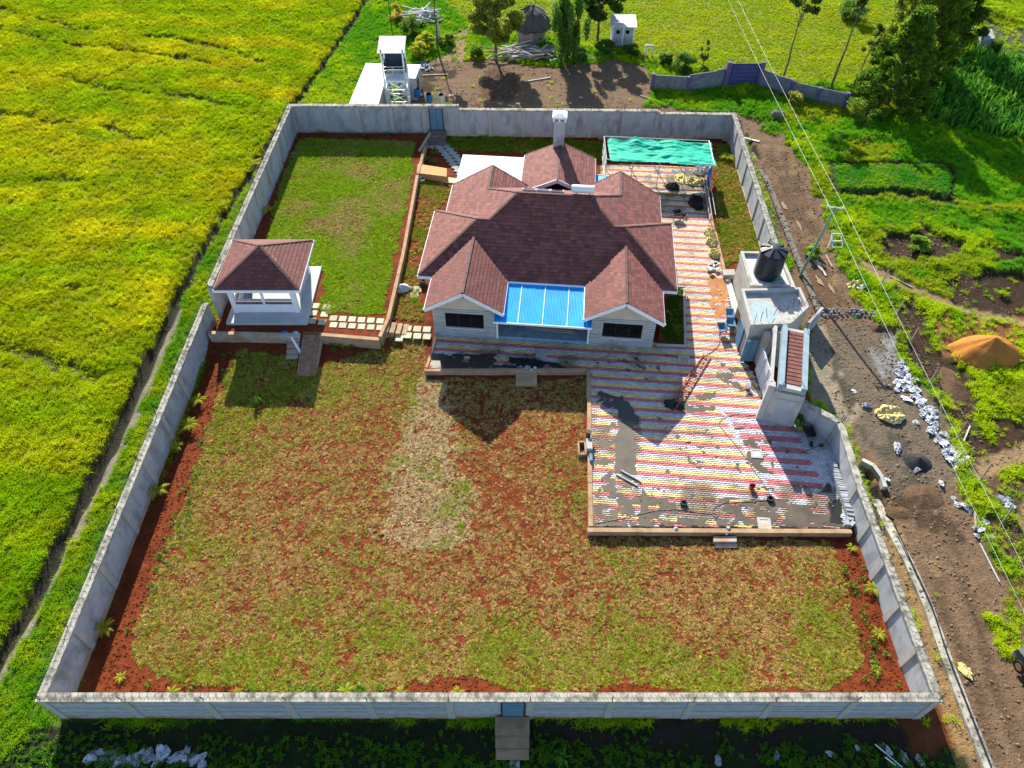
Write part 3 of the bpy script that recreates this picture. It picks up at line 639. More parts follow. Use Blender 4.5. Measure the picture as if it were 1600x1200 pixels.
def tile(face, e, o, mb, singles, deck, thick=.11):
    """face: planar convex 3-D polygon; e: eave direction so that e x s points up and out; o: tiling origin"""
    face = [Vector(p) for p in face]; o = Vector(o); e = Vector(e).normalized()
    n = (face[1]-face[0]).cross(face[2]-face[0]).normalized()
    if n.z < 0: n = -n
    s = n.cross(e)
    if s.z < 0: e = -e; s = -s
    q = [((p-o).dot(e), (p-o).dot(s)) for p in face]
    ar = sum(q[i][0]*q[(i+1) % len(q)][1]-q[(i+1) % len(q)][0]*q[i][1] for i in range(len(q)))
    if ar < 0: q = q[::-1]
    deck.hexa([o+e*a+s*b-n*thick for a, b in q], [o+e*a+s*b-n*.012 for a, b in q])
    b0 = min(p[1] for p in q); b1 = max(p[1] for p in q); a0 = min(p[0] for p in q); a1 = max(p[0] for p in q)
    R = random.Random(int(a0*100)+int(b1*37))
    for r in range(int(math.floor(b0/EXPO)), int(b1/EXPO)+1):
        off = (.5*(r % 2)+.12*math.sin(r*2.3))*TABW
        for i in range(int((a0-off)/TABW)-2, int((a1-off)/TABW)+2):
            x0 = off+i*TABW; y0 = r*EXPO; rect = [(x0, y0), (x0+TABW-.012, y0), (x0+TABW-.012, y0+EXPO), (x0, y0+EXPO)]
            c = clip2(rect, q)
            if len(c) < 3: continue
            A = .5*abs(sum(c[j][0]*c[(j+1) % len(c)][1]-c[(j+1) % len(c)][0]*c[j][1] for j in range(len(c))))
            if A < .004: continue
            if singles is not None and A > .98*(TABW-.012)*EXPO:
                p = o+e*x0+s*y0; m = Matrix((( e.x, s.x, n.x, p.x), (e.y, s.y, n.y, p.y), (e.z, s.z, n.z, p.z), (0, 0, 0, 1))); singles.append(m); continue
            sh = R.choice((.72, .8, .9, 1.0, 1.0, 1.08, 1.18, 1.28)); col = (sh, sh*R.uniform(.95, 1.05), sh*R.uniform(.95, 1.05))
            dz = R.uniform(-.004, .006)
            top = [o+e*a+s*b+n*(TH1+(TH0+dz-TH1)*(1-(b-y0)/EXPO)) for a, b in c]; bot = [o+e*a+s*b-n*.03 for a, b in c]
            k = len(c); mb.add(bot+top, [tuple(range(k, 2*k))]+[(j, (j+1) % k, (j+1) % k+k, j+k) for j in range(k)], col)
def place_singles(singles, roof, limit, mb):
    me = tabmesh(); R = random.Random(5)
    for j, m in enumerate(singles):
        if j < limit:
            o = bpy.data.objects.new('shingle', me); COL.objects.link(o); o.parent = roof; o.matrix_local = m
        else:
            sh = R.choice((.72, .8, .9, 1.0, 1.0, 1.08, 1.18, 1.28)); w_ = TABW-.012
            V = [m @ Vector(v) for v in ((0, 0, -.03), (w_, 0, -.03), (w_, EXPO, -.03), (0, EXPO, -.03), (0, 0, TH0), (w_, 0, TH0), (w_, EXPO, TH1), (0, EXPO, TH1))]
            mb.add(V, [(4, 5, 6, 7), (0, 1, 5, 4), (1, 2, 6, 5), (2, 3, 7, 6), (3, 0, 4, 7)], (sh, sh*R.uniform(.95, 1.05), sh))
def caps(edges, parent, name='ridge_cap', w_=.17):
    for a, b in edges:
        a = Vector(a); b = Vector(b); L = (b-a).length; N = max(1, int(L/.9)); m = MB()
        for i in range(N):
            p = a.lerp(b, i/N); q = a.lerp(b, (i+1)/N); m.bar(p+Vector((0, 0, .030)), q+Vector((0, 0, .018)), w_, .035)
        m.build(name, M['ridge'], parent, local=True)

# ------------------------------------------------------------------ the house
EV, SL = 3.3, .6
TH = math.radians(-5.2); HO = P(653, 430, EV)
HUX = Vector((math.cos(TH), math.sin(TH), 0)); HVX = Vector((-math.sin(TH), math.cos(TH), 0))
def hw(u, v, z=0): return Vector((HO.x, HO.y, 0))+HUX*u+HVX*v+Vector((0, 0, z))
H = thing('house', 'single-storey house with brown shingled hip and gable roofs and blue verandah roof', 'house', (HO.x, HO.y, 0), TH)
# roof
U0, U1, V1 = .85, 16.62, 10.9           # upper hip
WD, D1 = 17.35, 7.35                    # lower hip
hv = D1/2; rv = V1/2
def hp(u, v, h): return (u, v, EV+SL*h)
rm = MB(); dk = MB(); sg = []
gl = (.99, 6.09); gr = (11.31, 16.39); GVF = -3.2
def gable_front(a, b):
    c = (a+b)/2; h = (b-a)/2; r = SL*h
    tile([(a, GVF, EV), (c, GVF, EV+r), (c, h, EV+r), (a, 0, EV)], (0, 1, 0), (a, GVF, EV), rm, sg, dk)
    tile([(b, GVF, EV), (c, GVF, EV+r), (c, h, EV+r), (b, 0, EV)], (0, -1, 0), (b, GVF, EV), rm, sg, dk)
    return (c, EV+r, h)
gL = gable_front(*gl); gR = gable_front(*gr)
F0 = (0, 0, EV)
tile([hp(0, 0, 0), hp(WD, 0, 0), hp(WD-hv, hv, hv), hp(hv, hv, hv)], (1, 0, 0), F0, rm, sg, dk)
tile([hp(U0+hv, hv, hv), hp(U1-hv, hv, hv), hp(U1-rv, rv, rv), hp(U0+rv, rv, rv)], (1, 0, 0), F0, rm, sg, dk)
tile([hp(0, 0, 0), hp(0, D1, 0), hp(hv, hv, hv)], (0, 1, 0), F0, rm, None, dk)
tile([hp(WD, 0, 0), hp(WD, D1, 0), hp(WD-hv, hv, hv)], (0, 1, 0), (WD, 0, EV), rm, None, dk)
tile([hp(0, D1, 0), hp(U0, D1, 0), hp(U0+hv, hv, hv), hp(hv, hv, hv)], (1, 0, 0), (0, D1, EV), rm, None, dk)
tile([hp(WD, D1, 0), hp(U1, D1, 0), hp(U1-hv, hv, hv), hp(WD-hv, hv, hv)], (1, 0, 0), (0, D1, EV), rm, None, dk)
CR, DR = 3.95, 13.5; CE, DE = 2*CR-U0, 2*DR-U1; VB = 10.8
hC, hD = CR-U0, U1-DR; vC, vD = V1-hC, V1-hD
for (ue, ur, uh, vr, sgn) in ((U0, CR, hC, vC, 1), (U1, DR, hD, vD, -1)):
    tile([hp(ue, D1, 0), hp(ur, D1-uh, uh), hp(ur, VB, uh), hp(ue, VB, 0)], (0, 1, 0), (ue, 0, EV), rm, None, dk)
    tile([hp(ur, D1-uh, uh), hp(ue+sgn*hv, hv, hv), hp(ue+sgn*rv, rv, rv), hp(ur, vr, uh)], (0, 1, 0), (ue, 0, EV), rm, None, dk)
    ee = 2*ur-ue
    tile([hp(ur, vr, uh), hp(ee, V1, 0), hp(ee, VB, 0), hp(ur, VB, uh)] if VB > V1 else [hp(ur, vr, uh), hp(ee, VB, 0), hp(ur, VB, uh)], (0, 1, 0), (ee, 0, EV), rm, None, dk)
tile([hp(U0+rv, rv, rv), hp(U1-rv, rv, rv), hp(DR, vD, hD), hp(DE, V1, 0), hp(CE, V1, 0), hp(CR, vC, hC)], (1, 0, 0), (0, V1, EV), rm, None, dk)
E0, E1, EF, EB = 6.05, 11.7, 10.2, 15.45; ec = (E0+E1)/2; eh = (E1-E0)/2*.46/SL; eq = (E1-E0)/2   # eh: rise of the rear block in main-pitch units
tile([hp(E0, EF, 0), hp(ec, EF, eh), hp(ec, EB, eh), hp(E0, EB, 0)], (0, 1, 0), (E0, EF, EV), rm, None, dk)
tile([hp(E1, EF, 0), hp(ec, EF, eh), hp(ec, EB, eh), hp(E1, EB, 0)], (0, 1, 0), (E1, EF, EV), rm, None, dk)
roof = dk.build('roof', M['deck'], H, local=True)
place_singles(sg, roof, 300, rm)
setp(rm.build('shingle_courses', M['shingle'], roof, local=True, cols=True), kind='stuff')
cz = EV+SL*hv; rz_ = EV+SL*rv
caps([((gL[0], GVF, gL[1]), (gL[0], gL[2], gL[1])), ((gR[0], GVF, gR[1]), (gR[0], gR[2], gR[1])),
      ((0, 0, EV), (hv, hv, cz)), ((WD, 0, EV), (WD-hv, hv, cz)), ((hv, hv, cz), (U0+hv, hv, cz)), ((WD-hv, hv, cz), (U1-hv, hv, cz)),
      ((U0+hv, hv, cz), (U0+rv, rv, rz_)), ((U1-hv, hv, cz), (U1-rv, rv, rz_)), ((U0+rv, rv, rz_), (U1-rv, rv, rz_)),
      ((0, D1, EV), (hv, hv, cz)), ((WD, D1, EV), (WD-hv, hv, cz)),
      ((U0+rv, rv, rz_), hp(CR, vC, hC)), ((U1-rv, rv, rz_), hp(DR, vD, hD)), (hp(CR, vC, hC), hp(CR, VB, hC)), (hp(DR, vD, hD), hp(DR, VB, hD)), (hp(ec, EF, eh), hp(ec, EB, eh))], roof)
caps([(hp(CR, VB, hC), hp(U0, VB, 0)), (hp(CR, VB, hC), hp(CE, VB, 0)), (hp(DR, VB, hD), hp(U1, VB, 0)), (hp(DR, VB, hD), hp(DE, VB, 0)), (hp(ec, EB, eh), hp(E0, EB, 0)), (hp(ec, EB, eh), hp(E1, EB, 0)),
      (hp(ec, EF, eh), hp(E0, EF, 0)), (hp(ec, EF, eh), hp(E1, EF, 0)), ((gL[0], GVF, gL[1]), (gl[0], GVF, EV)), ((gL[0], GVF, gL[1]), (gl[1], GVF, EV)), ((gR[0], GVF, gR[1]), (gr[0], GVF, EV)), ((gR[0], GVF, gR[1]), (gr[1], GVF, EV))], roof, 'verge_cap', .10)
# fascia boards
def fascia(a, b, h=.22, drop=.14, th=.06):
    m = MB(); m.bar((a[0], a[1], a[2]-drop), (b[0], b[1], b[2]-drop), th, h); m.build('fascia', M['white'], H, local=True)
o_ = .035
for a, b in (((-o_, -.02, EV), (-o_, D1, EV)), ((WD+o_, -.02, EV), (WD+o_, D1, EV)), ((-.06, -o_, EV), (gl[0]-.06, -o_, EV)), ((gr[1]+.06, -o_, EV), (WD+.06, -o_, EV)), ((gl[1], -o_, EV), (gr[0], -o_, EV)),
             ((U0-o_, D1+.05, EV), (U0-o_, VB, EV)), ((U1+o_, D1+.05, EV), (U1+o_, VB, EV)), ((E0-o_, EF, EV), (E0-o_, EB, EV)), ((E1+o_, EF, EV), (E1+o_, EB, EV))): fascia(a, b)
for (a, b, c, z) in ((gl[0], gl[1], gL[0], gL[1]), (gr[0], gr[1], gR[0], gR[1])):
    fascia((a-o_, GVF, EV), (a-o_, 0, EV)); fascia((b+o_, GVF, EV), (b+o_, 0, EV))
    for q in (a, b):
        m = MB(); m.bar((q+(-.05 if q == a else .05), GVF-.04, EV-.15), (c, GVF-.04, z-.12), .05, .26); m.build('bargeboard', M['white'], H, local=True)
for q in (E0, E1):
    m = MB(); m.bar((q, EF-.04, EV-.12), (ec, EF-.04, EV+SL*eh-.10), .05, .30); m.build('bargeboard', M['white'], H, local=True)
# walls
FL = .45
b = MB(); b.box(.62, 16.72, .62, 6.75, .2, EV-.15); b.box(1.45, 6.5, 6.7, 10.2, .2, EV-.1); b.box(11.0, 16.0, 6.7, 10.2, .2, EV-.1); b.box(6.65, 11.1, 10.0, 14.5, .2, EV-.1)
b.box(1.40, 5.47, -2.2, .7, .2, EV-.02); b.box(11.86, 15.96, -2.2, .7, .2, EV-.02)
for a0, a1 in ((1.2, 6.7), (10.75, 16.2)):   # rear gable ends
    c = (a0+a1)/2; b.add([(a0, 10.22, EV-.1), (a1, 10.22, EV-.1), (c, 10.22, EV+SL*(a1-a0)/2-.1), (a0, 10.0, EV-.1), (a1, 10.0, EV-.1), (c, 10.0, EV+SL*(a1-a0)/2-.1)], [(0, 1, 2), (5, 4, 3), (0, 2, 5, 3), (1, 4, 5, 2)])
b.build('wall', M['housewall'], H, local=True)
b = MB(); b.add([(E0+.4, EF+.5, EV-.2), (E1-.4, EF+.5, EV-.2), (ec, EF+.5, EV+SL*eh-.25), (E0+.4, EF+.7, EV-.2), (E1-.4, EF+.7, EV-.2), (ec, EF+.7, EV+SL*eh-.25)], [(0, 1, 2), (5, 4, 3), (0, 2, 5, 3), (1, 4, 5, 2), (0, 3, 4, 1)]); b.build('gable_void_panel', M['frame'], H, local=True)  # dark panel painted for the shaded opening under the rear gable
def front(u0, u1, w0, w1):
    vf = -2.45; zs, zh = 1.02, 2.32; c = (u0+u1)/2; zr = EV+SL*(u1-u0)/2
    b = MB(); b.box(u0, u1, vf, vf+.22, .2, zs); b.box(u0, w0, vf, vf+.22, zs, zh); b.box(w1, u1, vf, vf+.22, zs, zh); b.box(u0, u1, vf, vf+.22, zh, EV-.1)
    b.add([(u0, vf, EV-.1), (u1, vf, EV-.1), (c, vf, zr-.1), (u0, vf+.22, EV-.1), (u1, vf+.22, EV-.1), (c, vf+.22, zr-.1)], [(0, 1, 2), (5, 4, 3), (0, 2, 5, 3), (1, 4, 5, 2)])
    wl = b.build('gable_wall', M['housewall'], H, local=True)
    b = MB(); b.lathe((c, vf-.015, zr-.75), [(.09, 0), (.09, .02)], 10); b.v = [Vector((p.x, vf-.005-(p.z-(zr-.75)), zr-.75+(p.y-(vf-.015)))) for p in b.v]; b.build('vent', M['frame'], wl, local=True)
    z = .42
    R = random.Random(int(u0*10))
    while z < 2.72:
        h = .165
        spans = [(u0-.03, u1+.03)] if (z+h < zs-.05 or z > zh+.02) else [(u0-.03, w0-.06), (w1+.06, u1+.03)]
        for s0, s1 in spans:
            x = s0
            while x < s1-.02:
                L = min(R.uniform(.55, .95), s1-x)
                if s1-x-L < .25: L = s1-x
                bb = MB(); bb.box(x, x+L-.02, vf-.05-R.uniform(0, .02), vf-.002, z, z+h-.032); bb.build('cladding_stone', M['cladding'], wl, local=True); x += L
        z += h
    b = MB(); b.box(w0, w1, vf+.12, vf+.14, zs, zh); wd_ = b.build('window', M['glass'], H, local=True)
    b = MB()
    for q in (w0+.025, (2*w0+w1)/3, (w0+2*w1)/3, w1-.025): b.box(q-.025, q+.025, vf+.07, vf+.118, zs, zh)
    for q in (zs+.025, zh-.025): b.box(w0+.002, w1-.002, vf+.075, vf+.116, q-.025, q+.025)
    b.build('window_frame', M['frame'], wd_, local=True)
    b = MB(); b.box(w0-.06, w1+.06, vf-.09, vf+.05, zs-.055, zs-.003); b.build('window_sill', M['white'], wd_, local=True)
    b = MB(); b.box(u0-.08, u1+.08, vf-.10, vf+.3, .2, .41); b.build('plinth', M['concrete'], H, local=True)
front(1.35, 5.52, 2.12, 4.72); front(11.84, 16.0, 12.62, 15.22)
b = MB(); b.box(5.56, 11.80, -2.5, .6, .2, .50); b.build('verandah_floor', mat('blue_grey_floor_tile', (.20, .31, .38), .35, .3, 1.5, .1, 8, .003, stain=(.35, .42, .45), stlo=.5, sthi=.8), H, local=True)
b = MB(); b.box(7.4, 10.1, .56, .60, .5, 2.6); dr = b.build('patio_door', M['glass'], H, local=True)
b = MB()
for q in (7.42, 8.3, 9.2, 10.08): b.box(q-.03, q+.03, .52, .558, .5, 2.6)
b.build('door_frame', M['white'], dr, local=True)
b = MB(); b.box(5.5, 11.86, -3.42, -3.30, 2.66, 2.84); b.build('verandah_beam', M['white'], H, local=True)
for q in (5.63, 11.72):
    b = MB(); b.box(q-.06, q+.06, -2.62, -2.50, .4, 2.8); b.build('verandah_post', M['white'], H, local=True)
# blue verandah roof: four ribbed sheets and white battens
vr = thing  # (parts of the house)
ub = [5.52, 7.08, 8.66, 10.24, 11.84]
def zb(v): return 3.12+(v)*.075
for i in range(4):
    m = MB(); a, c = ub[i]+.01, ub[i+1]-.01; N = 16; V = []
    for j in range(N*2+1):
        x = a+(c-a)*j/(2*N); z = .022*(j % 2); V += [(x, -.05, zb(-.05)+z), (x, -3.58, zb(-3.58)+z)]
    m.add(V, [(2*j, 2*j+1, 2*j+3, 2*j+2) for j in range(2*N)]); m.build('roof_sheet', M['blueplastic'], H, local=True)
for q in ub[1:4]:
    m = MB(); m.bar((q, -.06, zb(-.06)+.035), (q, -3.58, zb(-3.58)+.035), .038, .025); m.build('batten', M['white'], H, local=True)
m = MB(); m.box(5.5, 11.86, -3.64, -3.60, zb(-3.6)-.10, zb(-3.6)+.05); m.build('gutter', M['white'], H, local=True)
# chimney
m = MB(); m.box(8.28, 9.12, 14.9, 15.7, 3.0, 6.65); ch = m.build('chimney', M['plaster'], H, local=True)
m = MB(); m.box(8.14, 9.26, 14.76, 15.84, 6.92, 7.04); m.hexa([(8.14, 14.76, 7.042), (9.26, 14.76, 7.042), (9.26, 15.84, 7.042), (8.14, 15.84, 7.042)], [(8.55, 15.15, 7.22), (8.85, 15.15, 7.22), (8.85, 15.45, 7.22), (8.55, 15.45, 7.22)]); m.build('chimney_cap', M['white'], ch, local=True)
m = MB()
for x in (8.2, 8.64, 9.08):
    for y in (14.82, 15.66): m.box(x, x+.12, y, y+.12, 6.65, 6.92)
m.build('cap_leg', M['white'], ch, local=True)
# white sheet roof behind the rear wing
m = MB(); N = 34; V = []
for j in range(2*N+1):
    x = .95+(6.0-.95)*j/(2*N); z = 3.1+.03*(j % 2); V += [(x, 11.0, z), (x, 15.55, z-.12)]
m.add(V, [(2*j, 2*j+1, 2*j+3, 2*j+2) for j in range(2*N)]); m.build('store_roof_sheet', M['whitesheet'], H, local=True)
m = MB(); m.box(1.15, 5.9, 10.25, 15.3, .2, 2.95); m.build('store_wall', M['housewall'], H, local=True)
m = MB(); N = 8; V = []
for j in range(2*N+1):
    x = 11.8+1.0*j/(2*N); z = 2.75+.02*(j % 2); V += [(x, 12.0, z), (x, 13.9, z)]
m.add(V, [(2*j, 2*j+1, 2*j+3, 2*j+2) for j in range(2*N)]); m.build('porch_sheet', M['blueplastic'], H, local=True)
m = MB(); m.box(11.75, 12.84, 13.9, 13.96, 2.66, 2.80); m.box(12.80, 12.86, 12.0, 13.9, 2.66, 2.80); m.build('porch_frame', M['white'], H, local=True)
for x, y in ((12.78, 12.05), (12.78, 13.88)):
    m = MB(); m.box(x-.04, x+.04, y-.04, y+.04, .3, 2.68); m.build('porch_post', M['white'], H, local=True)
# solar water heater on the rear slope just behind the main ridge
so = hw(9.2, 6.2, 6.1); S = thing('solar_water_heater', 'solar water heater with white tank and flat panels behind the main ridge', 'solar heater', so, TH)
bn = Vector((0, SL, 1)).normalized()
def bp(u, v, h=0.0):
    p = Vector((u, v, EV+SL*(V1-v)))+bn*h; return hw(p.x, p.y, p.z)
for i in range(3):
    a = 6.55+i*.98; m = MB(); m.hexa([bp(a, 5.75, .10), bp(a+.9, 5.75, .10), bp(a+.9, 7.4, .10), bp(a, 7.4, .10)], [bp(a, 5.75, .20), bp(a+.9, 5.75, .20), bp(a+.9, 7.4, .20), bp(a, 7.4, .20)]); pn = m.build('collector_panel', M['tin'], S)
    m = MB(); m.hexa([bp(a+.05, 5.82, .201), bp(a+.85, 5.82, .201), bp(a+.85, 7.33, .201), bp(a+.05, 7.33, .201)], [bp(a+.05, 5.82, .206), bp(a+.85, 5.82, .206), bp(a+.85, 7.33, .206), bp(a+.05, 7.33, .206)]); m.build('collector_glass', M['glass'], pn)
m = MB(); m.tube(bp(10.0, 5.72, .42), bp(11.5, 5.72, .42), .27, .27, 18); tk = m.build('storage_tank', M['whitesheet'], S, smooth=False)
m = MB(); m.tube(bp(9.93, 5.72, .42), bp(10.0, 5.72, .42), .2, .285, 18); m.build('tank_end_cap', M['tin'], tk)
for x in (10.3, 11.2):
    m = MB(); m.bar(bp(x, 5.72, .05), bp(x, 5.72, .2), .08); m.build('tank_bracket', M['steel'], S)

# ------------------------------------------------------------------ gazebo on the terrace
GA = thing('gazebo', 'open gazebo with brown hipped shingle roof and brick-banded half walls', 'gazebo', (-16.8, 39.2, .8))
gx0, gx1, gy0, gy1, ge = -19.44, -13.87, 36.26, 41.46, 3.9; gcx, gcy = (gx0+gx1)/2, (gy0+gy1)/2; gap = ge+.6*(gy1-gy0)/2
T = Vector((-16.8, 39.2, .8)); L_ = lambda p: Vector(p)-T
rm = MB(); dk = MB(); sg = []
cor = [L_((gx0, gy0, ge)), L_((gx1, gy0, ge)), L_((gx1, gy1, ge)), L_((gx0, gy1, ge))]; ap = L_((gcx, gcy, gap))
for i in range(4):
    a, b_ = cor[i], cor[(i+1) % 4]; tile([a, b_, ap], b_-a, a, rm, sg, dk)
groof = dk.build('roof', M['deck'], GA, local=True); place_singles(sg, groof, 300, rm)
setp(rm.build('cut_shingles', M['shingle'], groof, local=True, cols=True), kind='stuff')
caps([(c, ap) for c in cor], groof)
for i in range(4):
    a, b_ = cor[i], cor[(i+1) % 4]; m = MB(); d = (b_-a).normalized(); o = Vector((d.y, -d.x, 0))*.035; m.bar(a+o-d*.05+Vector((0, 0, -.13)), b_+o+d*.05+Vector((0, 0, -.13)), .06, .2); m.build('fascia', M['white'], GA, local=True)
m = MB(); m.box(-19.45, -13.95, 36.15, 42.1, .75, 1.0); m.build('floor_slab', M['screed'], GA)
m = MB(); m.box(-19.3, -13.85, 36.28, 42.0, .6, .745); m.build('slab_base', M['concrete'], GA)
wx0, wx1, wy0, wy1 = -18.95, -14.78, 37.3, 41.3
for x in (wx0, wx1):
    for y in (wy0, wy1): m = MB(); m.box(x-.16, x+.16, y-.16, y+.16, 1.0, 3.86); m.build('column', M['white'], GA)
m = MB(); m.box(-16.95, -16.80, wy0-.10, wy0+.02, 1.0, 3.52); m.build('middle_post', M['white'], GA)
def half(x0, x1, y0, y1):
    m = MB(); m.box(x0, x1, y0, y1, 1.0, 1.72); m.build('half_wall', M['white'], GA)
    lx_ = x1-x0 > y1-y0; N = int((x1-x0 if lx_ else y1-y0)/.22)
    for r in range(2):
        for i in range(N):
            m = MB(); z = 1.725+r*.13
            if lx_:
                w_ = (x1-x0)/N; m.box(x0+i*w_+.008, x0+(i+1)*w_-.008, y0+.01, y1-.01, z, z+.12)
            else:
                w_ = (y1-y0)/N; m.box(x0+.01, x1-.01, y0+i*w_+.008, y0+(i+1)*w_-.008, z, z+.12)
            m.build('brick', M['brick'], GA)
    m = MB(); m.box(x0-.04 if not lx_ else x0, x1+.04 if not lx_ else x1, y0-.04 if lx_ else y0, y1+.04 if lx_ else y1, 1.985, 2.06); m.build('sill', M['white'], GA)
half(wx0+.16, -16.95, wy0-.08, wy0+.08); half(-16.80, wx1-.16, wy0-.08, wy0+.08); half(wx0+.16, wx1-.16, wy1-.08, wy1+.08); half(wx0-.08, wx0+.08, wy0+.16, wy1-.16)
m = MB(); m.box(wx1-.08, wx1+.08, 38.6, wy1-.16, 1.0, 3.8); m.build('side_wall', M['plaster'], GA)
m = MB(); m.box(wx0-.12, wx1+.12, wy0-.13, wy0+.13, 3.5, 3.75); m.box(wx0-.12, wx1+.12, wy1-.13, wy1+.13, 3.5, 3.75); m.build('ring_beam', M['white'], GA)
# ------------------------------------------------------------------ terrace edges, ramp, paths
def kerbline(name, label, pts, z0, z1, wd=.24, m='kerb', cat='kerb'):
    c = sum((Vector((*p[:2], 0)) for p in pts), Vector())/len(pts); t = thing(name, label, cat, (c.x, c.y, z0))
    for a, b_ in zip(pts[:-1], pts[1:]):
        A = Vector((a[0], a[1], 0)); B = Vector((b_[0], b_[1], 0)); L = (B-A).length; N = max(1, round(L/2.6)); d = (B-A)/L
        for i in range(N):
            s = A+d*(L*i/N-(wd/2 if i == 0 else 0)); e = A+d*(L*(i+1)/N-.012); dz = random.uniform(-.012, .012)
            mb = MB(); mb.bar((s.x, s.y, (z0+z1+dz)/2), (e.x, e.y, (z0+z1+dz)/2), wd, z1-z0+dz); mb.build('kerb_length', M[m], t)
    return t
kerbline('retaining_wall', 'low concrete retaining wall in shade below the gazebo slab', [(-20.3, 35.35), (-14.25, 35.15)], -.2, .9, .28, 'plinth', 'retaining wall')
kerbline('retaining_wall', 'orange-stained retaining wall along the terrace between ramp and stair', [(-12.78, 35.15), (-8.85, 34.72)], -.2, .92, .28, 'kerb', 'retaining wall')
kerbline('retaining_wall', 'long narrow kerb wall dividing the terrace lawn from the house strip', [(-8.82, 35.0), (-8.48, 36.7), (-8.14, 43.5), (-7.95, 54.0)], .1, .98, .24, 'kerb', 'retaining wall')
kerbline('retaining_wall', 'short shaded kerb wall between terrace lawn and brick steps', [(-7.9, 54.3), (-7.62, 59.4)], .1, .98, .24, 'kerb', 'retaining wall')
mb = MB(); a = P(655, 236, 1.02); b = P(672, 208, 1.35); mb.bar(a, b, .22, .07); setp(mb.build('plank', M['timber']), 'weathered plank propped from the kerb wall onto the brick steps', 'plank')
# ramp of brick courses
t = thing('brick_ramp', 'sloping brick-paved ramp from the lawn up to the gazebo path', 'ramp', (-13.5, 32.3, 0))
mb = MB(); mb.add([(-14.1, 32.25, -.1), (-12.85, 32.25, -.1), (-12.85, 35.5, -.1), (-14.1, 35.5, -.1), (-14.1, 32.25, .03), (-12.85, 32.25, .03), (-12.85, 35.5, .80), (-14.1, 35.5, .80)], [(3, 2, 1, 0), (4, 5, 6, 7), (0, 1, 5, 4), (1, 2, 6, 5), (2, 3, 7, 6), (3, 0, 4, 7)]); mb.build('ramp_core', M['plinth'], t)
brk = mat('brown_ramp_brick', (.30, .165, .10), .9, .2, 4, .4, 30, .006, objvar=.3)
for i in range(16):
    y0 = 32.27+i*.20; z = .035+(y0-32.25)*.2369
    for j in range(3):
        x0 = -14.07+j*.405+(.0 if i % 2 else .0); mm = MB(); mm.hexa([(x0, y0, z-.03), (x0+.39, y0, z-.03), (x0+.39, y0+.185, z+.014), (x0, y0+.185, z+.014)], [(x0, y0, z+.02), (x0+.39, y0, z+.02), (x0+.39, y0+.185, z+.064), (x0, y0+.185, z+.064)]); mm.build('brick', brk, t)
# narrow steps and the white plank beside the ramp
t = thing('garden_steps', 'narrow shaded concrete steps left of the brick ramp', 'steps', (-14.8, 34.5, 0))
for i in range(4):
    mm = MB(); mm.box(-15.1, -14.28, 33.7+i*.38, 34.04+i*.38, -.05, .12+i*.19); mm.build('step', M['plinth'], t)
mm = MB(); mm.bar(P(455, 527, .75), P(471, 553, .30), .16, .06); setp(mm.build('plank', M['white']), 'white painted plank lying on the steps beside the ramp', 'plank')
mm = MB(); mm.blob(P(462, 520, .9), (.2, .15, .10), 4, .4); setp(mm.build('rag', M['sack']), 'crumpled pale rag on the retaining wall above the ramp', 'rag')
mm = MB(); mm.blob(P(445, 519, .9), (.2, .12, .08), 5, .4); setp(mm.build('rag', M['bluebarrel']), 'small blue rag on the retaining wall left of the ramp', 'rag')
t = thing('terrace_stair', 'four orange-stained concrete steps from the house strip up to the terrace', 'steps', (-8.2, 35.6, .2))
for i in range(4):
    a = P(602+i*9.5, 503+i*1.4, .80-i*.13); mm = MB(); mm.obox((a.x+.15, a.y-.45, 0), .34, 1.0, .80-i*.13, math.radians(-6)); mm.build('step', M['kerb'], t)
# slab paths
def slabs(name, label, cells, z, size, m, rz):
    c = sum((Vector((p[0], p[1], 0)) for p in cells), Vector())/len(cells); t = thing(name, label, 'path', (c.x, c.y, z-.05)); 
    mb = MB(); s = size/2
    R = random.Random(2); mb.v = []; mb.hexa([(-s, -s, 0), (s, -s, 0), (s, s, 0), (-s, s, 0)], [(-s+.015, -s+.015, .06), (s-.015, -s+.015, .06), (s-.015, s-.015, .06), (-s+.015, s-.015, .06)])
    me = rawmesh('paving_slab', mb.v, mb.f, M[m])
    for p in cells:
        o = link('paving_slab', me, t); o.location = Vector((p[0], p[1], z-.05+R.uniform(-.008, .012)))-Vector((c.x, c.y, z-.05)); o.rotation_euler = (R.uniform(-.015, .015), R.uniform(-.015, .015), (p[2] if len(p) > 2 else rz)+R.uniform(-.03, .03))
    return t
cells = []
for (px, py) in ((494, 478), (510, 480), (490, 489), (507, 491), (488, 501), (503, 503)): cells.append(tuple(P(px, py, .82)[:2]))
for i in range(6):
    for j in range(2):
        p = P(521+i*14.6, 497+i*.9+j*10.5, .82); cells.append((p.x, p.y))
slabs('slab_path', 'pale square slabs laid from the gazebo to the terrace stair', cells, .83, .52, 'slab', -.05)
cells = [tuple(P(637+i*15, 513+j*11+i*.8, .36)[:2]) for i in range(3) for j in range(2)]+[tuple(P(624, 531, .2)[:2])]
slabs('slab_path', 'small group of pale slabs between the terrace stair and the house corner', cells, .37, .55, 'slab', -.05)
cells = []
for i in range(10):
    k = i/9; px = 681+38*k**.85; py = 226+45*k
    for j in range(2):
        p = P(px+j*(11+2.0*k), py-j*2, .38); cells.append((p.x, p.y, -.45+.1*k))
cells.append((*P(674, 229, .38)[:2], -.45))
slabs('slab_path', 'curving path of grey square slabs below the blue back door', cells, .40, .60, 'gslab', -.5)
mm = MB(); po = zpoly([(653, 257), (698, 264), (698, 277), (651, 271)], .85); mm.prism(po, .35, .92); setp(mm.build('concrete_platform', M['woodboard']), 'flat orange-stained platform against the kerb wall near the back path', 'platform')
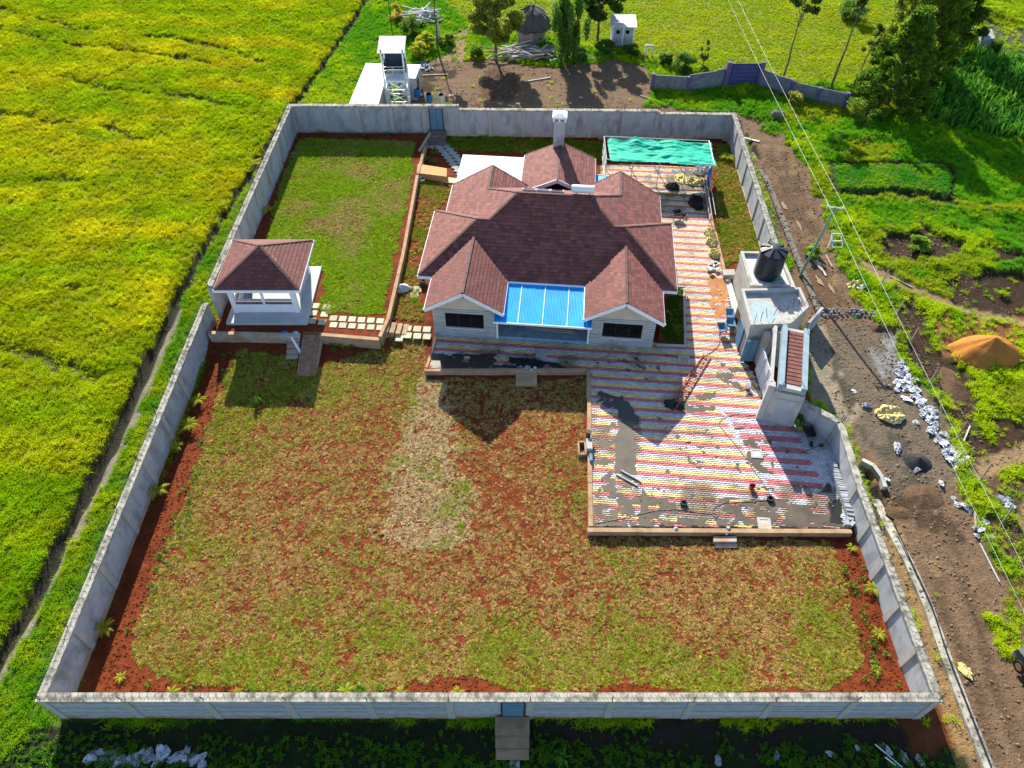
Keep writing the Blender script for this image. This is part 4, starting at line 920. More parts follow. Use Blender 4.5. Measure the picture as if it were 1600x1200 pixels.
t = thing('junction_box', 'open concrete inspection box with pale lid beside the kerb wall', 'box', P(656, 282, .36)); c = P(656, 281, .36)
for dx, dy, sx, sy in ((-.4, 0, .1, .9), (.4, 0, .1, .9), (0, -.4, .7, .1), (0, .4, .7, .1)): mm = MB(); mm.obox((c.x+dx, c.y+dy, .3), sx, sy, .32); mm.build('box_side', M['plinth'], t)
mm = MB(); mm.obox((c.x-.1, c.y+.1, .63), .7, .5, .05, -.4); mm.build('lid', M['tin'], t)
mm = MB(); po = zpoly([(690, 276), (716, 279), (714, 287), (690, 284)], .40); mm.prism(po, .3, .42); setp(mm.build('threshold_slab', M['slab']), 'pale slab at the foot of the curving grey path', 'slab')
mm = MB(); mm.blob(P(628, 452, .36), (.75, .42, .42), 8, .35, 16, 8); setp(mm.build('bulk_bag', M['sack'], smooth=True), 'crumpled cream bulk bag lying beside the kerb wall left of the house', 'bag')
slabs('slab_path', 'loose stone slabs beside the left corner of the house', [tuple(P(652, 452, .37)[:2]), tuple(P(648, 461, .37)[:2])], .38, .62, 'slab', .1)
mm = MB(); mm.blob(P(661, 445, .36), (.3, .45, .4), 12, .5); setp(mm.build('junk_heap', M['darktrash']), 'small dark heap of junk against the left house wall', 'heap')

# ------------------------------------------------------------------ paved yard
PZ = .35
YARD = zpoly([(668, 575), (918, 575), (922, 822), (1327, 825), (1320, 745), (1303, 690), (1262, 640), (1204, 650), (1178, 585), (1155, 556), (1134, 440), (1112, 340), (1104, 262), (940, 255), (935, 300), (1000, 330), (1046, 400), (1040, 535), (683, 515)], PZ)
BED = zpoly([(1042, 448), (1070, 448), (1072, 541), (1024, 539)], PZ)
mb = MB(); mb.add([(p[0], p[1], PZ-.045) for p in YARD], [tuple(range(len(YARD)))]); o = mb.build('yard_bed', M['paverbed']); setp(o, kind='structure')
if o.data.polygons[0].normal.z < 0: o.data.flip_normals()
cu, su = math.cos(TH), math.sin(TH); R = random.Random(11)
CW, CL = .134, .235
col_r, col_y, col_g, col_w = (.53, .165, .175), (.68, .52, .21), (.46, .485, .52), (.48, .50, .53)
xs = [p[0] for p in YARD]; ys = [p[1] for p in YARD]
A0 = np.array([[(x-HO.x)*cu+(y-HO.y)*su, -(x-HO.x)*su+(y-HO.y)*cu] for x, y in YARD])
na0, na1 = int(A0[:, 0].min()/CL)-1, int(A0[:, 0].max()/CL)+2; nb0, nb1 = int(A0[:, 1].min()/CW)-1, int(A0[:, 1].max()/CW)+2
ia, ib = np.meshgrid(np.arange(na0, na1), np.arange(nb0, nb1)); ia = ia.ravel(); ib = ib.ravel()
a = (ia+.5*(ib % 2))*CL; b = ib*CW; wxx = HO.x+a*cu-b*su; wyy = HO.y+a*su+b*cu
house = (a > 1.3) & (a < 16.0) & (b > -2.4) & (b < 10) | ((a > 6) & (a < 11) & (b < 15) & (b > 9)) | (a < 8) & (b > 9)
k = inpoly(wxx, wyy, YARD) & ~inpoly(wxx, wyy, BED) & ~house
ia, ib, wxx, wyy = ia[k], ib[k], wxx[k], wyy[k]
g = .0035; z_ = .024    # paver outline with notched sides
out = [(-CL/2+g, -CW/2+g), (-CL*.18, -CW/2+g), (-CL*.12, -CW/2+g+z_), (CL*.18, -CW/2+g+z_), (CL*.24, -CW/2+g), (CL/2-g, -CW/2+g), (CL/2-g, CW/2-g), (CL*.24, CW/2-g), (CL*.18, CW/2-g+z_*.7), (-CL*.12, CW/2-g+z_*.7), (-CL*.18, CW/2-g), (-CL/2+g, CW/2-g)]
out = np.array(out); no = len(out); n = len(ia)
ox = out[:, 0]*cu-out[:, 1]*su; oy = out[:, 0]*su+out[:, 1]*cu
dz = RNG.uniform(-.005, .005, n)
VT = np.stack([wxx[:, None]+ox, wyy[:, None]+oy, np.broadcast_to((PZ+dz)[:, None], (n, no))], -1); VBm = VT.copy(); VBm[..., 2] -= .045
V = np.concatenate([VT, VBm], 1).reshape(-1, 3)
us, vs = proj_np(wxx, wyy, 0*wxx+PZ)
kind = (ib//2) % 3; c3 = np.array([col_r, col_y, col_g])[kind]
noyel = (wxx > 13.2+(28.5-wyy)*.28) & (wyy < 29)           # the newer bay by the gate has only red and white
kk = (ib//3) % 2; c3[noyel] = np.array([col_r, col_w])[kk[noyel]]
rim = noyel & (wxx > 17.75+np.clip((24-wyy)*.12, -.3, .5)); c3[rim] = col_w
seam = (np.abs(wxx-(13.2+(28.5-wyy)*.28)) < .12) & (wyy < 29); c3[seam] = col_w
c3 = c3*RNG.uniform(.82, 1.12, n)[:, None]*(.85+.3*fbm(wxx*.6, wyy*.6, 140))[:, None]
zone = inpoly(us, vs, [(924, 640), (1000, 650), (1010, 745), (1110, 755), (1325, 760), (1330, 830), (920, 830)])*.40+inpoly(us, vs, [(670, 540), (900, 555), (918, 580), (668, 580)])*.35+(vs < 330)*.30
dirt = np.clip((fbm(wxx*1.1, wyy*1.1, 150)-.56+zone*.45)*4.0, 0, 1)*np.clip(.45+zone, 0, .8)
c3 = c3*(1-dirt[:, None])+np.array((.15, .11, .07))*dirt[:, None]
cols = np.repeat(c3, 2*no, 0)
base = (np.arange(n)*2*no)[:, None]
FT = base+np.arange(no)[None]
FS = np.stack([base+np.arange(no)+no, base+(np.arange(no)+1) % no+no, base+(np.arange(no)+1) % no, base+np.arange(no)], -1).reshape(-1, 4)
me = bpy.data.meshes.new('pavers'); m1, m2 = len(FT), len(FS)
me.vertices.add(len(V)); me.vertices.foreach_set('co', V.astype(np.float32).ravel())
me.loops.add(m1*no+m2*4); me.loops.foreach_set('vertex_index', np.r_[FT.ravel(), FS.ravel()].astype(np.int32))
me.polygons.add(m1+m2); me.polygons.foreach_set('loop_start', np.r_[np.arange(m1)*no, m1*no+np.arange(m2)*4].astype(np.int32)); me.update(calc_edges=True)
at = me.attributes.new('col', 'FLOAT_COLOR', 'POINT'); at.data.foreach_set('color', np.c_[cols, np.ones(len(cols))].astype(np.float32).ravel()); me.materials.append(M['paver'])
setp(link('yard_pavers', me), 'red, yellow and pale blue interlocking pavers laid in stripes', 'pavers', kind='stuff')
# kerb round the yard
kerbline('yard_kerb', 'brown kerb along the upper edge of the lawn below the verandah paving', [tuple(P(666, 578, .4)[:2]), tuple(P(919, 578, .4)[:2])], -.15, .42, .22)
kerbline('yard_kerb', 'brown kerb along the left edge of the wide paved yard', [tuple(P(920, 583, .4)[:2]), tuple(P(923, 822, .4)[:2])], -.15, .42, .24)
kerbline('yard_kerb', 'long brown kerb along the near edge of the wide paved yard', [tuple(P(922, 828, .4)[:2]), tuple(P(1331, 830, .4)[:2])], -.15, .42, .26)
kerbline('yard_kerb', 'slim kerb closing the paving at the left end of the verandah', [tuple(P(667, 573, .4)[:2]), tuple(P(683, 521, .4)[:2])], -.05, .42, .18)
kerbline('driveway_kerb', 'pale kerb between the striped driveway and the right grass strip', [tuple(P(1101, 258, .5)[:2]), tuple(P(1110, 335, .5)[:2]), tuple(P(1136, 440, .5)[:2])], .1, .58, .2)
kerbline('bed_kerb', 'concrete kerb round the dark planting bed beside the right gable', [tuple(P(1028, 538, .45)[:2]), tuple(P(1071, 540, .45)[:2]), tuple(P(1069, 450, .45)[:2])], .1, .47, .16, 'concrete')
mb = MB(); mb.prism(zpoly([(1036, 452), (1068, 452), (1069, 537), (1028, 536)], .4), .2, .39); setp(mb.build('planting_bed', M['redsoil']), kind='structure')
# wet mud, dried slurry and washes lying on the paving
def film(name, label, polys, z, m, thr, sc, seed, warp=.35, st=.055):
    P_ = [zpoly(q, z) for q in polys]; xs = [p[0] for q in P_ for p in q]; ys = [p[1] for q in P_ for p in q]
    X, Y = np.meshgrid(np.arange(min(xs)-.4, max(xs)+.4, st), np.arange(min(ys)-.4, max(ys)+.4, st))
    w1 = warp*2*(fbm(X*1.7, Y*1.7, seed+9)-.5); w2 = warp*2*(fbm(X*1.7, Y*1.7, seed+19)-.5); k = np.zeros(X.shape, bool)
    for q in P_: k |= inpoly(X+w1, Y+w2, q)
    k &= fbm(X*sc, Y*sc*1.25, seed, 4) > thr; k &= inpoly(X, Y, YARD) & ~inpoly(X, Y, BED)
    i = np.nonzero(k.ravel())[0]; X = X.ravel()[i]; Y = Y.ravel()[i]; h = st/2*1.02
    V = np.stack([np.stack([X+dx*h, Y+dy*h, 0*X+z+.009+.003*vnoise(X*3, Y*3, 4)], -1) for dx, dy in ((-1, -1), (1, -1), (1, 1), (-1, 1))], 1).reshape(-1, 3)
    me = npmesh(name, V, np.arange(len(V)).reshape(-1, 4), M[m]); return setp(link(name, me), label, 'mud', kind='stuff')
film('dried_slurry', 'brown cement slurry spread over the left side of the wide yard', [[(926, 668), (990, 655), (1000, 700), (985, 745), (1010, 770), (1055, 780), (1060, 824), (930, 824)]], PZ, 'mudfilm', .54, 2.1, 200, .3)
film('dried_slurry', 'brown cement slurry along the near edge of the wide yard', [[(1000, 765), (1100, 775), (1200, 780), (1300, 785), (1324, 822), (1000, 824)]], PZ, 'mudfilm', .475, 1.9, 210, .3)
film('dried_slurry', 'upright brown slurry band near the left of the yard', [[(965, 655), (990, 655), (992, 745), (962, 740)]], PZ, 'mudfilm', .2, 1.2, 215, .25)
film('wet_mud', 'black wet mud patch near the left kerb of the yard', [[(935, 612), (975, 620), (992, 640), (996, 662), (972, 660), (962, 640), (935, 630)]], PZ+.003, 'darkmud', .33, 1.5, 220)
film('wet_mud', 'black wet mud along the kerb in front of the verandah', [[(672, 552), (740, 553), (800, 556), (850, 565), (885, 574), (780, 577), (672, 577)]], PZ, 'darkmud', .43, 1.3, 230, .3)
film('dried_slurry', 'mud patch around the square cover in the middle of the yard', [[(1160, 690), (1205, 686), (1212, 738), (1190, 742), (1165, 715)]], PZ, 'mudfilm', .42, 1.2, 240)
film('dried_slurry', 'mud spill beside the foot of the ladder', [[(1055, 622), (1115, 612), (1118, 640), (1085, 645), (1050, 640)]], PZ, 'mudfilm', .42, 1.4, 250)
film('dried_slurry', 'scattered mud spots between ladder and gate', [[(1125, 565), (1170, 580), (1190, 625), (1150, 620), (1120, 585)]], PZ, 'mudfilm', .58, 1.8, 260)
film('dried_slurry', 'scattered mud specks over the sunlit paving', [[(1000, 650), (1230, 660), (1280, 770), (1020, 770)], [(720, 535), (1040, 560), (1060, 600), (930, 590)]], PZ, 'mudfilm', .735, 2.2, 270)
film('mud_wash', 'orange mud wash on the driveway beside the pale walkway', [[(1106, 425), (1136, 442), (1144, 488), (1120, 498), (1108, 470)]], PZ, 'rustwash', .40, 1.3, 280)
film('dried_slurry', 'grimy patches on the rear paving below the green net', [[(985, 262), (1100, 265), (1105, 320), (1060, 310), (1000, 285)]], PZ, 'mudfilm', .56, 1.2, 290)
film('dried_slurry', 'dark damp corner of the yard beside the stacked pavers', [[(1285, 765), (1310, 745), (1322, 822), (1300, 822)]], PZ+.002, 'darkmud', .45, 1.4, 300)
def cover(label, px, py, s, m, rz=TH):
    c = P(px, py, PZ); t = thing('manhole_cover', label, 'manhole cover', (c.x, c.y, PZ), rz)
    for dx, dy, sx, sy in ((-s/2, 0, .12, s+.12), (s/2, 0, .12, s+.12), (0, -s/2, s-.12, .12), (0, s/2, s-.12, .12)):
        mm = MB(); mm.box(dx-sx/2, dx+sx/2, dy-sy/2, dy+sy/2, -.02, .05); mm.build('cover_rim', M['concrete'], t, local=True)
    mm = MB(); mm.box(-s/2+.06, s/2-.06, -s/2+.06, s/2-.06, -.02, .03); mm.build('cover_plate', M[m], t, local=True)
cover('grey square manhole cover in front of the verandah', 846, 552, .62, 'concrete'); cover('square manhole cover with brown plate near the planting bed', 1069, 563, .62, 'plinth')
cover('pale square cover ringed by mud in the yard', 1182, 709, .55, 'screed'); cover('flat grey cover in the slurry near the front kerb', 1194, 818, .6, 'plinth')

# ------------------------------------------------------------------ things standing about the yard
def ladder(label, a, b, wd, nr, m='ladder'):
    a = Vector(a); b = Vector(b); d = (b-a).normalized(); s = d.cross(Vector((0, 0, 1))).normalized()*wd/2
    t = thing('ladder', label, 'ladder', (a.x, a.y, min(a.z, b.z)))
    for q in (-1, 1): mm = MB(); mm.bar(a+s*q, b+s*q, .06, .07); mm.build('rail', M[m], t)
    for i in range(nr):
        p = a.lerp(b, (i+.6)/nr); mm = MB(); mm.bar(p-s, p+s, .045, .045); mm.build('rung', M[m], t)
ladder('red-brown wooden ladder lying across the striped yard', P(1105, 556, .40), P(1051, 634, .55), .5, 12)
mm = MB(); mm.blob(P(1049, 632, PZ), (.45, .35, .35), 31, .5, 12, 7); setp(mm.build('cloth_heap', M['darktrash']), 'dark heap of cloth at the foot of the ladder', 'heap')
mm = MB(); mm.blob(P(1062, 637, PZ), (.28, .24, .22), 33, .5, 10, 6); setp(mm.build('cloth_heap', M['darktrash']), 'smaller black bundle just right of the ladder foot', 'heap')
def hose(label, pix, z=PZ+.03, r=.015, m='hose', name='hose', cat='hose'):
    pts = [P(x, y, z) for x, y in pix]; out = []
    for i in range(len(pts)-1):
        p0 = pts[max(0, i-1)]; p1 = pts[i]; p2 = pts[i+1]; p3 = pts[min(len(pts)-1, i+2)]
        for k in range(6):
            t_ = k/6; out.append(.5*((2*p1)+(p2-p0)*t_+(2*p0-5*p1+4*p2-p3)*t_*t_+(3*p1-p0-3*p2+p3)*t_**3))
    out.append(pts[-1]); mm = MB(); mm.path(out, r, 5); return setp(mm.build(name, M[m]), label, cat)
hose('dark hose curling from the wheelbarrows past the ladder top', [(1124, 522), (1124, 537), (1112, 550), (1095, 557), (1065, 558), (1035, 554)], m='black')
hose('long pale hose looping across the middle of the yard', [(1197, 640), (1180, 648), (1140, 649), (1124, 660), (1130, 672), (1145, 690), (1165, 715), (1180, 738), (1196, 760), (1206, 778)])
hose('thin hose lying along the slurry at the near left', [(929, 818), (960, 812), (1000, 803), (1030, 797), (1062, 796), (1100, 802), (1118, 801)])
hose('thin pale hose with a loop near the front kerb', [(1204, 781), (1170, 784), (1135, 785), (1117, 793), (1113, 803), (1119, 808), (1122, 802)])
for q, (a, b_) in enumerate((((963, 741), (996, 759)), ((970, 735), (1001, 752)))):
    mm = MB(); mm.tube(P(*a, PZ+.06), P(*b_, PZ+.06), .05, .05, 10); setp(mm.build('pipe', M['steel']), ('nearer of two grey pipes lying on the slurry', 'farther of two grey pipes lying on the slurry')[q], 'pipe')
def ring(label, px, py, r=.2):
    c = P(px, py, PZ); mm = MB(); N = 16; prof = [(r*.55, .01), (r, .02), (r*1.05, .09), (r, .16), (r*.6, .17), (r*.55, .09)]; V = []; Fc = []
    for j, (rr, z) in enumerate(prof):
        for i in range(N): V.append((c.x+rr*math.cos(2*math.pi*i/N), c.y+rr*math.sin(2*math.pi*i/N), PZ+.012+z))
    for j in range(len(prof)):
        for i in range(N): Fc.append((j*N+i, j*N+(i+1) % N, ((j+1) % len(prof))*N+(i+1) % N, ((j+1) % len(prof))*N+i))
    mm.add(V, Fc); setp(mm.build('small_tyre', M['tyre'], smooth=True), label, 'tyre')
ring('small black tyre on the slurry near the front kerb', 1068, 788); ring('small black tyre right of centre near the front kerb', 1203, 781)
def bucket(label, px, py, m, r=.17, h=.3, z=PZ):
    c = P(px, py, z); t = thing('bucket', label, 'bucket', (c.x, c.y, z)); mm = MB(); mm.lathe(c, [(r*.75, 0), (r, h), (r*1.06, h), (r*1.06, h-.03), (r*.92, h-.03), (r*.68, .03)], 14); mm.build('body', M[m], t)
    mm = MB(); N = 10; mm.path([c+Vector((r*math.cos(math.pi*i/N), .05, h+.12*math.sin(math.pi*i/N))) for i in range(N+1)], .01, 4); mm.build('handle', M['steel'], t)
bucket('red plastic bucket in the sunlit part of the yard', 1174, 763, 'redplastic'); bucket('white bucket standing between ladder and gate', 1167, 606, 'white')
bucket('yellow planter bucket against the gate pier', 1227, 657, 'yellowsheet', .22, .3)
def barrow(label, px, py, rz, m='bluegrey'):
    c = P(px, py, PZ); t = thing('wheelbarrow', label, 'wheelbarrow', (c.x, c.y, PZ), rz)
    mm = MB(); o = [(-.45, -.33), (.4, -.28), (.4, .28), (-.45, .33)]; i_ = [(-.28, -.2), (.22, -.17), (.22, .17), (-.28, .2)]
    mm.add([(x, y, .62) for x, y in o]+[(x, y, .34) for x, y in i_]+[(x*.93, y*.93, .62) for x, y in o]+[(x*.95, y*.95, .37) for x, y in i_],
           [(0, 4, 5, 1), (1, 5, 6, 2), (2, 6, 7, 3), (3, 7, 4, 0), (4, 7, 6, 5), (8, 9, 13, 12), (9, 10, 14, 13), (10, 11, 15, 14), (11, 8, 12, 15), (12, 13, 14, 15), (0, 1, 9, 8), (1, 2, 10, 9), (2, 3, 11, 10), (3, 0, 8, 11)])
    mm.build('tray', M[m], t, local=True)
    for s in (-1, 1):
        mm = MB(); mm.tube((.62, .08*s, .2), (-.95, .28*s, .5), .02, .02, 6); mm.build('handle', M['rust'], t, local=True)
        mm = MB(); mm.tube((-.3, .2*s, .36), (-.42, .22*s, .0), .018, .018, 6); mm.build('leg', M['rust'], t, local=True)
    mm = MB(); N = 14
    V = [(.62+rr*math.cos(2*math.pi*i/N), y, .18+rr*math.sin(2*math.pi*i/N)) for (rr, y) in ((.1, -.04), (.18, -.04), (.18, .04), (.1, .04)) for i in range(N)]
    mm.add(V, [(j*N+i, j*N+(i+1) % N, ((j+1) % 4)*N+(i+1) % N, ((j+1) % 4)*N+i) for j in range(4) for i in range(N)]); mm.build('wheel', M['tyre'], t, local=True)
barrow('wheelbarrow parked by the angled wall under the gate pier', 1261, 684, -1.5, 'black')
barrow('wheelbarrow nearest the ladder beside the pale walkway', 1126, 520, 1.7); barrow('middle wheelbarrow of the row beside the pale walkway', 1139, 512, 1.4); barrow('rearmost wheelbarrow of the row beside the pale walkway', 1138, 498, 1.5)
mm = MB(); mm.bar(P(1252, 707, PZ+.03), P(1277, 698, PZ+.1), .03); mm.obox(P(1283, 696, PZ+.02), .3, .22, .03, .5); setp(mm.build('shovel', M['rust']), 'shovel lying on the pale paving below the wheelbarrow', 'shovel')
# potted plants by the pier
def leafplant(name, label, c, n, h, sp, wd, m, seed, cat='plant', group=None, parts=True):
    r = random.Random(seed); c = Vector(c); t = thing(name, label, cat, c, group=group)
    mm = MB()
    for i in range(n):
        a = r.uniform(0, 6.283); L = sp*r.uniform(.6, 1.1); hh = h*r.uniform(.6, 1.15); d = Vector((math.cos(a), math.sin(a), 0)); s = Vector((-d.y, d.x, 0))*wd*r.uniform(.7, 1.3)/2
        p0 = c+Vector((0, 0, hh*.15)); p1 = c+d*L*.5+Vector((0, 0, hh)); p2 = c+d*L+Vector((0, 0, hh*r.uniform(.3, .8)))
        mm.add([p0-s*.4, p0+s*.4, p1+s, p1-s, p2], [(0, 1, 2, 3), (3, 2, 4)])
    mm.build('leaves', M[m], t); q = MB(); q.tube(c-Vector((0, 0, .05)), c+Vector((0, 0, h*.5)), .02, .012, 5); q.build('stem', M['seedleaf'], t); return t
leafplant('potted_plant', 'leafy green plant standing against the gate pier', P(1243, 664, PZ), 26, .75, .45, .16, 'seedleaf', 3); leafplant('potted_plant', 'smaller yellow-leaved plant left of the wheelbarrow', P(1250, 672, PZ), 14, .4, .32, .12, 'paleleaf', 5)
leafplant('potted_plant', 'small orange-leaved plant behind the wheelbarrow tray', P(1272, 680, PZ), 9, .3, .25, .1, 'paleleaf', 7)
# pavers stacked on edge along the right wall
t = thing('paver_stack', 'long row of spare grey pavers stacked on edge against the right wall', 'paver stack', P(1312, 770, PZ)); me = None
for i in range(58):
    k = i/57; px = 1298+30*k; py = 726+82*k; c = P(px, py, PZ); o_ = MB(); o_.obox((c.x, c.y, PZ+.01), .42, .062, .30+random.uniform(-.05, .03), random.uniform(-.08, .08)-.15); o_.build('paver', M['blockwall'], t)
for i, (px, py) in enumerate(((1327, 812), (1330, 820), (1322, 818))):
    mm = MB(); c = P(px, py, PZ); mm.obox(c, .35, .22, .2, i*.7); setp(mm.build('loose_block', M['blockwall']), 'grey block lying loose at the end of the paver stack', 'block', 'loose blocks by the paver stack')
t = thing('kerb_steps', 'two small concrete steps outside the near kerb of the yard', 'steps', P(1133, 842, 0))
mm = MB(); mm.prism(zpoly([(1115, 838), (1151, 838), (1151, 846), (1115, 846)], .25), -.05, .25); mm.build('step', M['plinth'], t)
mm = MB(); mm.prism(zpoly([(1118, 849), (1152, 849), (1152, 855), (1118, 855)], .10), -.05, .10); mm.build('step', M['plinth'], t)
mm = MB(); mm.prism(zpoly([(806, 583), (839, 583), (839, 601), (806, 601)], .2), -.05, .26); setp(mm.build('lawn_step', M['kerb']), 'single brown step from the verandah paving down to the lawn', 'step')
for i, (px, py) in enumerate(((823, 575), (831, 578), (836, 575), (1138, 825), (1135, 834), (1056, 826), (994, 758))):
    mm = MB(); c = P(px, py, .42 if py < 830 and px != 994 else .3); mm.blob(c, (.12, .1, .09), 60+i, .4, 8, 4); setp(mm.build('stone', M['sack']), ('pale stone', 'second pale stone', 'third pale stone', 'pale stone', 'pinkish pale stone', 'pale stone', 'pale stone')[i]+(' on the kerb left of the lawn step', ' on the kerb above the lawn step', ' on the kerb right of the lawn step', ' on the near kerb above the two small steps', ' on the upper of the two small kerb steps', ' on the near kerb left of centre', ' beside the ends of the two grey pipes')[i], 'stone', 'pale stones about the yard')
# pump stand at the left kerb
c = P(917, 690, .4); t = thing('pump_stand', 'small concrete pump stand with black pipe on the left yard kerb', 'pump', (c.x, c.y, .3))
mm = MB(); mm.obox((c.x+.1, c.y-.35, .35), .34, .75, .35); mm.build('block', M['concrete'], t); mm = MB(); mm.lathe((c.x+.1, c.y+.35, .4), [(.13, 0), (.13, .5), (.16, .5), (.16, .56), (.10, .56)], 12); mm.build('pipe', M['black'], t)
mm = MB()
for dx, dy, sx, sy in ((-.5, -.35, .1, .9), (-.1, -.35, .1, .9), (-.3, -.8, .5, .1), (-.3, .1, .5, .1)): mm.obox((c.x+dx, c.y+dy, -.02), sx, sy, .3)
mm.build('soakaway_frame', M['kerb'], t); mm = MB(); mm.tube((c.x+.16, c.y-1.0, .5), (c.x+.16, c.y-1.5, .5), .11, .11, 12); mm.build('motor', M['bluegrey'], t)
# trestle of sticks in front of the verandah, planks on the verandah floor
c = P(960, 535, PZ); t = thing('stick_trestle', 'rough trestle of crossed sticks in front of the right gable', 'trestle', (c.x, c.y, PZ))
for a, b_ in (((-.8, -.5, 0), (.2, .5, .9)), ((-.1, -.6, 0), (.9, .5, .9)), ((-.9, .6, 0), (.1, -.4, .9)), ((.2, .8, 0), (.1, -.3, 1.0)), ((-.3, -1.1, .02), (-.2, -.2, .5)), ((0, -.05, .82), (.95, .15, .86)), ((-.5, -1.4, .04), (.1, -.4, .3))):
    mm = MB(); mm.tube(c+Vector(a), c+Vector(b_), .035, .025, 6); mm.build('stick', M['timber'], t)
for i in range(7):
    a = hw(7.6+random.uniform(-.2, .3), -1.6+i*.12, .52+.05*(i % 3)); b_ = hw(10.9+random.uniform(-.5, .3), -1.75+i*.13, .52+.05*(i % 3)); mm = MB(); mm.bar(a, b_, .13, .05); setp(mm.build('plank', M['timber']), 'brown plank in the loose pile on the verandah floor', 'plank', 'planks on the verandah floor')
for i, (px, py, L, an) in enumerate(((942, 560, .8, .4), (985, 570, .5, -.7), (1008, 566, .4, 1.2), (935, 573, .6, -.4), (1075, 690, .35, .2), (1155, 668, .6, .1))):
    c = P(px, py, PZ+.03); mm = MB(); d = Vector((math.cos(an), math.sin(an), 0))*L/2; mm.bar(c-d, c+d, .05, .04); setp(mm.build('offcut', M['timber']), 'short timber offcut lying loose on the paving', 'offcut', 'timber offcuts on the paving')

# ------------------------------------------------------------------ green net shelter
c = P(1030, 240, .35); t = thing('net_shelter', 'pipe-framed shelter draped with a green shade net by the back wall', 'shelter', (c.x, c.y, .35))
n0, n1, n2, n3 = P(944, 213, 2.7), P(1108, 220, 2.7), P(1116, 257, 2.7), P(948, 249, 2.7)
for k in range(5):
    for a, b_ in ((n0, n1), (n3, n2)):
        p = a.lerp(b_, k/4); mm = MB(); mm.tube((p.x, p.y, .3), p, .035, .035, 7); mm.build('post', M['steel'], t)
for a, b_ in ((n0, n1), (n1, n2), (n2, n3), (n3, n0)): mm = MB(); mm.tube(a, b_, .035, .035, 7); mm.build('top_rail', M['steel'], t)
for h in (.9, 1.5, 2.1): mm = MB(); mm.tube(n0-Vector((0, 0, 2.7-h)), n3-Vector((0, 0, 2.7-h)), .025, .025, 6); mm.build('side_rail', M['steel'], t)
NU, NV = 110, 46; V = np.zeros((NV+1, NU+1, 3)); s_, t_ = np.meshgrid(np.linspace(.03, 1.02, NU+1), np.linspace(-.06, .93, NV+1))
q0, q1, q2, q3 = [np.array(p) for p in (n3, n2, n1, n0)]
V = ((1-t_)[..., None]*((1-s_)[..., None]*q0+s_[..., None]*q1)+t_[..., None]*((1-s_)[..., None]*q3+s_[..., None]*q2))
hump = .34*np.exp(-((s_-.30)/.06)**2)+.30*np.exp(-((s_-.66)/.07)**2)
V[..., 2] += .05+hump*np.clip(1-abs(t_-.78)/.35, 0, 1)*.9+.16*np.sin(s_*9+t_*4)*np.sin(t_*3.1)-.14*np.sin(np.clip(t_, 0, 1)*math.pi)+.22*(fbm(s_*7+t_*3, t_*7-s_*2, 9)-.5)+.10*(fbm(s_*7+t_*12, t_*22-s_*5, 19, 3)-.5)-.10*np.abs(fbm(s_*5-t_*4, t_*16+s_*9, 39, 3)-.5)*2
V[..., 1] += .25*(fbm(s_*6, 0*s_, 29)-.5)*(t_ > .8)
V[..., 2] -= 1.1*np.clip(.06-s_, 0, 1)*6*np.clip(t_, 0, 1)
ni = np.arange((NV+1)*(NU+1)).reshape(NV+1, NU+1); NF = np.stack([ni[:-1, :-1], ni[:-1, 1:], ni[1:, 1:], ni[1:, :-1]], -1).reshape(-1, 4)
W = V.reshape(-1, 3)-np.array((c.x, c.y, .35)); link('shade_net', npmesh('shade_net', W, NF, M['greennet'], None, True), t)
def tarp(name, label, px, py, z, sx, sy, h, m, seed, cat='sheet', rz=0, group=None):
    c = P(px, py, z); N = 40; X, Y = np.meshgrid(np.linspace(-1, 1, N), np.linspace(-1, 1, N)); an = np.arctan2(Y, X); X0, Y0 = X*np.sqrt(1-Y*Y/2), Y*np.sqrt(1-X*X/2)
    k = .62+.62*fbm(np.cos(an)*2.1+seed*1.3, np.sin(an)*2.1+seed*.7, seed); XX_ = X0*sx/2*k+.08*(fbm(X*4, Y*4, seed+6)-.5); YY_ = Y0*sy/2*k+.08*(fbm(X*4+3, Y*4, seed+7)-.5)
    ed = np.clip(1.08-np.maximum(abs(X), abs(Y))**3, 0, 1)
    rid = 1-np.abs(fbm(X*1.6+seed, Y*1.6+Y*X, seed, 3)-.5)*4; rid2 = np.abs(fbm(X*4.2-Y*2, Y*3.4+seed, seed+2, 3)-.5)*2
    Z_ = h*ed*(.15+.75*np.clip(rid, 0, 1)**2*fbm(X*1.2+seed*2, Y*1.2, seed+4)*1.5+.7*rid2)+.02
    cs, sn = math.cos(rz), math.sin(rz); V = np.stack([XX_*cs-YY_*sn, XX_*sn+YY_*cs, Z_], -1).reshape(-1, 3); i = np.arange(N*N).reshape(N, N)
    o = link(name, npmesh(name, V, np.stack([i[:-1, :-1], i[:-1, 1:], i[1:, 1:], i[1:, :-1]], -1).reshape(-1, 4), M[m], None, False)); o.location = c; return setp(o, label, cat, group)
for i, (px, py, w_) in enumerate(((1110, 366, 'rearmost of three'), (1113, 379, 'middle of three'), (1117, 397, 'nearest of three'))):
    tarp('sacking', w_+' yellow sacking bundles against the driveway kerb', px, py, PZ, 1.1, 1.35, .5, 'yellowsheet', 40+i, 'sacking')
tarp('sacking', 'pale yellow sheet heaped at the rear corner of the driveway', 1088, 285, PZ, 2.2, 1.3, .4, 'yellowsheet', 45, 'sacking'); tarp('sacking', 'grey plastic sheet bundle beside the kerb below the net', 1095, 270, PZ, 1.4, 1.1, .6, 'sack', 46, 'sacking')
tarp('sacking', 'crumpled tan sheet on the rear paving under the net', 1065, 280, PZ, 1.3, 1.6, .25, 'yellowsheet', 49, 'sacking', .4)
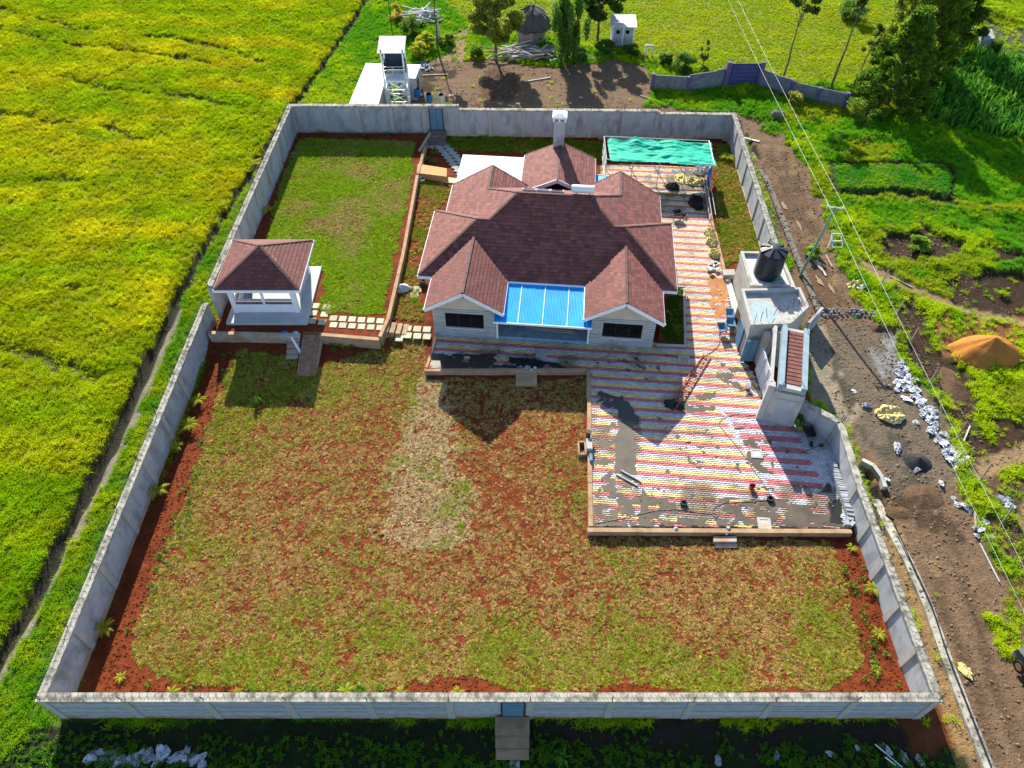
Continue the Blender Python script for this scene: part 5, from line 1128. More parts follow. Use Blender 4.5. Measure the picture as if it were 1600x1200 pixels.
tarp('black_sheet', 'black plastic sheet spread beside the trestle on the driveway', 1087, 318, PZ, 1.3, 2.2, .45, 'darktrash', 47); tarp('black_sheet', 'dark heap of sheeting on the rear paving', 1050, 292, PZ, 1.3, 1.2, .4, 'darktrash', 48)
mm = MB()
for i in range(9): c = P(1113, 413+i*1.4, PZ); mm.obox((c.x+random.uniform(-.35, .35), c.y+random.uniform(-.2, .2), PZ+.01+.12*(i//4)), .36, .2, .12, random.uniform(0, 3))
setp(mm.build('broken_blocks', M['sack']), 'heap of broken pale blocks at the end of the sacking', 'blocks', kind='stuff')
a0, a1 = P(1101, 285, PZ), P(1112, 352, PZ); t = thing('scaffold_frame', 'dark scaffold trestles lying along the driveway kerb', 'scaffold', a0)
for i in range(7):
    p = a0.lerp(a1, i/6); mm = MB(); mm.tube(p+Vector((-.25, 0, .02)), p+Vector((-.15, .1, .9)), .025, .025, 6); mm.tube(p+Vector((.25, 0, .02)), p+Vector((.15, .1, .9)), .025, .025, 6); mm.tube(p+Vector((-.2, .05, .5)), p+Vector((.2, .05, .5)), .02, .02, 6); mm.build('trestle_frame', M['rust'], t)
for s, h in ((-.15, .9), (.15, .9), (-.2, .45)): mm = MB(); mm.tube(a0+Vector((s, 0, h)), a1+Vector((s, .1, h)), .025, .025, 6); mm.build('tie_rail', M['steel'], t)
a = P(1110, 262, 1.3); b_ = P(1106, 290, .9); mm = MB(); mm.tube(a, b_, .16, .16, 12); setp(mm.build('drum', M['bluebarrel']), 'blue plastic pipe leaning at the corner of the net shelter', 'pipe')
barrow('black wheelbarrow on the driveway behind the right wing', 1057, 340, .3, 'black')
# ------------------------------------------------------------------ gatehouse
def flatroof(parent, poly, z0, z1, wallm='concrete', parapet=.22, pw=.2, deck='screed', inset=.0, base=.3):
    """walls below a slab with a raised parapet"""
    n = len(poly); c = sum((Vector((*p, 0)) for p in poly), Vector())/n
    b = MB(); b.prism([tuple((Vector((*p, 0)).lerp(c, inset+.04))[:2]) for p in poly], base, z0); b.build('wall', M[wallm], parent)
    b = MB(); b.prism(poly, z0, z1); b.build('roof_slab', M[deck], parent)
    inn = []
    for i in range(n):
        p = Vector((*poly[i], 0)); a = (Vector((*poly[i-1], 0))-p).normalized(); d = (Vector((*poly[(i+1) % n], 0))-p).normalized(); bi = (a+d).normalized(); sn = abs(a.cross(d).z); q = p+bi*(pw/max(.3, math.sqrt((1-a.dot(d))/2))); inn.append(q)
    for i in range(n):
        p, q = Vector((*poly[i], 0)), Vector((*poly[(i+1) % n], 0)); pi, qi = inn[i], inn[(i+1) % n]
        ring4 = [p, q, qi, pi]; ar = sum(ring4[j].x*ring4[(j+1) % 4].y-ring4[(j+1) % 4].x*ring4[j].y for j in range(4))
        if ar < 0: ring4 = ring4[::-1]
        b = MB(); b.hexa([(v.x, v.y, z1+.002) for v in ring4], [(v.x, v.y, z1+parapet) for v in ring4]); b.build('parapet', M['concrete'], parent)
R1 = [(15.95, 37.55), (18.95, 37.35), (18.85, 41.05), (16.05, 41.15)]
GH = thing('gatehouse', 'flat-roofed gatehouse wing with bright roof slab carrying the black tank', 'building', (17.4, 39.3, .3)); flatroof(GH, R1, 2.75, 2.95)
R2 = [(15.10, 33.55), (17.65, 33.65), (19.25, 35.25), (19.15, 37.1), (15.17, 36.95)]
G2 = thing('gatehouse', 'gatehouse block with wet angled flat roof between tank and gate', 'building', (17, 35.3, .3)); flatroof(G2, R2, 2.9, 3.1, deck='concrete', parapet=.28)
b = MB(); b.box(15.07, 15.12, 34.3, 35.2, .36, 2.3); b.build('door', M['bluegrey'], G2)
b = MB(); b.box(15.06, 15.12, 35.6, 36.3, 1.3, 2.2); b.build('window', M['glass'], G2)
film_p = MB(); N = 26; pts = []
for i in range(N):
    a = 2*math.pi*i/N; r = .95*(.75+.5*float(fbm(math.cos(a)*1.6+4, math.sin(a)*1.6+4, 31))); pts.append((16.25+r*math.cos(a)*.9, 34.9+r*math.sin(a)*1.1, 3.106))
film_p.add(pts, [tuple(range(N))]); film_p.build('dried_patch', mat('pale_blue_lime', (.27, .37, .39), .7, .15, 2), G2)
for i in range(9):
    k = i/8; p = Vector((15.3, 33.62, 3.38)).lerp(Vector((19.1, 35.6, 3.38)), k); b = MB(); b.bar(p, p+Vector((random.uniform(-.25, .25), random.uniform(-.1, .2), random.uniform(.5, .8))), .03); b.build('starter_bar', M['rust'], G2)
b = MB(); b.prism([(15.30, 33.3), (15.95, 33.3), (16.0, 41.5), (15.62, 41.5)], .25, .42); setp(b.build('walkway', M['screed']), 'bright concrete walkway along the driveway side of the gatehouse', 'walkway')
b = MB(); b.obox((15.9, 41.75, .3), .9, .6, .45, .05); setp(b.build('concrete_block', M['concrete']), 'grey concrete block at the rear end of the gatehouse walkway', 'block')
# water tank
TC = (17.42, 38.95, 2.955); t = thing('water_tank', 'large black ribbed plastic water tank on the gatehouse roof', 'water tank', TC)
prof = [(.88, 0)]
for i in range(9): z = .08+i*.2; prof += [(.90, z), (.90, z+.11), (.875, z+.13), (.875, z+.18)]
prof += [(.90, 1.9), (.80, 2.0), (.5, 2.12), (.26, 2.16)]
b = MB(); b.lathe(TC, prof, 28); b.build('body', M['black'], t)
for i in range(8):
    a = 2*math.pi*i/8; d = Vector((math.cos(a), math.sin(a), 0)); s = Vector((-d.y, d.x, 0)); c = Vector(TC)
    b = MB(); b.hexa([c+d*.25-s*.06+Vector((0, 0, 2.1)), c+d*.25+s*.06+Vector((0, 0, 2.1)), c+d*.9+s*.2+Vector((0, 0, 1.86)), c+d*.9-s*.2+Vector((0, 0, 1.86))], [c+d*.25-s*.06+Vector((0, 0, 2.25)), c+d*.25+s*.06+Vector((0, 0, 2.25)), c+d*.92+s*.2+Vector((0, 0, 2.06)), c+d*.92-s*.2+Vector((0, 0, 2.06))]); b.build('top_rib', M['black'], t)
b = MB(); b.lathe((TC[0], TC[1], TC[2]+2.14), [(.28, 0), (.28, .1), (.2, .14), (.05, .15)], 18); b.build('lid', M['black'], t)
hs = [(17.95+.42*math.cos(a)*(1-.012*i), 37.95+.30*math.sin(a)*(1-.012*i), 2.99+.008*i) for i, a in enumerate(np.linspace(0, 24, 60))]; b = MB(); b.path([Vector(p) for p in hs], .02, 5); setp(b.build('hose_coil', M['polegreen']), 'coil of greenish hose in front of the black tank', 'hose')
# gate with canopy
ax = Vector((.28, .96, 0)).normalized(); sx = Vector((ax.y, -ax.x, 0)); cc = Vector((17.06, 30.6, 0)); rzg = math.atan2(ax.y, ax.x)-math.pi/2
t = thing('gate_canopy', 'gate canopy with two blue-grey beams and a brown shingle strip', 'gate canopy', (cc.x, cc.y, .3), rzg)
def gl_(x, y, z): return cc+sx*x+ax*y+Vector((0, 0, z))
def gbox(m, x0, x1, y0, y1, z0, z1): m.hexa([gl_(x, y, z0) for x, y in ((x0, y0), (x1, y0), (x1, y1), (x0, y1))], [gl_(x, y, z1) for x, y in ((x0, y0), (x1, y0), (x1, y1), (x0, y1))])
bm = mat('blue_grey_cement_render', (.21, .285, .325), .85, .18, 2, .2, 20, .008)
for x in (-.80, .50): m = MB(); gbox(m, x, x+.30, -2.6, 2.6, 3.1, 3.65); m.build('beam', bm, t)
m = MB(); gbox(m, -.5, .5, -2.6, 2.6, 3.15, 3.42); m.build('canopy_slab', M['concrete'], t)
TS = tabmesh(); m = MB()
for r in range(14):
    for i in range(4):
        x0 = -.5+i*.25+(.003 if r % 2 else -.003); y0 = -2.2+r*.325; mm = MB(); w_ = .244; mm.hexa([gl_(x0, y0, 3.42), gl_(x0+w_, y0, 3.42), gl_(x0+w_, y0+.32, 3.42), gl_(x0, y0+.32, 3.42)], [gl_(x0, y0, 3.465), gl_(x0+w_, y0, 3.465), gl_(x0+w_, y0+.32, 3.435), gl_(x0, y0+.32, 3.435)]); mm.build('shingle', M['shingle_one'], t)
for y0, y1 in ((-2.75, -2.35), (2.35, 2.6)):
    m = MB(); gbox(m, -.95, .85, y0, y1, .1, 3.1); m.build('gate_pier', M['concrete'], t)
m = MB(); gbox(m, -.5, .5, -2.78, -2.752, .9, 2.6); m.build('recessed_panel', M['plaster'], t)
m = MB(); gbox(m, -1.30, -1.10, -2.4, 2.5, 3.3, 3.5); m.build('open_frame_beam', M['pillar'], t)
m = MB(); gbox(m, -1.33, -.96, -2.74, -2.36, .2, 3.5); gbox(m, -1.33, -1.07, 2.2, 2.5, .2, 3.3); m.build('frame_post', M['pillar'], t)
for y in (-2.5, 2.45):
    for x in (-1.5, -.6, .3, .7):
        m = MB(); p = gl_(x, y, 3.6); m.bar(p, p+Vector((random.uniform(-.3, .3), random.uniform(-.2, .2), .45)), .025); m.build('starter_bar', M['rust'], t)
t = thing('sliding_gate', 'pale grey steel gate leaf standing open inside the pier', 'gate', (15.85, 30.6, .36))
m = MB(); m.box(15.82, 15.88, 28.75, 32.35, .42, 2.5); m.build('gate_leaf', mat('pale_grey_gate_steel', (.52, .55, .60), .5, .12, 1.5, .1, 10, .004, stain=(.4, .4, .42), stlo=.55, sthi=.85), t)
for y in np.linspace(28.8, 32.3, 5): m = MB(); m.box(15.78, 15.82, y-.03, y+.03, .42, 2.5); m.build('gate_stile', M['steel'], t)
m = MB(); a = P(1156, 556, .4); m.hexa([(15.1, 33.3, .4), (15.16, 33.26, .4), (16.06, 34.0, .4), (16.0, 34.06, .4)], [(15.1, 33.3, 2.35), (15.16, 33.26, 2.35), (16.06, 34.0, 2.35), (16.0, 34.06, 2.35)])
DL = thing('steel_door', 'blue steel door leaf swung open at the gatehouse corner', 'door', (15.55, 33.0, .36)); m = MB(); m.hexa([(15.0, 33.2, .42), (15.06, 33.14, .42), (15.86, 33.2, .42), (15.8, 33.26, .42)], [(15.0, 33.2, 2.3), (15.06, 33.14, 2.3), (15.86, 33.2, 2.3), (15.8, 33.26, 2.3)]); m.build('leaf', M['bluegrey'], DL)
m = MB(); m.bar((15.42, 33.10, .5), (15.42, 33.10, 2.2), .05); m.build('stile', M['bluegrey'], DL)
m = MB(); m.box(16.0, 16.35, 32.95, 33.35, .3, 3.0); setp(m.build('gate_post', M['pillar']), 'plain concrete post between the gatehouse block and the gate', 'post')
m = MB(); p, q = P(1284, 484, 1.2), P(1262, 508, 1.2); m.bar((p.x, p.y, .7), (q.x, q.y, .7), .16, 1.5); setp(m.build('wing_wall', M['plaster']), 'short grey wing wall outside the gate beside the rubble', 'wall')

# ------------------------------------------------------------------ masonry drain and rubble outside the right wall
def stones(t, pts, wd, z0, h, step, seed, m='stonewall', rows=1, size=None):
    R = random.Random(seed); L = 0; segs = list(zip(pts[:-1], pts[1:])); mesh = []
    for k in range(6):
        mm = MB(); mm.blob((0, 0, 0), (.5, .5, .5), seed+k, .35, 7, 4, False); mesh.append(rawmesh('stone', mm.v, mm.f, M[m]))
    T = wm(t).to_translation()
    for a, b in segs:
        a = Vector(a); b = Vector(b); n = int((b-a).length/step); d = (b-a).normalized(); s = Vector((-d.y, d.x, 0))
        for i in range(n):
            for r in range(rows):
                c = a+d*step*(i+R.uniform(.2, .8))+s*((r+.5)/rows-.5)*wd*R.uniform(.8, 1.1); o = link('stone', R.choice(mesh), t)
                o.location = Vector((c.x, c.y, c.z+z0+h*R.uniform(.25, .6)))-T; o.rotation_euler = (R.uniform(0, 6), R.uniform(0, 6), R.uniform(0, 6)); k = R.uniform(.75, 1.3); o.scale = ((size or step)*k*1.15, (size or step)*k, (size or step)*k*.8)
t = thing('drain_wall', 'rough stone drain wall running outside the right rear boundary', 'drain wall', GG(1230, 350))
pts = [GG(*p) for p in ((1176, 232), (1200, 290), (1225, 355), (1250, 420), (1278, 488))]
m = MB()
for a, b in zip(pts[:-1], pts[1:]): m.bar(a+Vector((0, 0, .05)), b+Vector((0, 0, .05)), .42, .42)
m.build('mortar_core', M['stonewall'], t); stones(t, pts, .5, .10, .15, .26, 5, rows=2, size=.26)
t = thing('drain_wall', 'long mortared drain wall outside the right front boundary', 'drain wall', GG(1440, 960))
pts = [GG(*p) for p in ((1372, 775), (1392, 825), (1420, 885), (1448, 950), (1476, 1030), (1510, 1120), (1548, 1215))]
m = MB()
for a, b in zip(pts[:-1], pts[1:]): m.bar(a+Vector((0, 0, .02)), b+Vector((0, 0, .02)), .5, .40)
m.build('mortar_core', M['coping'], t); stones(t, pts, .5, .06, .12, .34, 9, rows=2, size=.24, m='stonewall')
t = thing('drain_kerb', 'curved concrete kerb beside the open drain hole', 'kerb', GG(1365, 750)); pts = [GG(*p) for p in ((1345, 722), (1362, 732), (1375, 750), (1380, 765))]
for a, b in zip(pts[:-1], pts[1:]): m = MB(); m.bar(a+Vector((0, 0, .15)), b+Vector((0, 0, .15)), .24, .4); m.build('kerb_length', M['concrete'], t)
hose('black drain pipe running along the right-hand drain wall', [(1398, 820), (1425, 880), (1455, 945), (1480, 1020), (1515, 1110), (1550, 1200)], -.12, .035, 'black', 'drain_pipe', 'pipe')
t = thing('rubble_line', 'line of loose dark stones across the track by the wing wall', 'rubble', GG(1330, 490)); stones(t, [GG(1284, 490), GG(1320, 488), GG(1372, 492)], .85, .0, .15, .28, 21, 'gravel', 3, .24)
def heap(name, label, px, py, rx, ry, h, m, seed, cat='heap', amp=.25):
    c = GG(px, py); N = 40; A, Rr = np.meshgrid(np.linspace(0, 2*math.pi, N, endpoint=False), np.linspace(0, 1, 16)); ed = 1+amp*2*(fbm(np.cos(A)*1.4+seed, np.sin(A)*1.4+5, seed)-.5)
    X = np.cos(A)*Rr*rx*ed; Y = np.sin(A)*Rr*ry*ed; Z = h*(1-Rr)**.9*(1+.25*(fbm(X*1.1+seed, Y*1.1, seed+2)-.5))+.16*h*(fbm(X*2.5, Y*2.5+seed, seed+4)-.5)*(1-Rr)-.04
    V = np.stack([X, Y, Z], -1).reshape(-1, 3); i = np.arange(16*N).reshape(16, N); Fq = np.stack([i[:-1], i[1:], np.roll(i[1:], -1, 1), np.roll(i[:-1], -1, 1)], -1).reshape(-1, 4)
    o = link(name, npmesh(name, V, Fq, M[m], None, True)); o.location = c; return setp(o, label, cat)
heap('sand_heap', 'big orange sand heap in the grass at the right edge', 1540, 552, 2.6, 1.7, 1.5, 'sand', 3); heap('gravel_heap', 'black ballast heap on the track below the white sacks', 1433, 722, .95, .75, .5, 'blackgravel', 5)
heap('earth_heap', 'flat brown earth heap on the track below the black ballast', 1440, 775, 1.3, 1.0, .25, 'brownheap', 6); heap('earth_heap', 'small dark earth heap beside the pale gravel near the fence', 1372, 512, .55, .5, .35, 'brownheap', 8)
heap('earth_heap', 'dug brown earth bank between grass and dark plot at right', 1490, 600, .8, 1.9, .35, 'brownheap', 9); heap('earth_heap', 'rough earth mound below the drain mouth on the track', 1408, 800, .8, .6, .16, 'brownheap', 10)
tarp('tarpaulin', 'crumpled yellow tarpaulin spread on the dark track', 1388, 648, -.2, 1.9, 1.5, .35, 'yellowsheet', 61); tarp('tarpaulin', 'yellow and white sheeting heaped at the track edge by the fence', 1338, 447, -.05, 1.5, 1.2, .5, 'yellowsheet', 62)
tarp('paper_sheet', 'pale yellow paper sheet lying on the track near the bottom right', 1508, 1048, -.48, .55, .9, .08, 'yellowsheet', 63, 'sheet', .3); tarp('sack', 'pale cement sack folded beside the yellow tarpaulin', 1354, 634, -.2, .7, .35, .2, 'sack', 64, 'sack')
# white sacks
def sackmesh(seed):
    m = MB(); m.blob((0, 0, 0), (.38, .25, .16), seed, 1.0, 13, 7, True, fr=3.6); return rawmesh('sack', m.v, m.f, M['sack'])
SKM = [sackmesh(70+i) for i in range(6)]; R = random.Random(4)
def sacks(label, group, pix, n, spread, sc=1.0, z=None):
    for i in range(n):
        k = (i+R.random())/n*(len(pix)-1); j = min(int(k), len(pix)-2); f = k-j; px = pix[j][0]*(1-f)+pix[j+1][0]*f; py = pix[j][1]*(1-f)+pix[j+1][1]*f
        c = GG(px+R.gauss(0, spread), py+R.gauss(0, spread*.6)); o = link('sack', R.choice(SKM)); s = sc*R.uniform(.6, 1.15); o.location = c+Vector((0, 0, R.uniform(-.03, .12))); o.scale = (s*R.uniform(.8, 1.3), s, s*R.uniform(.4, 1.1)); o.rotation_euler = (R.uniform(-.3, .3), R.uniform(-.3, .3), R.uniform(0, 6)); setp(o, label, 'sack', group)
sacks('empty white cement sack in the long row dumped along the track', 'white sacks dumped along the track', [(1406, 572), (1415, 595), (1432, 622), (1450, 650), (1470, 685), (1490, 712), (1500, 720)], 95, 6.5, .72)
sacks('white sack scattered singly on the grey track', 'single white sacks on the track', [(1335, 612), (1383, 608), (1390, 592), (1428, 652), (1438, 675), (1358, 735), (1398, 760), (1440, 768), (1330, 400), (1290, 512)], 10, 2, .7)
sacks('pale sack or plastic scrap at the bottom of the fence line', 'scraps along the lower fence', [(1470, 752), (1500, 790), (1520, 800), (1530, 830), (1548, 850)], 12, 6, .6)
sacks('blue-white plastic scrap in the heap below the front wall', 'plastic scraps below the front wall', [(135, 1190), (180, 1186), (230, 1185), (285, 1182), (300, 1195)], 34, 7, .75)
sacks('pale plastic scrap in the shaded weeds below the right half of the front wall', 'scraps in the weeds', [(1115, 1192), (1270, 1175), (1380, 1172), (1395, 1180), (1440, 1190)], 9, 4, .6)
sacks('white scrap near the well of trees behind the compound', 'scraps in the back yard', [(660, 160), (700, 150), (665, 150), (790, 160), (880, 165), (910, 150)], 10, 5, .6)
sacks('pale rubbish in the heap at the far right by the path', 'rubbish by the right path', [(1562, 778), (1580, 790), (1578, 800)], 12, 4, .7)
sacks('crumpled dark plastic beside the white shed', 'plastic by the shed', [(655, 110), (662, 100), (672, 108)], 8, 3, 1.0)
for i, (a, b_) in enumerate((((1365, 1165), (1408, 1200)), ((1380, 1185), (1402, 1200)))):
    m = MB(); m.tube(GG(*a)+Vector((0, 0, .2)), GG(*b_)+Vector((0, 0, .1)), .03, .03, 6); setp(m.build('pole_piece', M['white']), ('longer of two white pipes in the weeds below the front wall', 'shorter of two white pipes in the weeds below the front wall')[i], 'pipe')
# wooden frames and boards on the track
c = GG(1305, 382); t = thing('wooden_frame', 'pale wooden pallet frame leaning on the grass beside the track', 'frame', c)
for a, b_ in (((-.4, -.5, .05), (-.3, .6, .5)), ((.4, -.5, .05), (.4, .6, .5)), ((-.4, -.5, .05), (.4, -.5, .05)), ((-.36, 0, .25), (.4, 0, .25)), ((-.3, .6, .5), (.4, .6, .5)), ((-.8, -.6, .05), (-.4, .2, .4))): m = MB(); m.bar(c+Vector(a), c+Vector(b_), .08); m.build('slat', M['whitewood'], t)
for i, (a, b_, w_) in enumerate((((1262, 398), (1285, 425), .18), ((1268, 395), (1290, 432), .12), ((1290, 398), (1300, 418), .12), ((1160, 212), (1186, 222), .2), ((1390, 432), (1425, 450), .1), ((1505, 690), (1516, 665), .08), ((1522, 800), (1524, 828), .1), ((1530, 850), (1560, 910), .06), ((1000, 150), (1025, 158), .12), ((820, 128), (860, 122), .1), ((660, 118), (700, 117), .12))):
    m = MB(); m.bar(GG(*a)+Vector((0, 0, .06)), GG(*b_)+Vector((0, 0, .08)), w_, .06)
    setp(m.build('board', M['whitewood'] if i % 2 else M['timber']), ('wide board on the muddy track behind the pole', 'narrow board beside the wide one on the muddy track', 'short board near the pale pallet frame', 'plank beside the back right wall corner', 'thin board along the path through the grass', 'bent pale stick on the dark plot', 'upright-looking white batten by the fence line', 'thin batten on the grass verge at lower right', 'pole lying by the right end of the dirt yard', 'pole lying on the dirt yard', 'log lying beside the white shed')[i], 'board')
for i, (px, py) in enumerate(((1248, 352), (1280, 440), (1300, 452), (1225, 322))):
    m = MB(); N = 12; c = GG(px, py); m.add([(c.x+.16*math.cos(2*math.pi*j/N)*R.uniform(.5, 1.4)+.3*.6*math.sin(2*math.pi*j/N)*-.4, c.y+.6*math.sin(2*math.pi*j/N)*R.uniform(.6, 1.3), c.z+.05) for j in range(N)], [tuple(range(N))]); setp(m.build('puddle', mat('muddy_water', (.26, .18, .09), .3, .1, 2, 0, spec=.5)), 'tan mud puddle in the wheel ruts '+('behind the utility pole, middle of the track', 'in front of the utility pole base', 'nearest the line of loose dark stones', 'farthest up the track towards the back corner')[i], 'puddle', 'puddles on the track')

# ------------------------------------------------------------------ power line
pb = GG(1249, 432); pt = Vector((22.0, 42.1, 6.2)); t = thing('utility_pole', 'leaning green-grey steel pole carrying wires beyond the right wall', 'utility pole', pb)
m = MB(); m.tube(pb-Vector((0, 0, .3)), pt, .11, .08, 10); m.build('pole', M['polegreen'], t)
m = MB(); m.bar(pt+Vector((-.55, .1, -.1)), pt+Vector((.55, -.1, -.1)), .09); m.build('cross_arm', M['steel'], t)
m = MB(); m.tube(pt+Vector((0, 0, -1.0)), pt+Vector((2.2, -1.0, -6.3)), .012, .012, 4); m.build('stay_wire', M['steel'], t)
for x in (-.5, .5): m = MB(); m.lathe(pt+Vector((x, -.18*x, -.05)), [(.05, 0), (.07, .05), (.04, .1), (.06, .14), (.02, .2)], 8); m.build('insulator', M['white'], t)
for i, x in enumerate((-.5, .5)):
    a = pt+Vector((x, -.18*x, .12)); far = Vector((20.9+x*.9, 98, 8.0)); near = Vector((21.9+x*.9, -14, 7.5)); pts = []
    for p, q in ((far, a), (a, near)):
        for k in range(13): f = k/12; v = p.lerp(q, f); v.z -= 1.1*4*f*(1-f)*.45; pts.append(v)
    m = MB(); m.path(pts, .008, 4); setp(m.build('power_line', M['steel']), ('left wire of the overhead line along the track', 'right wire of the overhead line along the track')[i], 'wire')
# leaning timber posts of the wire fence along the track
t = thing('wire_fence', 'thin wire fence with leaning grey posts between track and plots', 'fence', GG(1480, 720))
fp = [(1372, 452), (1398, 495), (1420, 538), (1448, 605), (1492, 688), (1527, 757), (1562, 822), (1600, 890)]; tops = []
for px, py in fp:
    c = GG(px, py); tp = c+Vector((.45, .55, 1.15)); m = MB(); m.tube(c-Vector((0, 0, .1)), tp, .05, .04, 6); m.build('post', M['timber'], t); tops.append((c, tp))
m = MB()
for (a, b_), (c, d) in zip(tops[:-1], tops[1:]):
    for f in (.3, .55, .8, .98): m.tube(a.lerp(b_, f), c.lerp(d, f), .004, .004, 3)
m.build('fence_wire', M['rust'], t)

# ------------------------------------------------------------------ back yard: tower, shed, huts, timber
tx0, tx1, ty0, ty1 = -11.85, -9.9, 66.3, 67.9; t = thing('guard_tower', 'white steel lattice guard tower with roofed cabin behind the back wall', 'tower', (-10.9, 67.1, 0))
for x in (tx0, tx1):
    for y in (ty0, ty1): m = MB(); m.bar((x, y, 0), (x, y, 6.0), .13); m.build('leg', M['white'], t)
for z in (.9, 2.1, 3.2):
    for a, b_ in (((tx0, ty0), (tx1, ty0)), ((tx1, ty0), (tx1, ty1)), ((tx1, ty1), (tx0, ty1)), ((tx0, ty1), (tx0, ty0))): m = MB(); m.bar((*a, z), (*b_, z), .09); m.build('tie_bar', M['white'], t)
for z0, z1 in ((.1, .9), (.9, 2.1), (2.1, 3.2)):
    for a, b_ in (((tx0, ty0), (tx1, ty0)), ((tx1, ty0), (tx1, ty1)), ((tx0, ty0), (tx0, ty1)), ((tx0, ty1), (tx1, ty1))):
        m = MB(); m.bar((*a, z0), (*b_, z1), .06); m.build('brace', M['white'], t); m = MB(); m.bar((*a, z1), (*b_, z0), .06); m.build('brace', M['white'], t)
m = MB(); m.box(tx0-.05, tx1+.05, ty0-.6, ty1+.05, 3.2, 3.3); m.build('platform', M['whitesheet'], t)
m = MB(); m.box(tx0+.05, tx1-.05, ty1-.06, ty1, 3.32, 5.7); m.box(tx0, tx0+.05, ty0+.6, ty1-.06, 3.32, 4.4); m.box(tx1-.05, tx1, ty0+.6, ty1-.06, 3.32, 4.4); m.build('cabin_wall', mat('cabin_inner_shade', (.018, .035, .055), .7, .2), t)  # walls coloured dark to paint the shade inside the open cabin
m = MB()
for z in (3.6, 3.95, 4.3): m.bar((tx0+.05, ty0+.02, z), (tx1-.05, ty0+.02, z), .05)
m.bar(((tx0+tx1)/2-.1, ty0+.02, 3.3), ((tx0+tx1)/2-.1, ty0+.02, 4.32), .06); m.build('railing', M['steel'], t)
m = MB(); N = 12; V = []
for j in range(2*N+1): x = tx0-.25+(tx1-tx0+.5)*j/(2*N); z = .03*(j % 2); V += [(x, ty0-.45, 5.75+z), (x, ty1+.35, 6.25+z)]
m.add(V, [(2*j, 2*j+1, 2*j+3, 2*j+2) for j in range(2*N)]); m.build('roof_sheet', mat('pinkish_tin', (.55, .47, .45), .5, .12, 2), t)
for x in (tx1+.02, tx1+.35): m = MB(); m.bar((x, ty0-.5, .0), (x, ty0-.1, 4.4), .06); m.build('ladder_rail', M['steel'], t)
for k in range(13): m = MB(); z = .3+k*.32; m.bar((tx1+.02, ty0-.47+.029*k, z), (tx1+.35, ty0-.47+.029*k, z), .04); m.build('ladder_rung', M['steel'], t)
def shed(label, poly, z0, z1, m1, m2):
    c = sum((Vector((*p, 0)) for p in poly), Vector())/len(poly); t = thing('shed', label, 'shed', (c.x, c.y, 0))
    m = MB(); m.prism([tuple(Vector((*p, 0)).lerp(c, .05)[:2]) for p in poly], -.1, z0); m.build('wall', M[m1], t)
    a, b_, cc_, d = [Vector((*p, 0)) for p in poly]; N = 24; V = []
    for j in range(2*N+1): f = j/(2*N); p = a.lerp(b_, f); q = d.lerp(cc_, f); V += [(p.x, p.y, z1+.025*(j % 2)), (q.x, q.y, z1+.15+.025*(j % 2))]
    m = MB(); m.add(V, [(2*j, 2*j+1, 2*j+3, 2*j+2) for j in range(2*N)]); m.build('roof_sheet', M[m2], t); return t
shed('long low shed with bright white sheet roof left of the guard tower', [(-14.9, 63.3), (-12.15, 63.2), (-12.0, 71.0), (-14.3, 71.2)], 2.1, 2.2, 'plaster', 'whitesheet')
s2 = shed('small white-roofed shed behind the right side of the guard tower', [(-10.6, 68.5), (-9.2, 68.3), (-8.9, 70.9), (-11.5, 70.9)], 2.1, 2.2, 'plaster', 'whitesheet')
m = MB(); m.box(-9.15, -9.08, 69.0, 70.0, .9, 1.7); m.build('window', M['glass'], s2)
def barrel(label, px, py, m='bluebarrel', z=0, r=.3, h=.85):
    c = P(px, py, z); t = thing('barrel', label, 'barrel', (c.x, c.y, z)); b = MB(); b.lathe(c, [(r*.95, 0), (r, .05), (r, h*.33), (r*1.04, h*.35), (r, h*.37), (r, h*.66), (r*1.04, h*.68), (r, h*.7), (r, h-.04), (r*.95, h), (r*.9, h-.02)], 16); b.build('body', M[m], t); b = MB(); b.lathe((c.x, c.y, z+h-.03), [(r*.88, 0), (r*.88, .01)], 16); b.build('lid', M['black'], t)
barrel('blue barrel at the foot of the guard tower', 652, 151, z=.3); barrel('blue barrel standing left of the yellow sheet', 671, 160, z=.9); barrel('grey barrel with dark lid right of the yellow sheet', 690, 161, 'tin', .9)
tarp('tarpaulin', 'pale yellow sheet heaped between the barrels behind the back wall', 683, 156, .6, 1.6, 1.2, .8, 'yellowsheet', 66)
# timber pile and bleached branch pile
def pile(name, label, px, py, n, L, sx, sy, h, m, seed, cat):
    R = random.Random(seed); c = GG(px, py); t = thing(name, label, cat, c)
    for i in range(n):
        a = R.gauss(.35 if m == 'timber' else .6, .45)*R.choice((-1, 1, 1)); l = L*R.uniform(.5, 1.1); o = c+Vector((R.gauss(0, sx), R.gauss(0, sy), R.uniform(.05, h))); d = Vector((math.cos(a), math.sin(a)*.8, R.uniform(-.12, .15)))*l/2; b = MB(); b.tube(o-d, o+d, R.uniform(.05, .1), R.uniform(.04, .08), 6); b.build('log', M['whitewood'] if (m == 'whitewood' or R.random() < .45) else M['timber'], t)
pile('timber_pile', 'large untidy pile of grey poles and offcuts beside the hut', 828, 88, 85, 3.2, 1.9, .75, .8, 'timber', 5, 'timber pile'); pile('branch_pile', 'pile of bleached white branches beyond the guard tower', 662, 28, 55, 2.4, .9, .8, .9, 'whitewood', 6, 'branch pile')
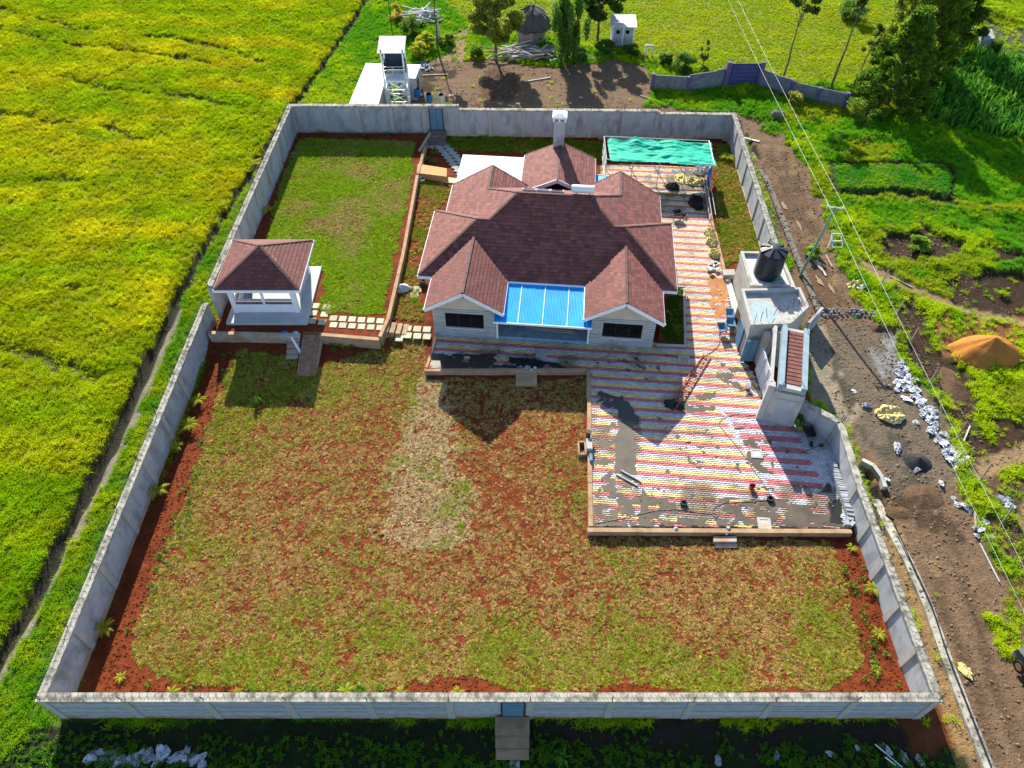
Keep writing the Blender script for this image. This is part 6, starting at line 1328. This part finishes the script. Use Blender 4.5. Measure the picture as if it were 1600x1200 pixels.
# thatched hut
c = GG(830, 62); t = thing('thatched_hut', 'round-roofed thatched hut with pink wall behind the timber pile', 'hut', c)
m = MB(); m.lathe(c, [(1.5, -.1), (1.5, 1.9)], 18); m.build('wall', M['timber'], t)
m = MB(); m.obox((c.x-.55, c.y-1.42, c.z+.15), 1.5, .3, 1.5); m.build('front_wall', M['pinkwall'], t)
m = MB(); prof = [(2.1, 1.5), (2.08, 1.85), (1.75, 2.5), (1.2, 3.05), (.6, 3.4), (.1, 3.55)]; m.lathe(c, prof, 30); m.v = [p+Vector((random.gauss(0, .07), random.gauss(0, .07), random.gauss(0, .07))) for p in m.v]; th = m.build('thatch', M['thatch'], t)
R = random.Random(8); m = MB()
for i in range(420):
    a = R.uniform(0, 6.283); k = R.random(); rr = 2.08*(1-k**1.6)+.05; z = 1.65+1.9*k; d = Vector((math.cos(a), math.sin(a), 0)); p = c+d*rr+Vector((0, 0, z+.05)); q = p+d*.38+Vector((R.gauss(0, .08), R.gauss(0, .08), -.48)); m.tube(p, q, .022, .01, 3)
setp(m.build('thatch_straw', M['thatch'], th), kind='stuff')
# outhouse
a0 = GG(955, 73); t = thing('outhouse', 'small white and blue-grey outhouse with tin roof in the meadow', 'outhouse', a0); ox, oy = a0.x+1.15, a0.y+1.0
m = MB(); m.obox((ox, oy, -.1), 2.3, 1.8, 2.2, -.05); m.build('wall', M['plaster'], t)
m = MB(); m.hexa([(ox-1.4, oy-1.2, 2.12), (ox+1.35, oy-1.3, 2.12), (ox+1.45, oy+1.2, 2.42), (ox-1.3, oy+1.2, 2.42)], [(ox-1.4, oy-1.2, 2.18), (ox+1.35, oy-1.3, 2.18), (ox+1.45, oy+1.2, 2.48), (ox-1.3, oy+1.2, 2.48)]); m.build('roof', M['tin'], t)
for x in (-.55, .45): m = MB(); m.obox((ox+x, oy-.93, 1.35), .36, .06, .36, -.05); m.build('window', M['glass'], t)
for x in (-1.12, 0, 1.1): m = MB(); m.obox((ox+x, oy-.95, -.1), .12, .08, 2.2, -.05); m.build('corner_post', M['white'], t)
c = GG(1013, 88); t = thing('goal_frame', 'small white wooden frame standing at the meadow edge', 'frame', c)
for a, b_ in (((-.35, 0, 0), (-.35, 0, 1.1)), ((.35, 0, 0), (.35, 0, 1.1)), ((-.4, 0, 1.1), (.4, 0, 1.1)), ((-.3, .5, 0), (-.3, .5, 1.0))): m = MB(); m.bar(c+Vector(a), c+Vector(b_), .14); m.build('frame_bar', M['whitewood'], t)
# purple-edged block wall with gate
pw = [(13.9, 70.6), (17.4, 70.2), (21.2, 71.3), (21.3, 71.3), (24.6, 71.0), (24.7, 71.0), (27.3, 69.2), (31.9, 66.8)]
t = thing('block_wall', 'grey block wall with purple piers curving behind the compound', 'wall', (22, 70, 0)); BZ = 1.55
def bwall(a, b_, h0, h1):
    a = Vector((*a, 0)); b_ = Vector((*b_, 0)); d = (b_-a).normalized(); L = (b_-a).length; z = 0; r = 0; rz = math.atan2(d.y, d.x)
    m = MB(); m.bar(a+Vector((0, 0, (h0+h1)/4)), b_+Vector((0, 0, (h0+h1)/4)), .12, (h0+h1)/2-.06); core = m.build('wall_core', M['darkblock'], t)
    while z < max(h0, h1):
        n = int(L/.42); 
        for i in range(n+1):
            x = (i+.5*(r % 2))*.42; hh = h0+(h1-h0)*x/L
            if x > L or z+.19 > hh: continue
            c = a+d*min(x+.2, L-.1); q = MB(); q.obox((c.x, c.y, z), .405, .19+random.uniform(0, .012), .19, rz); q.build('block', M['darkblock'], core)
        z += .2; r += 1
for a, b_, h0, h1 in ((pw[0], pw[1], 1.5, 1.5), (pw[1], pw[2], 1.5, 1.9), (pw[5], pw[6], 1.9, 1.5), (pw[6], pw[7], 1.5, 1.5)): bwall(a, b_, h0, h1)
for p, h in ((pw[0], 1.7), (pw[1], 1.6), (pw[6], 1.7), ((29.6, 68.0), 1.6), (pw[7], 1.7)): m = MB(); m.obox((*p, -.1), .36, .36, h); m.build('pier', M['purplewall'], t)
t = thing('patterned_gate', 'dark blue patterned gate panel in the curved block wall', 'gate', (22.95, 71.15, 0))
m = MB(); m.box(21.35, 24.55, 71.1, 71.2, .15, 2.35); m.build('gate_panel', mat('dark_blue_gate_paint', (.035, .045, .15), .6, .2, 2, .2, 10, .01), t)
for i in range(9):
    for j in range(5): m = MB(); x = 21.55+i*.355; z = .4+j*.40; m.hexa([(x-.13, 71.095, z), (x, 71.095, z-.14), (x+.13, 71.095, z), (x, 71.095, z+.14)], [(x-.08, 71.06, z), (x, 71.06, z-.09), (x+.08, 71.06, z), (x, 71.06, z+.09)]); m.build('stud', M['purplewall'], t)
for x in (21.3, 24.6): m = MB(); m.box(x-.2, x+.2, 70.95, 71.35, -.1, 2.5); m.build('gate_post', M['purplewall'], t)
m = MB(); m.blob(GG(1213, 184), (.75, .6, .6), 91, .35, 12, 7); setp(m.build('boulder', M['stonewall']), 'dark boulder in the grass below the block wall', 'boulder')
c = GG(1533, 72); t = thing('grave_slab', 'grey concrete slab standing by the garden rows at upper right', 'slab', c); m = MB(); m.hexa([c+Vector((-.7, -1.0, 0)), c+Vector((.5, -1.0, 0)), c+Vector((.9, .9, 0)), c+Vector((-.3, .9, 0))], [c+Vector((-.65, -.95, .9)), c+Vector((.45, -.95, .9)), c+Vector((.85, .85, 1.1)), c+Vector((-.25, .85, 1.1))]); m.build('slab', M['plaster'], t)
c = GG(640, 62); m = MB(); m.hexa([c+Vector((2.9, -.1, 0)), c+Vector((3.4, -.1, 0)), c+Vector((3.4, .05, 0)), c+Vector((2.9, .05, 0))], [c+Vector((2.95, -.1, 1.2)), c+Vector((3.3, -.1, 1.9)), c+Vector((3.3, .05, 1.9)), c+Vector((2.95, .05, 1.2))]); setp(m.build('tin_sheet', M['tin']), 'pointed tin sheet standing in the bushes behind the tower', 'sheet')
# car at the right edge
c = GG(1636, 1085); t = thing('parked_car', 'grey car with its front just inside the right edge', 'car', c, math.radians(100))
prof = [(-2.0, .35), (-2.05, .75), (-1.6, .92), (-.9, 1.0), (-.35, 1.42), (.9, 1.45), (1.5, 1.0), (2.0, .92), (2.05, .4)]
m = MB(); n = len(prof); V = []
for wv, s in ((-.84, .97), (-.6, 1.0), (.6, 1.0), (.84, .97)):
    for x, z in prof: V.append((x*s, wv*(.82 if z > 1.2 else 1), z))
m.add(V, [(k*n+i, k*n+i+1, (k+1)*n+i+1, (k+1)*n+i) for k in range(3) for i in range(n-1)]+[tuple(range(n)), tuple(reversed(range(3*n, 4*n))), (0, n, 2*n, 3*n, 4*n-1, 3*n-1, 2*n-1, n-1)]); m.build('body', M['carpaint'], t, local=True, smooth=True)
m = MB(); m.add([(-.87, -.60, 1.035), (-.87, .60, 1.035), (-.40, .52, 1.40), (-.40, -.52, 1.40)], [(0, 1, 2, 3)]); m.add([(-.72, -.845, 1.0), (1.2, -.845, 1.0), (.85, -.70, 1.38), (-.3, -.70, 1.38)], [(0, 1, 2, 3)]); m.add([(-.72, .845, 1.0), (1.2, .845, 1.0), (.85, .70, 1.38), (-.3, .70, 1.38)], [(3, 2, 1, 0)]); m.build('window', M['glass'], t, local=True)
for x in (-1.3, 1.3):
    for y in (-.82, .82):
        m = MB(); m.tube((x, y-.1, .32), (x, y+.1, .32), .33, .33, 18); wh = m.build('wheel', M['tyre'], t, local=True); m = MB(); m.tube((x, y-.11, .32), (x, y+.11, .32), .19, .19, 12); m.build('rim', M['woodboard'], wh, local=True)
for y in (-.6, .6): m = MB(); m.obox((-2.0, y, .62), .1, .34, .14); m.build('headlight', M['glass'], t, local=True)

# ------------------------------------------------------------------ plants in the beds
def palm(px, py, z, label, L, seed, n=9, m='paleleaf', lean=0):
    r = random.Random(seed); c = P(px, py, z); c.z = z; t = thing('young_palm', label, 'palm', c, group='young palms along the walls')
    st = MB(); st.tube(c-Vector((0, 0, .1)), c+Vector((0, 0, L*.35)), .035, .02, 6); st.build('stem', M['bark'], t)
    for i in range(n):
        a = 2*math.pi*i/n+r.uniform(-.3, .3); d = Vector((math.cos(a), math.sin(a), 0)); s = Vector((-d.y, d.x, 0)); l = L*r.uniform(.7, 1.1); mm = MB(); K = 9; prev = None
        for k in range(K+1):
            f = k/K; p = c+d*l*f+Vector((0, 0, L*.35+l*(.75*f-.75*f*f)))
            if prev is not None:
                mm.add([prev-s*.012, prev+s*.012, p+s*.01, p-s*.01], [(0, 1, 2, 3)])
                for sg_ in (-1, 1):
                    tip = p+s*sg_*l*.26*math.sin(math.pi*min(1, f*.85+.15))+d*l*.10-Vector((0, 0, .05)); mm.add([prev, p, tip], [(0, 1, 2)])
            prev = p
        mm.build('frond', M[m], t)
pl = [(312, 628, .0, 'palm by the left wall, nearest the gazebo shade', .95), (297, 668, .0, 'second bright palm by the left wall below the gazebo', .85), (275, 700, 0, 'thin palm by the left wall, third from the gazebo', .7), (247, 770, 0, 'upright pale palm halfway along the left wall', .9), (165, 985, 0, 'small palm in the dark bed near the front left corner', .7),
      (190, 1060, 0, 'leafy green palm in the front left corner bed', .5), (270, 1086, 0, 'yellow palm at the front wall near the left corner', .65), (372, 1084, 0, 'small yellow palm in the front bed, left part', .4), (472, 1091, 0, 'low yellow palm against the front wall coping', .6), (542, 1083, 0, 'tall yellow palm in the front bed left of centre', .75), (627, 1087, 0, 'yellow palm in the front bed right of the tall one', .6), (716, 1084, 0, 'yellow palm in the front bed nearest the small door', .6), (1058, 1090, 0, 'tiny yellow palm in the front bed right of centre', .35),
      (1362, 922, 0, 'bright palm fanned against the right front wall', .85), (1372, 992, 0, 'pale thin palm in the right front bed', .55), (1368, 1048, 0, 'broad green young palm in the right corner bed', .4), (1330, 858, 0, 'small palm at the corner of kerb and right wall', .5),
      (404, 258, .8, 'pale palm by the upper left wall nearest the back', .9), (420, 332, .8, 'pale palm by the upper left wall above the gazebo', .9), (430, 222, .8, 'dark palm in the back left corner bed', .6), (1136, 250, .36, 'palm against the right rear wall beside the net', .9), (762, 212, .36, 'yellow palm in front of the back wall left of chimney', .6), (722, 202, .8, 'small yellow palm against the back wall by the door', .7), (1084, 215, .36, 'small palm behind the green net', .6), (500, 206, .8, 'green palm in the shade of the back wall', .5)]
for i, (px, py, z, lb, L) in enumerate(pl): palm(px, py, z, lb, L*random.uniform(.65, .95), 300+i, 8+i % 3)
R = random.Random(17)
def seedlings(label, group, spots, lo, hi, m='seedleaf', n=9):
    protos = []
    for k in range(4):
        r = random.Random(k+int(lo*100)); mm = MB()
        for i in range(n):
            a = r.uniform(0, 6.283); d = Vector((math.cos(a), math.sin(a), 0)); s = Vector((-d.y, d.x, 0))*.10; h = r.uniform(.3, .8); mm.add([Vector((0, 0, .02))-s*.2, Vector((0, 0, .02))+s*.2, d*.5+s+Vector((0, 0, h)), d*.5-s+Vector((0, 0, h)), d*1.0+Vector((0, 0, h*.6))], [(0, 1, 2, 3), (3, 2, 4)])
        protos.append(rawmesh('seedling', mm.v, mm.f, M[m]))
    for (x, y, z) in spots:
        o = link('seedling', R.choice(protos)); s = R.uniform(lo, hi); o.location = (x, y, z); o.scale = (s, s, s); o.rotation_euler = (0, 0, R.uniform(0, 6)); setp(o, label, 'seedling', group)
def spots(px0, px1, n, j, z=0):
    out = []
    for i in range(n):
        k = R.random(); p = P(px0[0]*(1-k)+px1[0]*k+R.gauss(0, j), px0[1]*(1-k)+px1[1]*k+R.gauss(0, j*.6), z); out.append((p.x, p.y, float(zl(p.x, p.y))+.01 if z < .3 else z+.01))
    return out
seedlings('small green seedling in the red bed along the front wall', 'seedlings in the front bed', spots((230, 1075), (640, 1086), 34, 9)+spots((460, 1078), (600, 1075), 20, 5), .14, .3)
seedlings('small green seedling in the bed along the left wall', 'seedlings in the left bed', spots((205, 1000), (300, 760), 40, 9)+spots((300, 760), (345, 600), 18, 6), .12, .26)
seedlings('small green seedling in the bed along the right front wall', 'seedlings in the right bed', spots((1335, 890), (1375, 1080), 40, 11), .14, .3)
seedlings('leafy seedling in the shady bed below the terrace', 'seedlings below the terrace', spots((355, 545), (350, 600), 8, 5)+spots((515, 540), (560, 545), 12, 5), .16, .32)
seedlings('leafy plant in the dark soil by the back path', 'plants by the back path', spots((662, 240), (680, 250), 6, 5, .36), .3, .5)
seedlings('small plant in the dark bed along the upper left walls', 'plants in the upper beds', spots((470, 215), (420, 300), 14, 5, .8)+spots((480, 207), (640, 210), 12, 3, .8), .15, .35)
leafplant('shrub', 'young green shrub growing in the gazebo shadow', P(402, 632, 0), 16, .6, .4, .12, 'seedleaf', 41); leafplant('shrub', 'spiky green clump in the weeds below the front door steps', GG(880, 1185), 16, .5, .55, .06, 'seedleaf', 42)
for i, px in enumerate((520, 535, 547)): leafplant('agave', ('left', 'middle', 'right')[i]+' of three spiky plants below the terrace wall', P(px, 540+i, .05), 12, .3, .42, .08, 'seedleaf', 50+i, 'plant')

# ------------------------------------------------------------------ trees
def tree(name, label, base, h, crown, ntr, style, seed, leafn, leafs, c0, c1, cat='tree', lean=(0, 0), trunk_r=.16, bare=.3, group=None, clumps=26, csz=.28):
    r = np.random.default_rng(seed); base = Vector(base); t = thing(name, label, cat, base, group=group); top = base+Vector((lean[0], lean[1], h))
    m = MB(); K = 7; pr = base-Vector((0, 0, .2)); pts = []
    for k in range(1, K+1):
        f = k/K; p = base.lerp(top, f*.94)+Vector((r.normal(0, .05), r.normal(0, .05), 0))*h*.08; m.tube(pr, p, trunk_r*(1-(k-1)/K*.85), trunk_r*(1-k/K*.85), 8); pr = p; pts.append(p)
    cen = []; rx, ry, rz = crown
    zc0 = h*bare; zc1 = h
    for i in range(clumps):
        f = (i+.5)/clumps if style == 'tier' else r.uniform(0, 1); a = i*2.399+r.uniform(-.4, .4)
        if style == 'tier': wdt = (1-f)**.75*.95+.08; rad = r.uniform(.45, 1.0)*wdt; zz = zc0+(zc1-zc0)*f-rad*.12*rz
        elif style == 'weep': rad = r.uniform(.2, 1)*math.sin(math.pi*(.15+.8*f)); zz = zc0+(zc1-zc0)*f
        else:
            rad = math.sqrt(r.uniform(.05, 1))*math.sqrt(max(0, 1-(2*f-1)**2))*.95+.05; zz = zc0+(zc1-zc0)*f
        ax_ = base.lerp(top, min(1, zz/h)); c = Vector((ax_.x+math.cos(a)*rad*rx, ax_.y+math.sin(a)*rad*ry, base.z+zz)); cen.append(c)
        st_ = base.lerp(top, max(.12, min(.9, zz/h-.10-.12*rad))); m.tube(st_, st_.lerp(c, .9), trunk_r*.28, trunk_r*.08, 5)
    m.build('trunk', M['bark'], t)
    n = leafn; ci = r.integers(0, len(cen), n); C = np.array([list(c) for c in cen])[ci]; off = r.normal(0, 1, (n, 3)); off /= np.linalg.norm(off, axis=1)[:, None]; off *= (r.uniform(0, 1, n)**.4)[:, None]
    sz = np.array([rx, ry, rz])*csz; sc_ = r.uniform(.6, 1.25, len(cen))[ci][:, None]
    flat = np.array([1, 1, .45]) if style == 'tier' else (np.array([.7, .7, 1.7]) if style == 'weep' else np.array([1, 1, .75]))
    Pp = C+off*sz*sc_*flat
    A = r.normal(0, 1, (n, 3)); A[:, 2] -= (1.2 if style == 'weep' else .3); A /= np.linalg.norm(A, axis=1)[:, None]; B = np.cross(A, r.normal(0, 1, (n, 3))); B /= np.linalg.norm(B, axis=1)[:, None]
    ls = leafs*r.uniform(.6, 1.3, n)[:, None]; wd = .38 if style in ('tier', 'weep') else .55
    V = np.stack([Pp-A*ls*.5, Pp+B*ls*wd*.5, Pp+A*ls*.5, Pp-B*ls*wd*.5], 1).reshape(-1, 3)-np.array(base)
    k = np.clip(.5*r.uniform(0, 1, n)+.5*r.uniform(0, 1, len(cen))[ci]+.0*off[:, 2], 0, 1)[:, None]; cl = np.array(c0)*2.2*(1-k)+np.array(c1)*2.7*k
    link('crown', npmesh('crown', V, np.arange(4*n).reshape(-1, 4), M['leaf'], np.repeat(cl, 4, 0)), t); return t
g1, g2 = (.030, .055, .010), (.12, .14, .02)
tree('tree', 'fluffy olive-green tree left of the thatched hut', GG(775, 95), 7.2, (2.7, 2.7, 2.8), 1, 'round', 1, 24000, .26, (.05, .075, .012), (.17, .17, .03), bare=.22, clumps=40)
tree('tree', 'drooping green tree right of the thatched hut', GG(883, 98), 7.0, (2.1, 2.1, 2.8), 1, 'weep', 2, 18000, .28, (.025, .07, .012), (.09, .15, .025), bare=.12, clumps=36)
tree('tree', 'dark broad tree behind the outhouse', GG(933, 62), 6.5, (2.6, 2.6, 2.4), 1, 'round', 3, 15000, .28, (.012, .032, .008), (.045, .075, .014), bare=.4, clumps=30)
tree('tree', 'tall slender tree with a small dark crown behind the block wall', GG(1221, 133), 9.2, (1.5, 1.5, 1.5), 1, 'round', 4, 3200, .28, (.018, .035, .008), (.07, .085, .015), bare=.76, trunk_r=.11, clumps=16)
tree('tree', 'bare leaning trunk beside the right end of the block wall', GG(1297, 140), 9.6, (.7, .7, 1.6), 1, 'round', 5, 1500, .25, (.018, .04, .008), (.07, .10, .015), bare=.80, trunk_r=.13, lean=(.5, .3), clumps=10)
tree('tree', 'short thin trunk just right of the bare leaning trunk', GG(1328, 146), 6.5, (.9, .9, 1.6), 1, 'tier', 6, 1500, .25, (.018, .04, .008), (.07, .10, .015), bare=.6, trunk_r=.09, lean=(.8, .3), clumps=10)
tree('cypress_tree', 'large feathery cypress nearest the block wall', GG(1385, 165), 9.0, (4.0, 3.6, 5.2), 1, 'tier', 7, 26000, .34, (.014, .036, .006), (.085, .14, .012), bare=.05, trunk_r=.24, clumps=120, csz=.17)
tree('cypress_tree', 'broad cypress with sunlit tips behind the nearest one', GG(1425, 130), 11.0, (4.2, 3.8, 5.5), 1, 'tier', 8, 26000, .36, (.014, .036, .006), (.10, .15, .012), bare=.08, trunk_r=.26, clumps=120, csz=.17)
tree('cypress_tree', 'dark dense cypress at the top right edge', GG(1478, 68), 12.0, (3.4, 3.2, 5.5), 1, 'tier', 9, 18000, .36, (.010, .024, .006), (.035, .065, .012), bare=.05, trunk_r=.26, clumps=50, csz=.27)
tree('cypress_tree', 'slim pale cypress crossing the top edge behind the others', GG(1400, 78), 9.5, (2.6, 2.6, 5.5), 1, 'tier', 10, 12000, .34, (.03, .055, .010), (.13, .15, .02), bare=.05, trunk_r=.2, clumps=44)
tree('young_tree', 'small upright cactus-like young tree at the meadow edge', GG(1097, 108), 2.9, (.55, .55, 1.5), 1, 'round', 11, 1500, .16, (.03, .06, .012), (.09, .13, .02), bare=.35, trunk_r=.06, clumps=12)
tree('slender_tree', 'thin straight tree behind the guard tower', GG(684, 80), 7.5, (1.4, 1.4, 1.2), 1, 'round', 12, 2600, .26, (.014, .035, .010), (.05, .08, .016), bare=.8, trunk_r=.12, clumps=14)
tree('slender_tree', 'thin bare sapling left of the white branch pile', GG(612, 48), 6.0, (.6, .6, 1.2), 1, 'round', 13, 500, .24, (.03, .06, .01), (.10, .13, .02), bare=.7, trunk_r=.07, clumps=8)
bush = [(645, 55, 1.7, 1.5, 'dark rounded bush behind the guard tower roof', g1, (.07, .11, .016)), (668, 75, 1.3, 1.1, 'bright leafy bush right of the guard tower', (.06, .10, .012), (.22, .22, .02)), (655, 88, 1.2, 1.0, 'low yellow-green bush beside the small shed', (.08, .12, .012), (.24, .23, .02)), (620, 30, 1.3, 1.2, 'orange-tinged bush near the branch pile', (.10, .11, .012), (.26, .2, .03)), (700, 70, 1.1, .9, 'bush beside the pointed tin sheet', g1, (.10, .15, .02)), (745, 90, 1.0, 1.0, 'bush at the foot of the fluffy olive tree', g1, (.08, .13, .02)),
        (1068, 112, 1.5, 1.4, 'dark bush at the corner of the meadow', (.02, .05, .01), (.06, .11, .02)), (1040, 100, 1.0, .9, 'smaller bush left of the meadow corner bush', (.02, .05, .01), (.06, .11, .02)), (905, 95, 1.2, 1.0, 'bush between drooping tree and dirt yard', (.02, .05, .01), (.06, .11, .02)), (985, 85, 1.4, .8, 'low hedge bush below the outhouse', (.02, .05, .01), (.06, .11, .02)), (945, 80, 1.3, .8, 'low hedge bush left of the outhouse', (.02, .05, .01), (.06, .11, .02)), (1240, 165, 1.0, 1.1, 'pale bush in front of the block wall gate', (.06, .08, .015), (.16, .16, .03)), (1350, 185, 2.2, 1.3, 'broad green bush under the nearest cypress', (.03, .06, .01), (.12, .17, .02)), (1330, 30, 2.0, 1.4, 'bush at the top edge beside the cypresses', (.02, .05, .012), (.05, .10, .02)), (1435, 385, 1.2, .7, 'low bush beside the dark dug plot', (.03, .07, .01), (.12, .18, .02)), (1270, 400, .8, .6, 'small bush near the pallet frame', (.05, .1, .01), (.16, .24, .02)), (1100, 118, .8, .7, 'small bush under the young tree', (.03, .07, .01), (.10, .15, .02)), (1550, 85, 1.1, .9, 'dark round bush by the grey slab', (.015, .04, .01), (.04, .08, .015)), (835, 66, 1.0, .7, 'low bush in front of the thatched hut', (.05, .09, .012), (.14, .2, .02))]
for i, (px, py, rr, hh, lb, a, b_) in enumerate(bush):
    tree('bush', lb, GG(px, py), hh*1.25, (rr*.75, rr*.75, hh*.8), 1, 'round', 100+i, int(2600*rr), .17, a, b_, 'bush', trunk_r=.05, bare=.05, clumps=18, csz=.42)
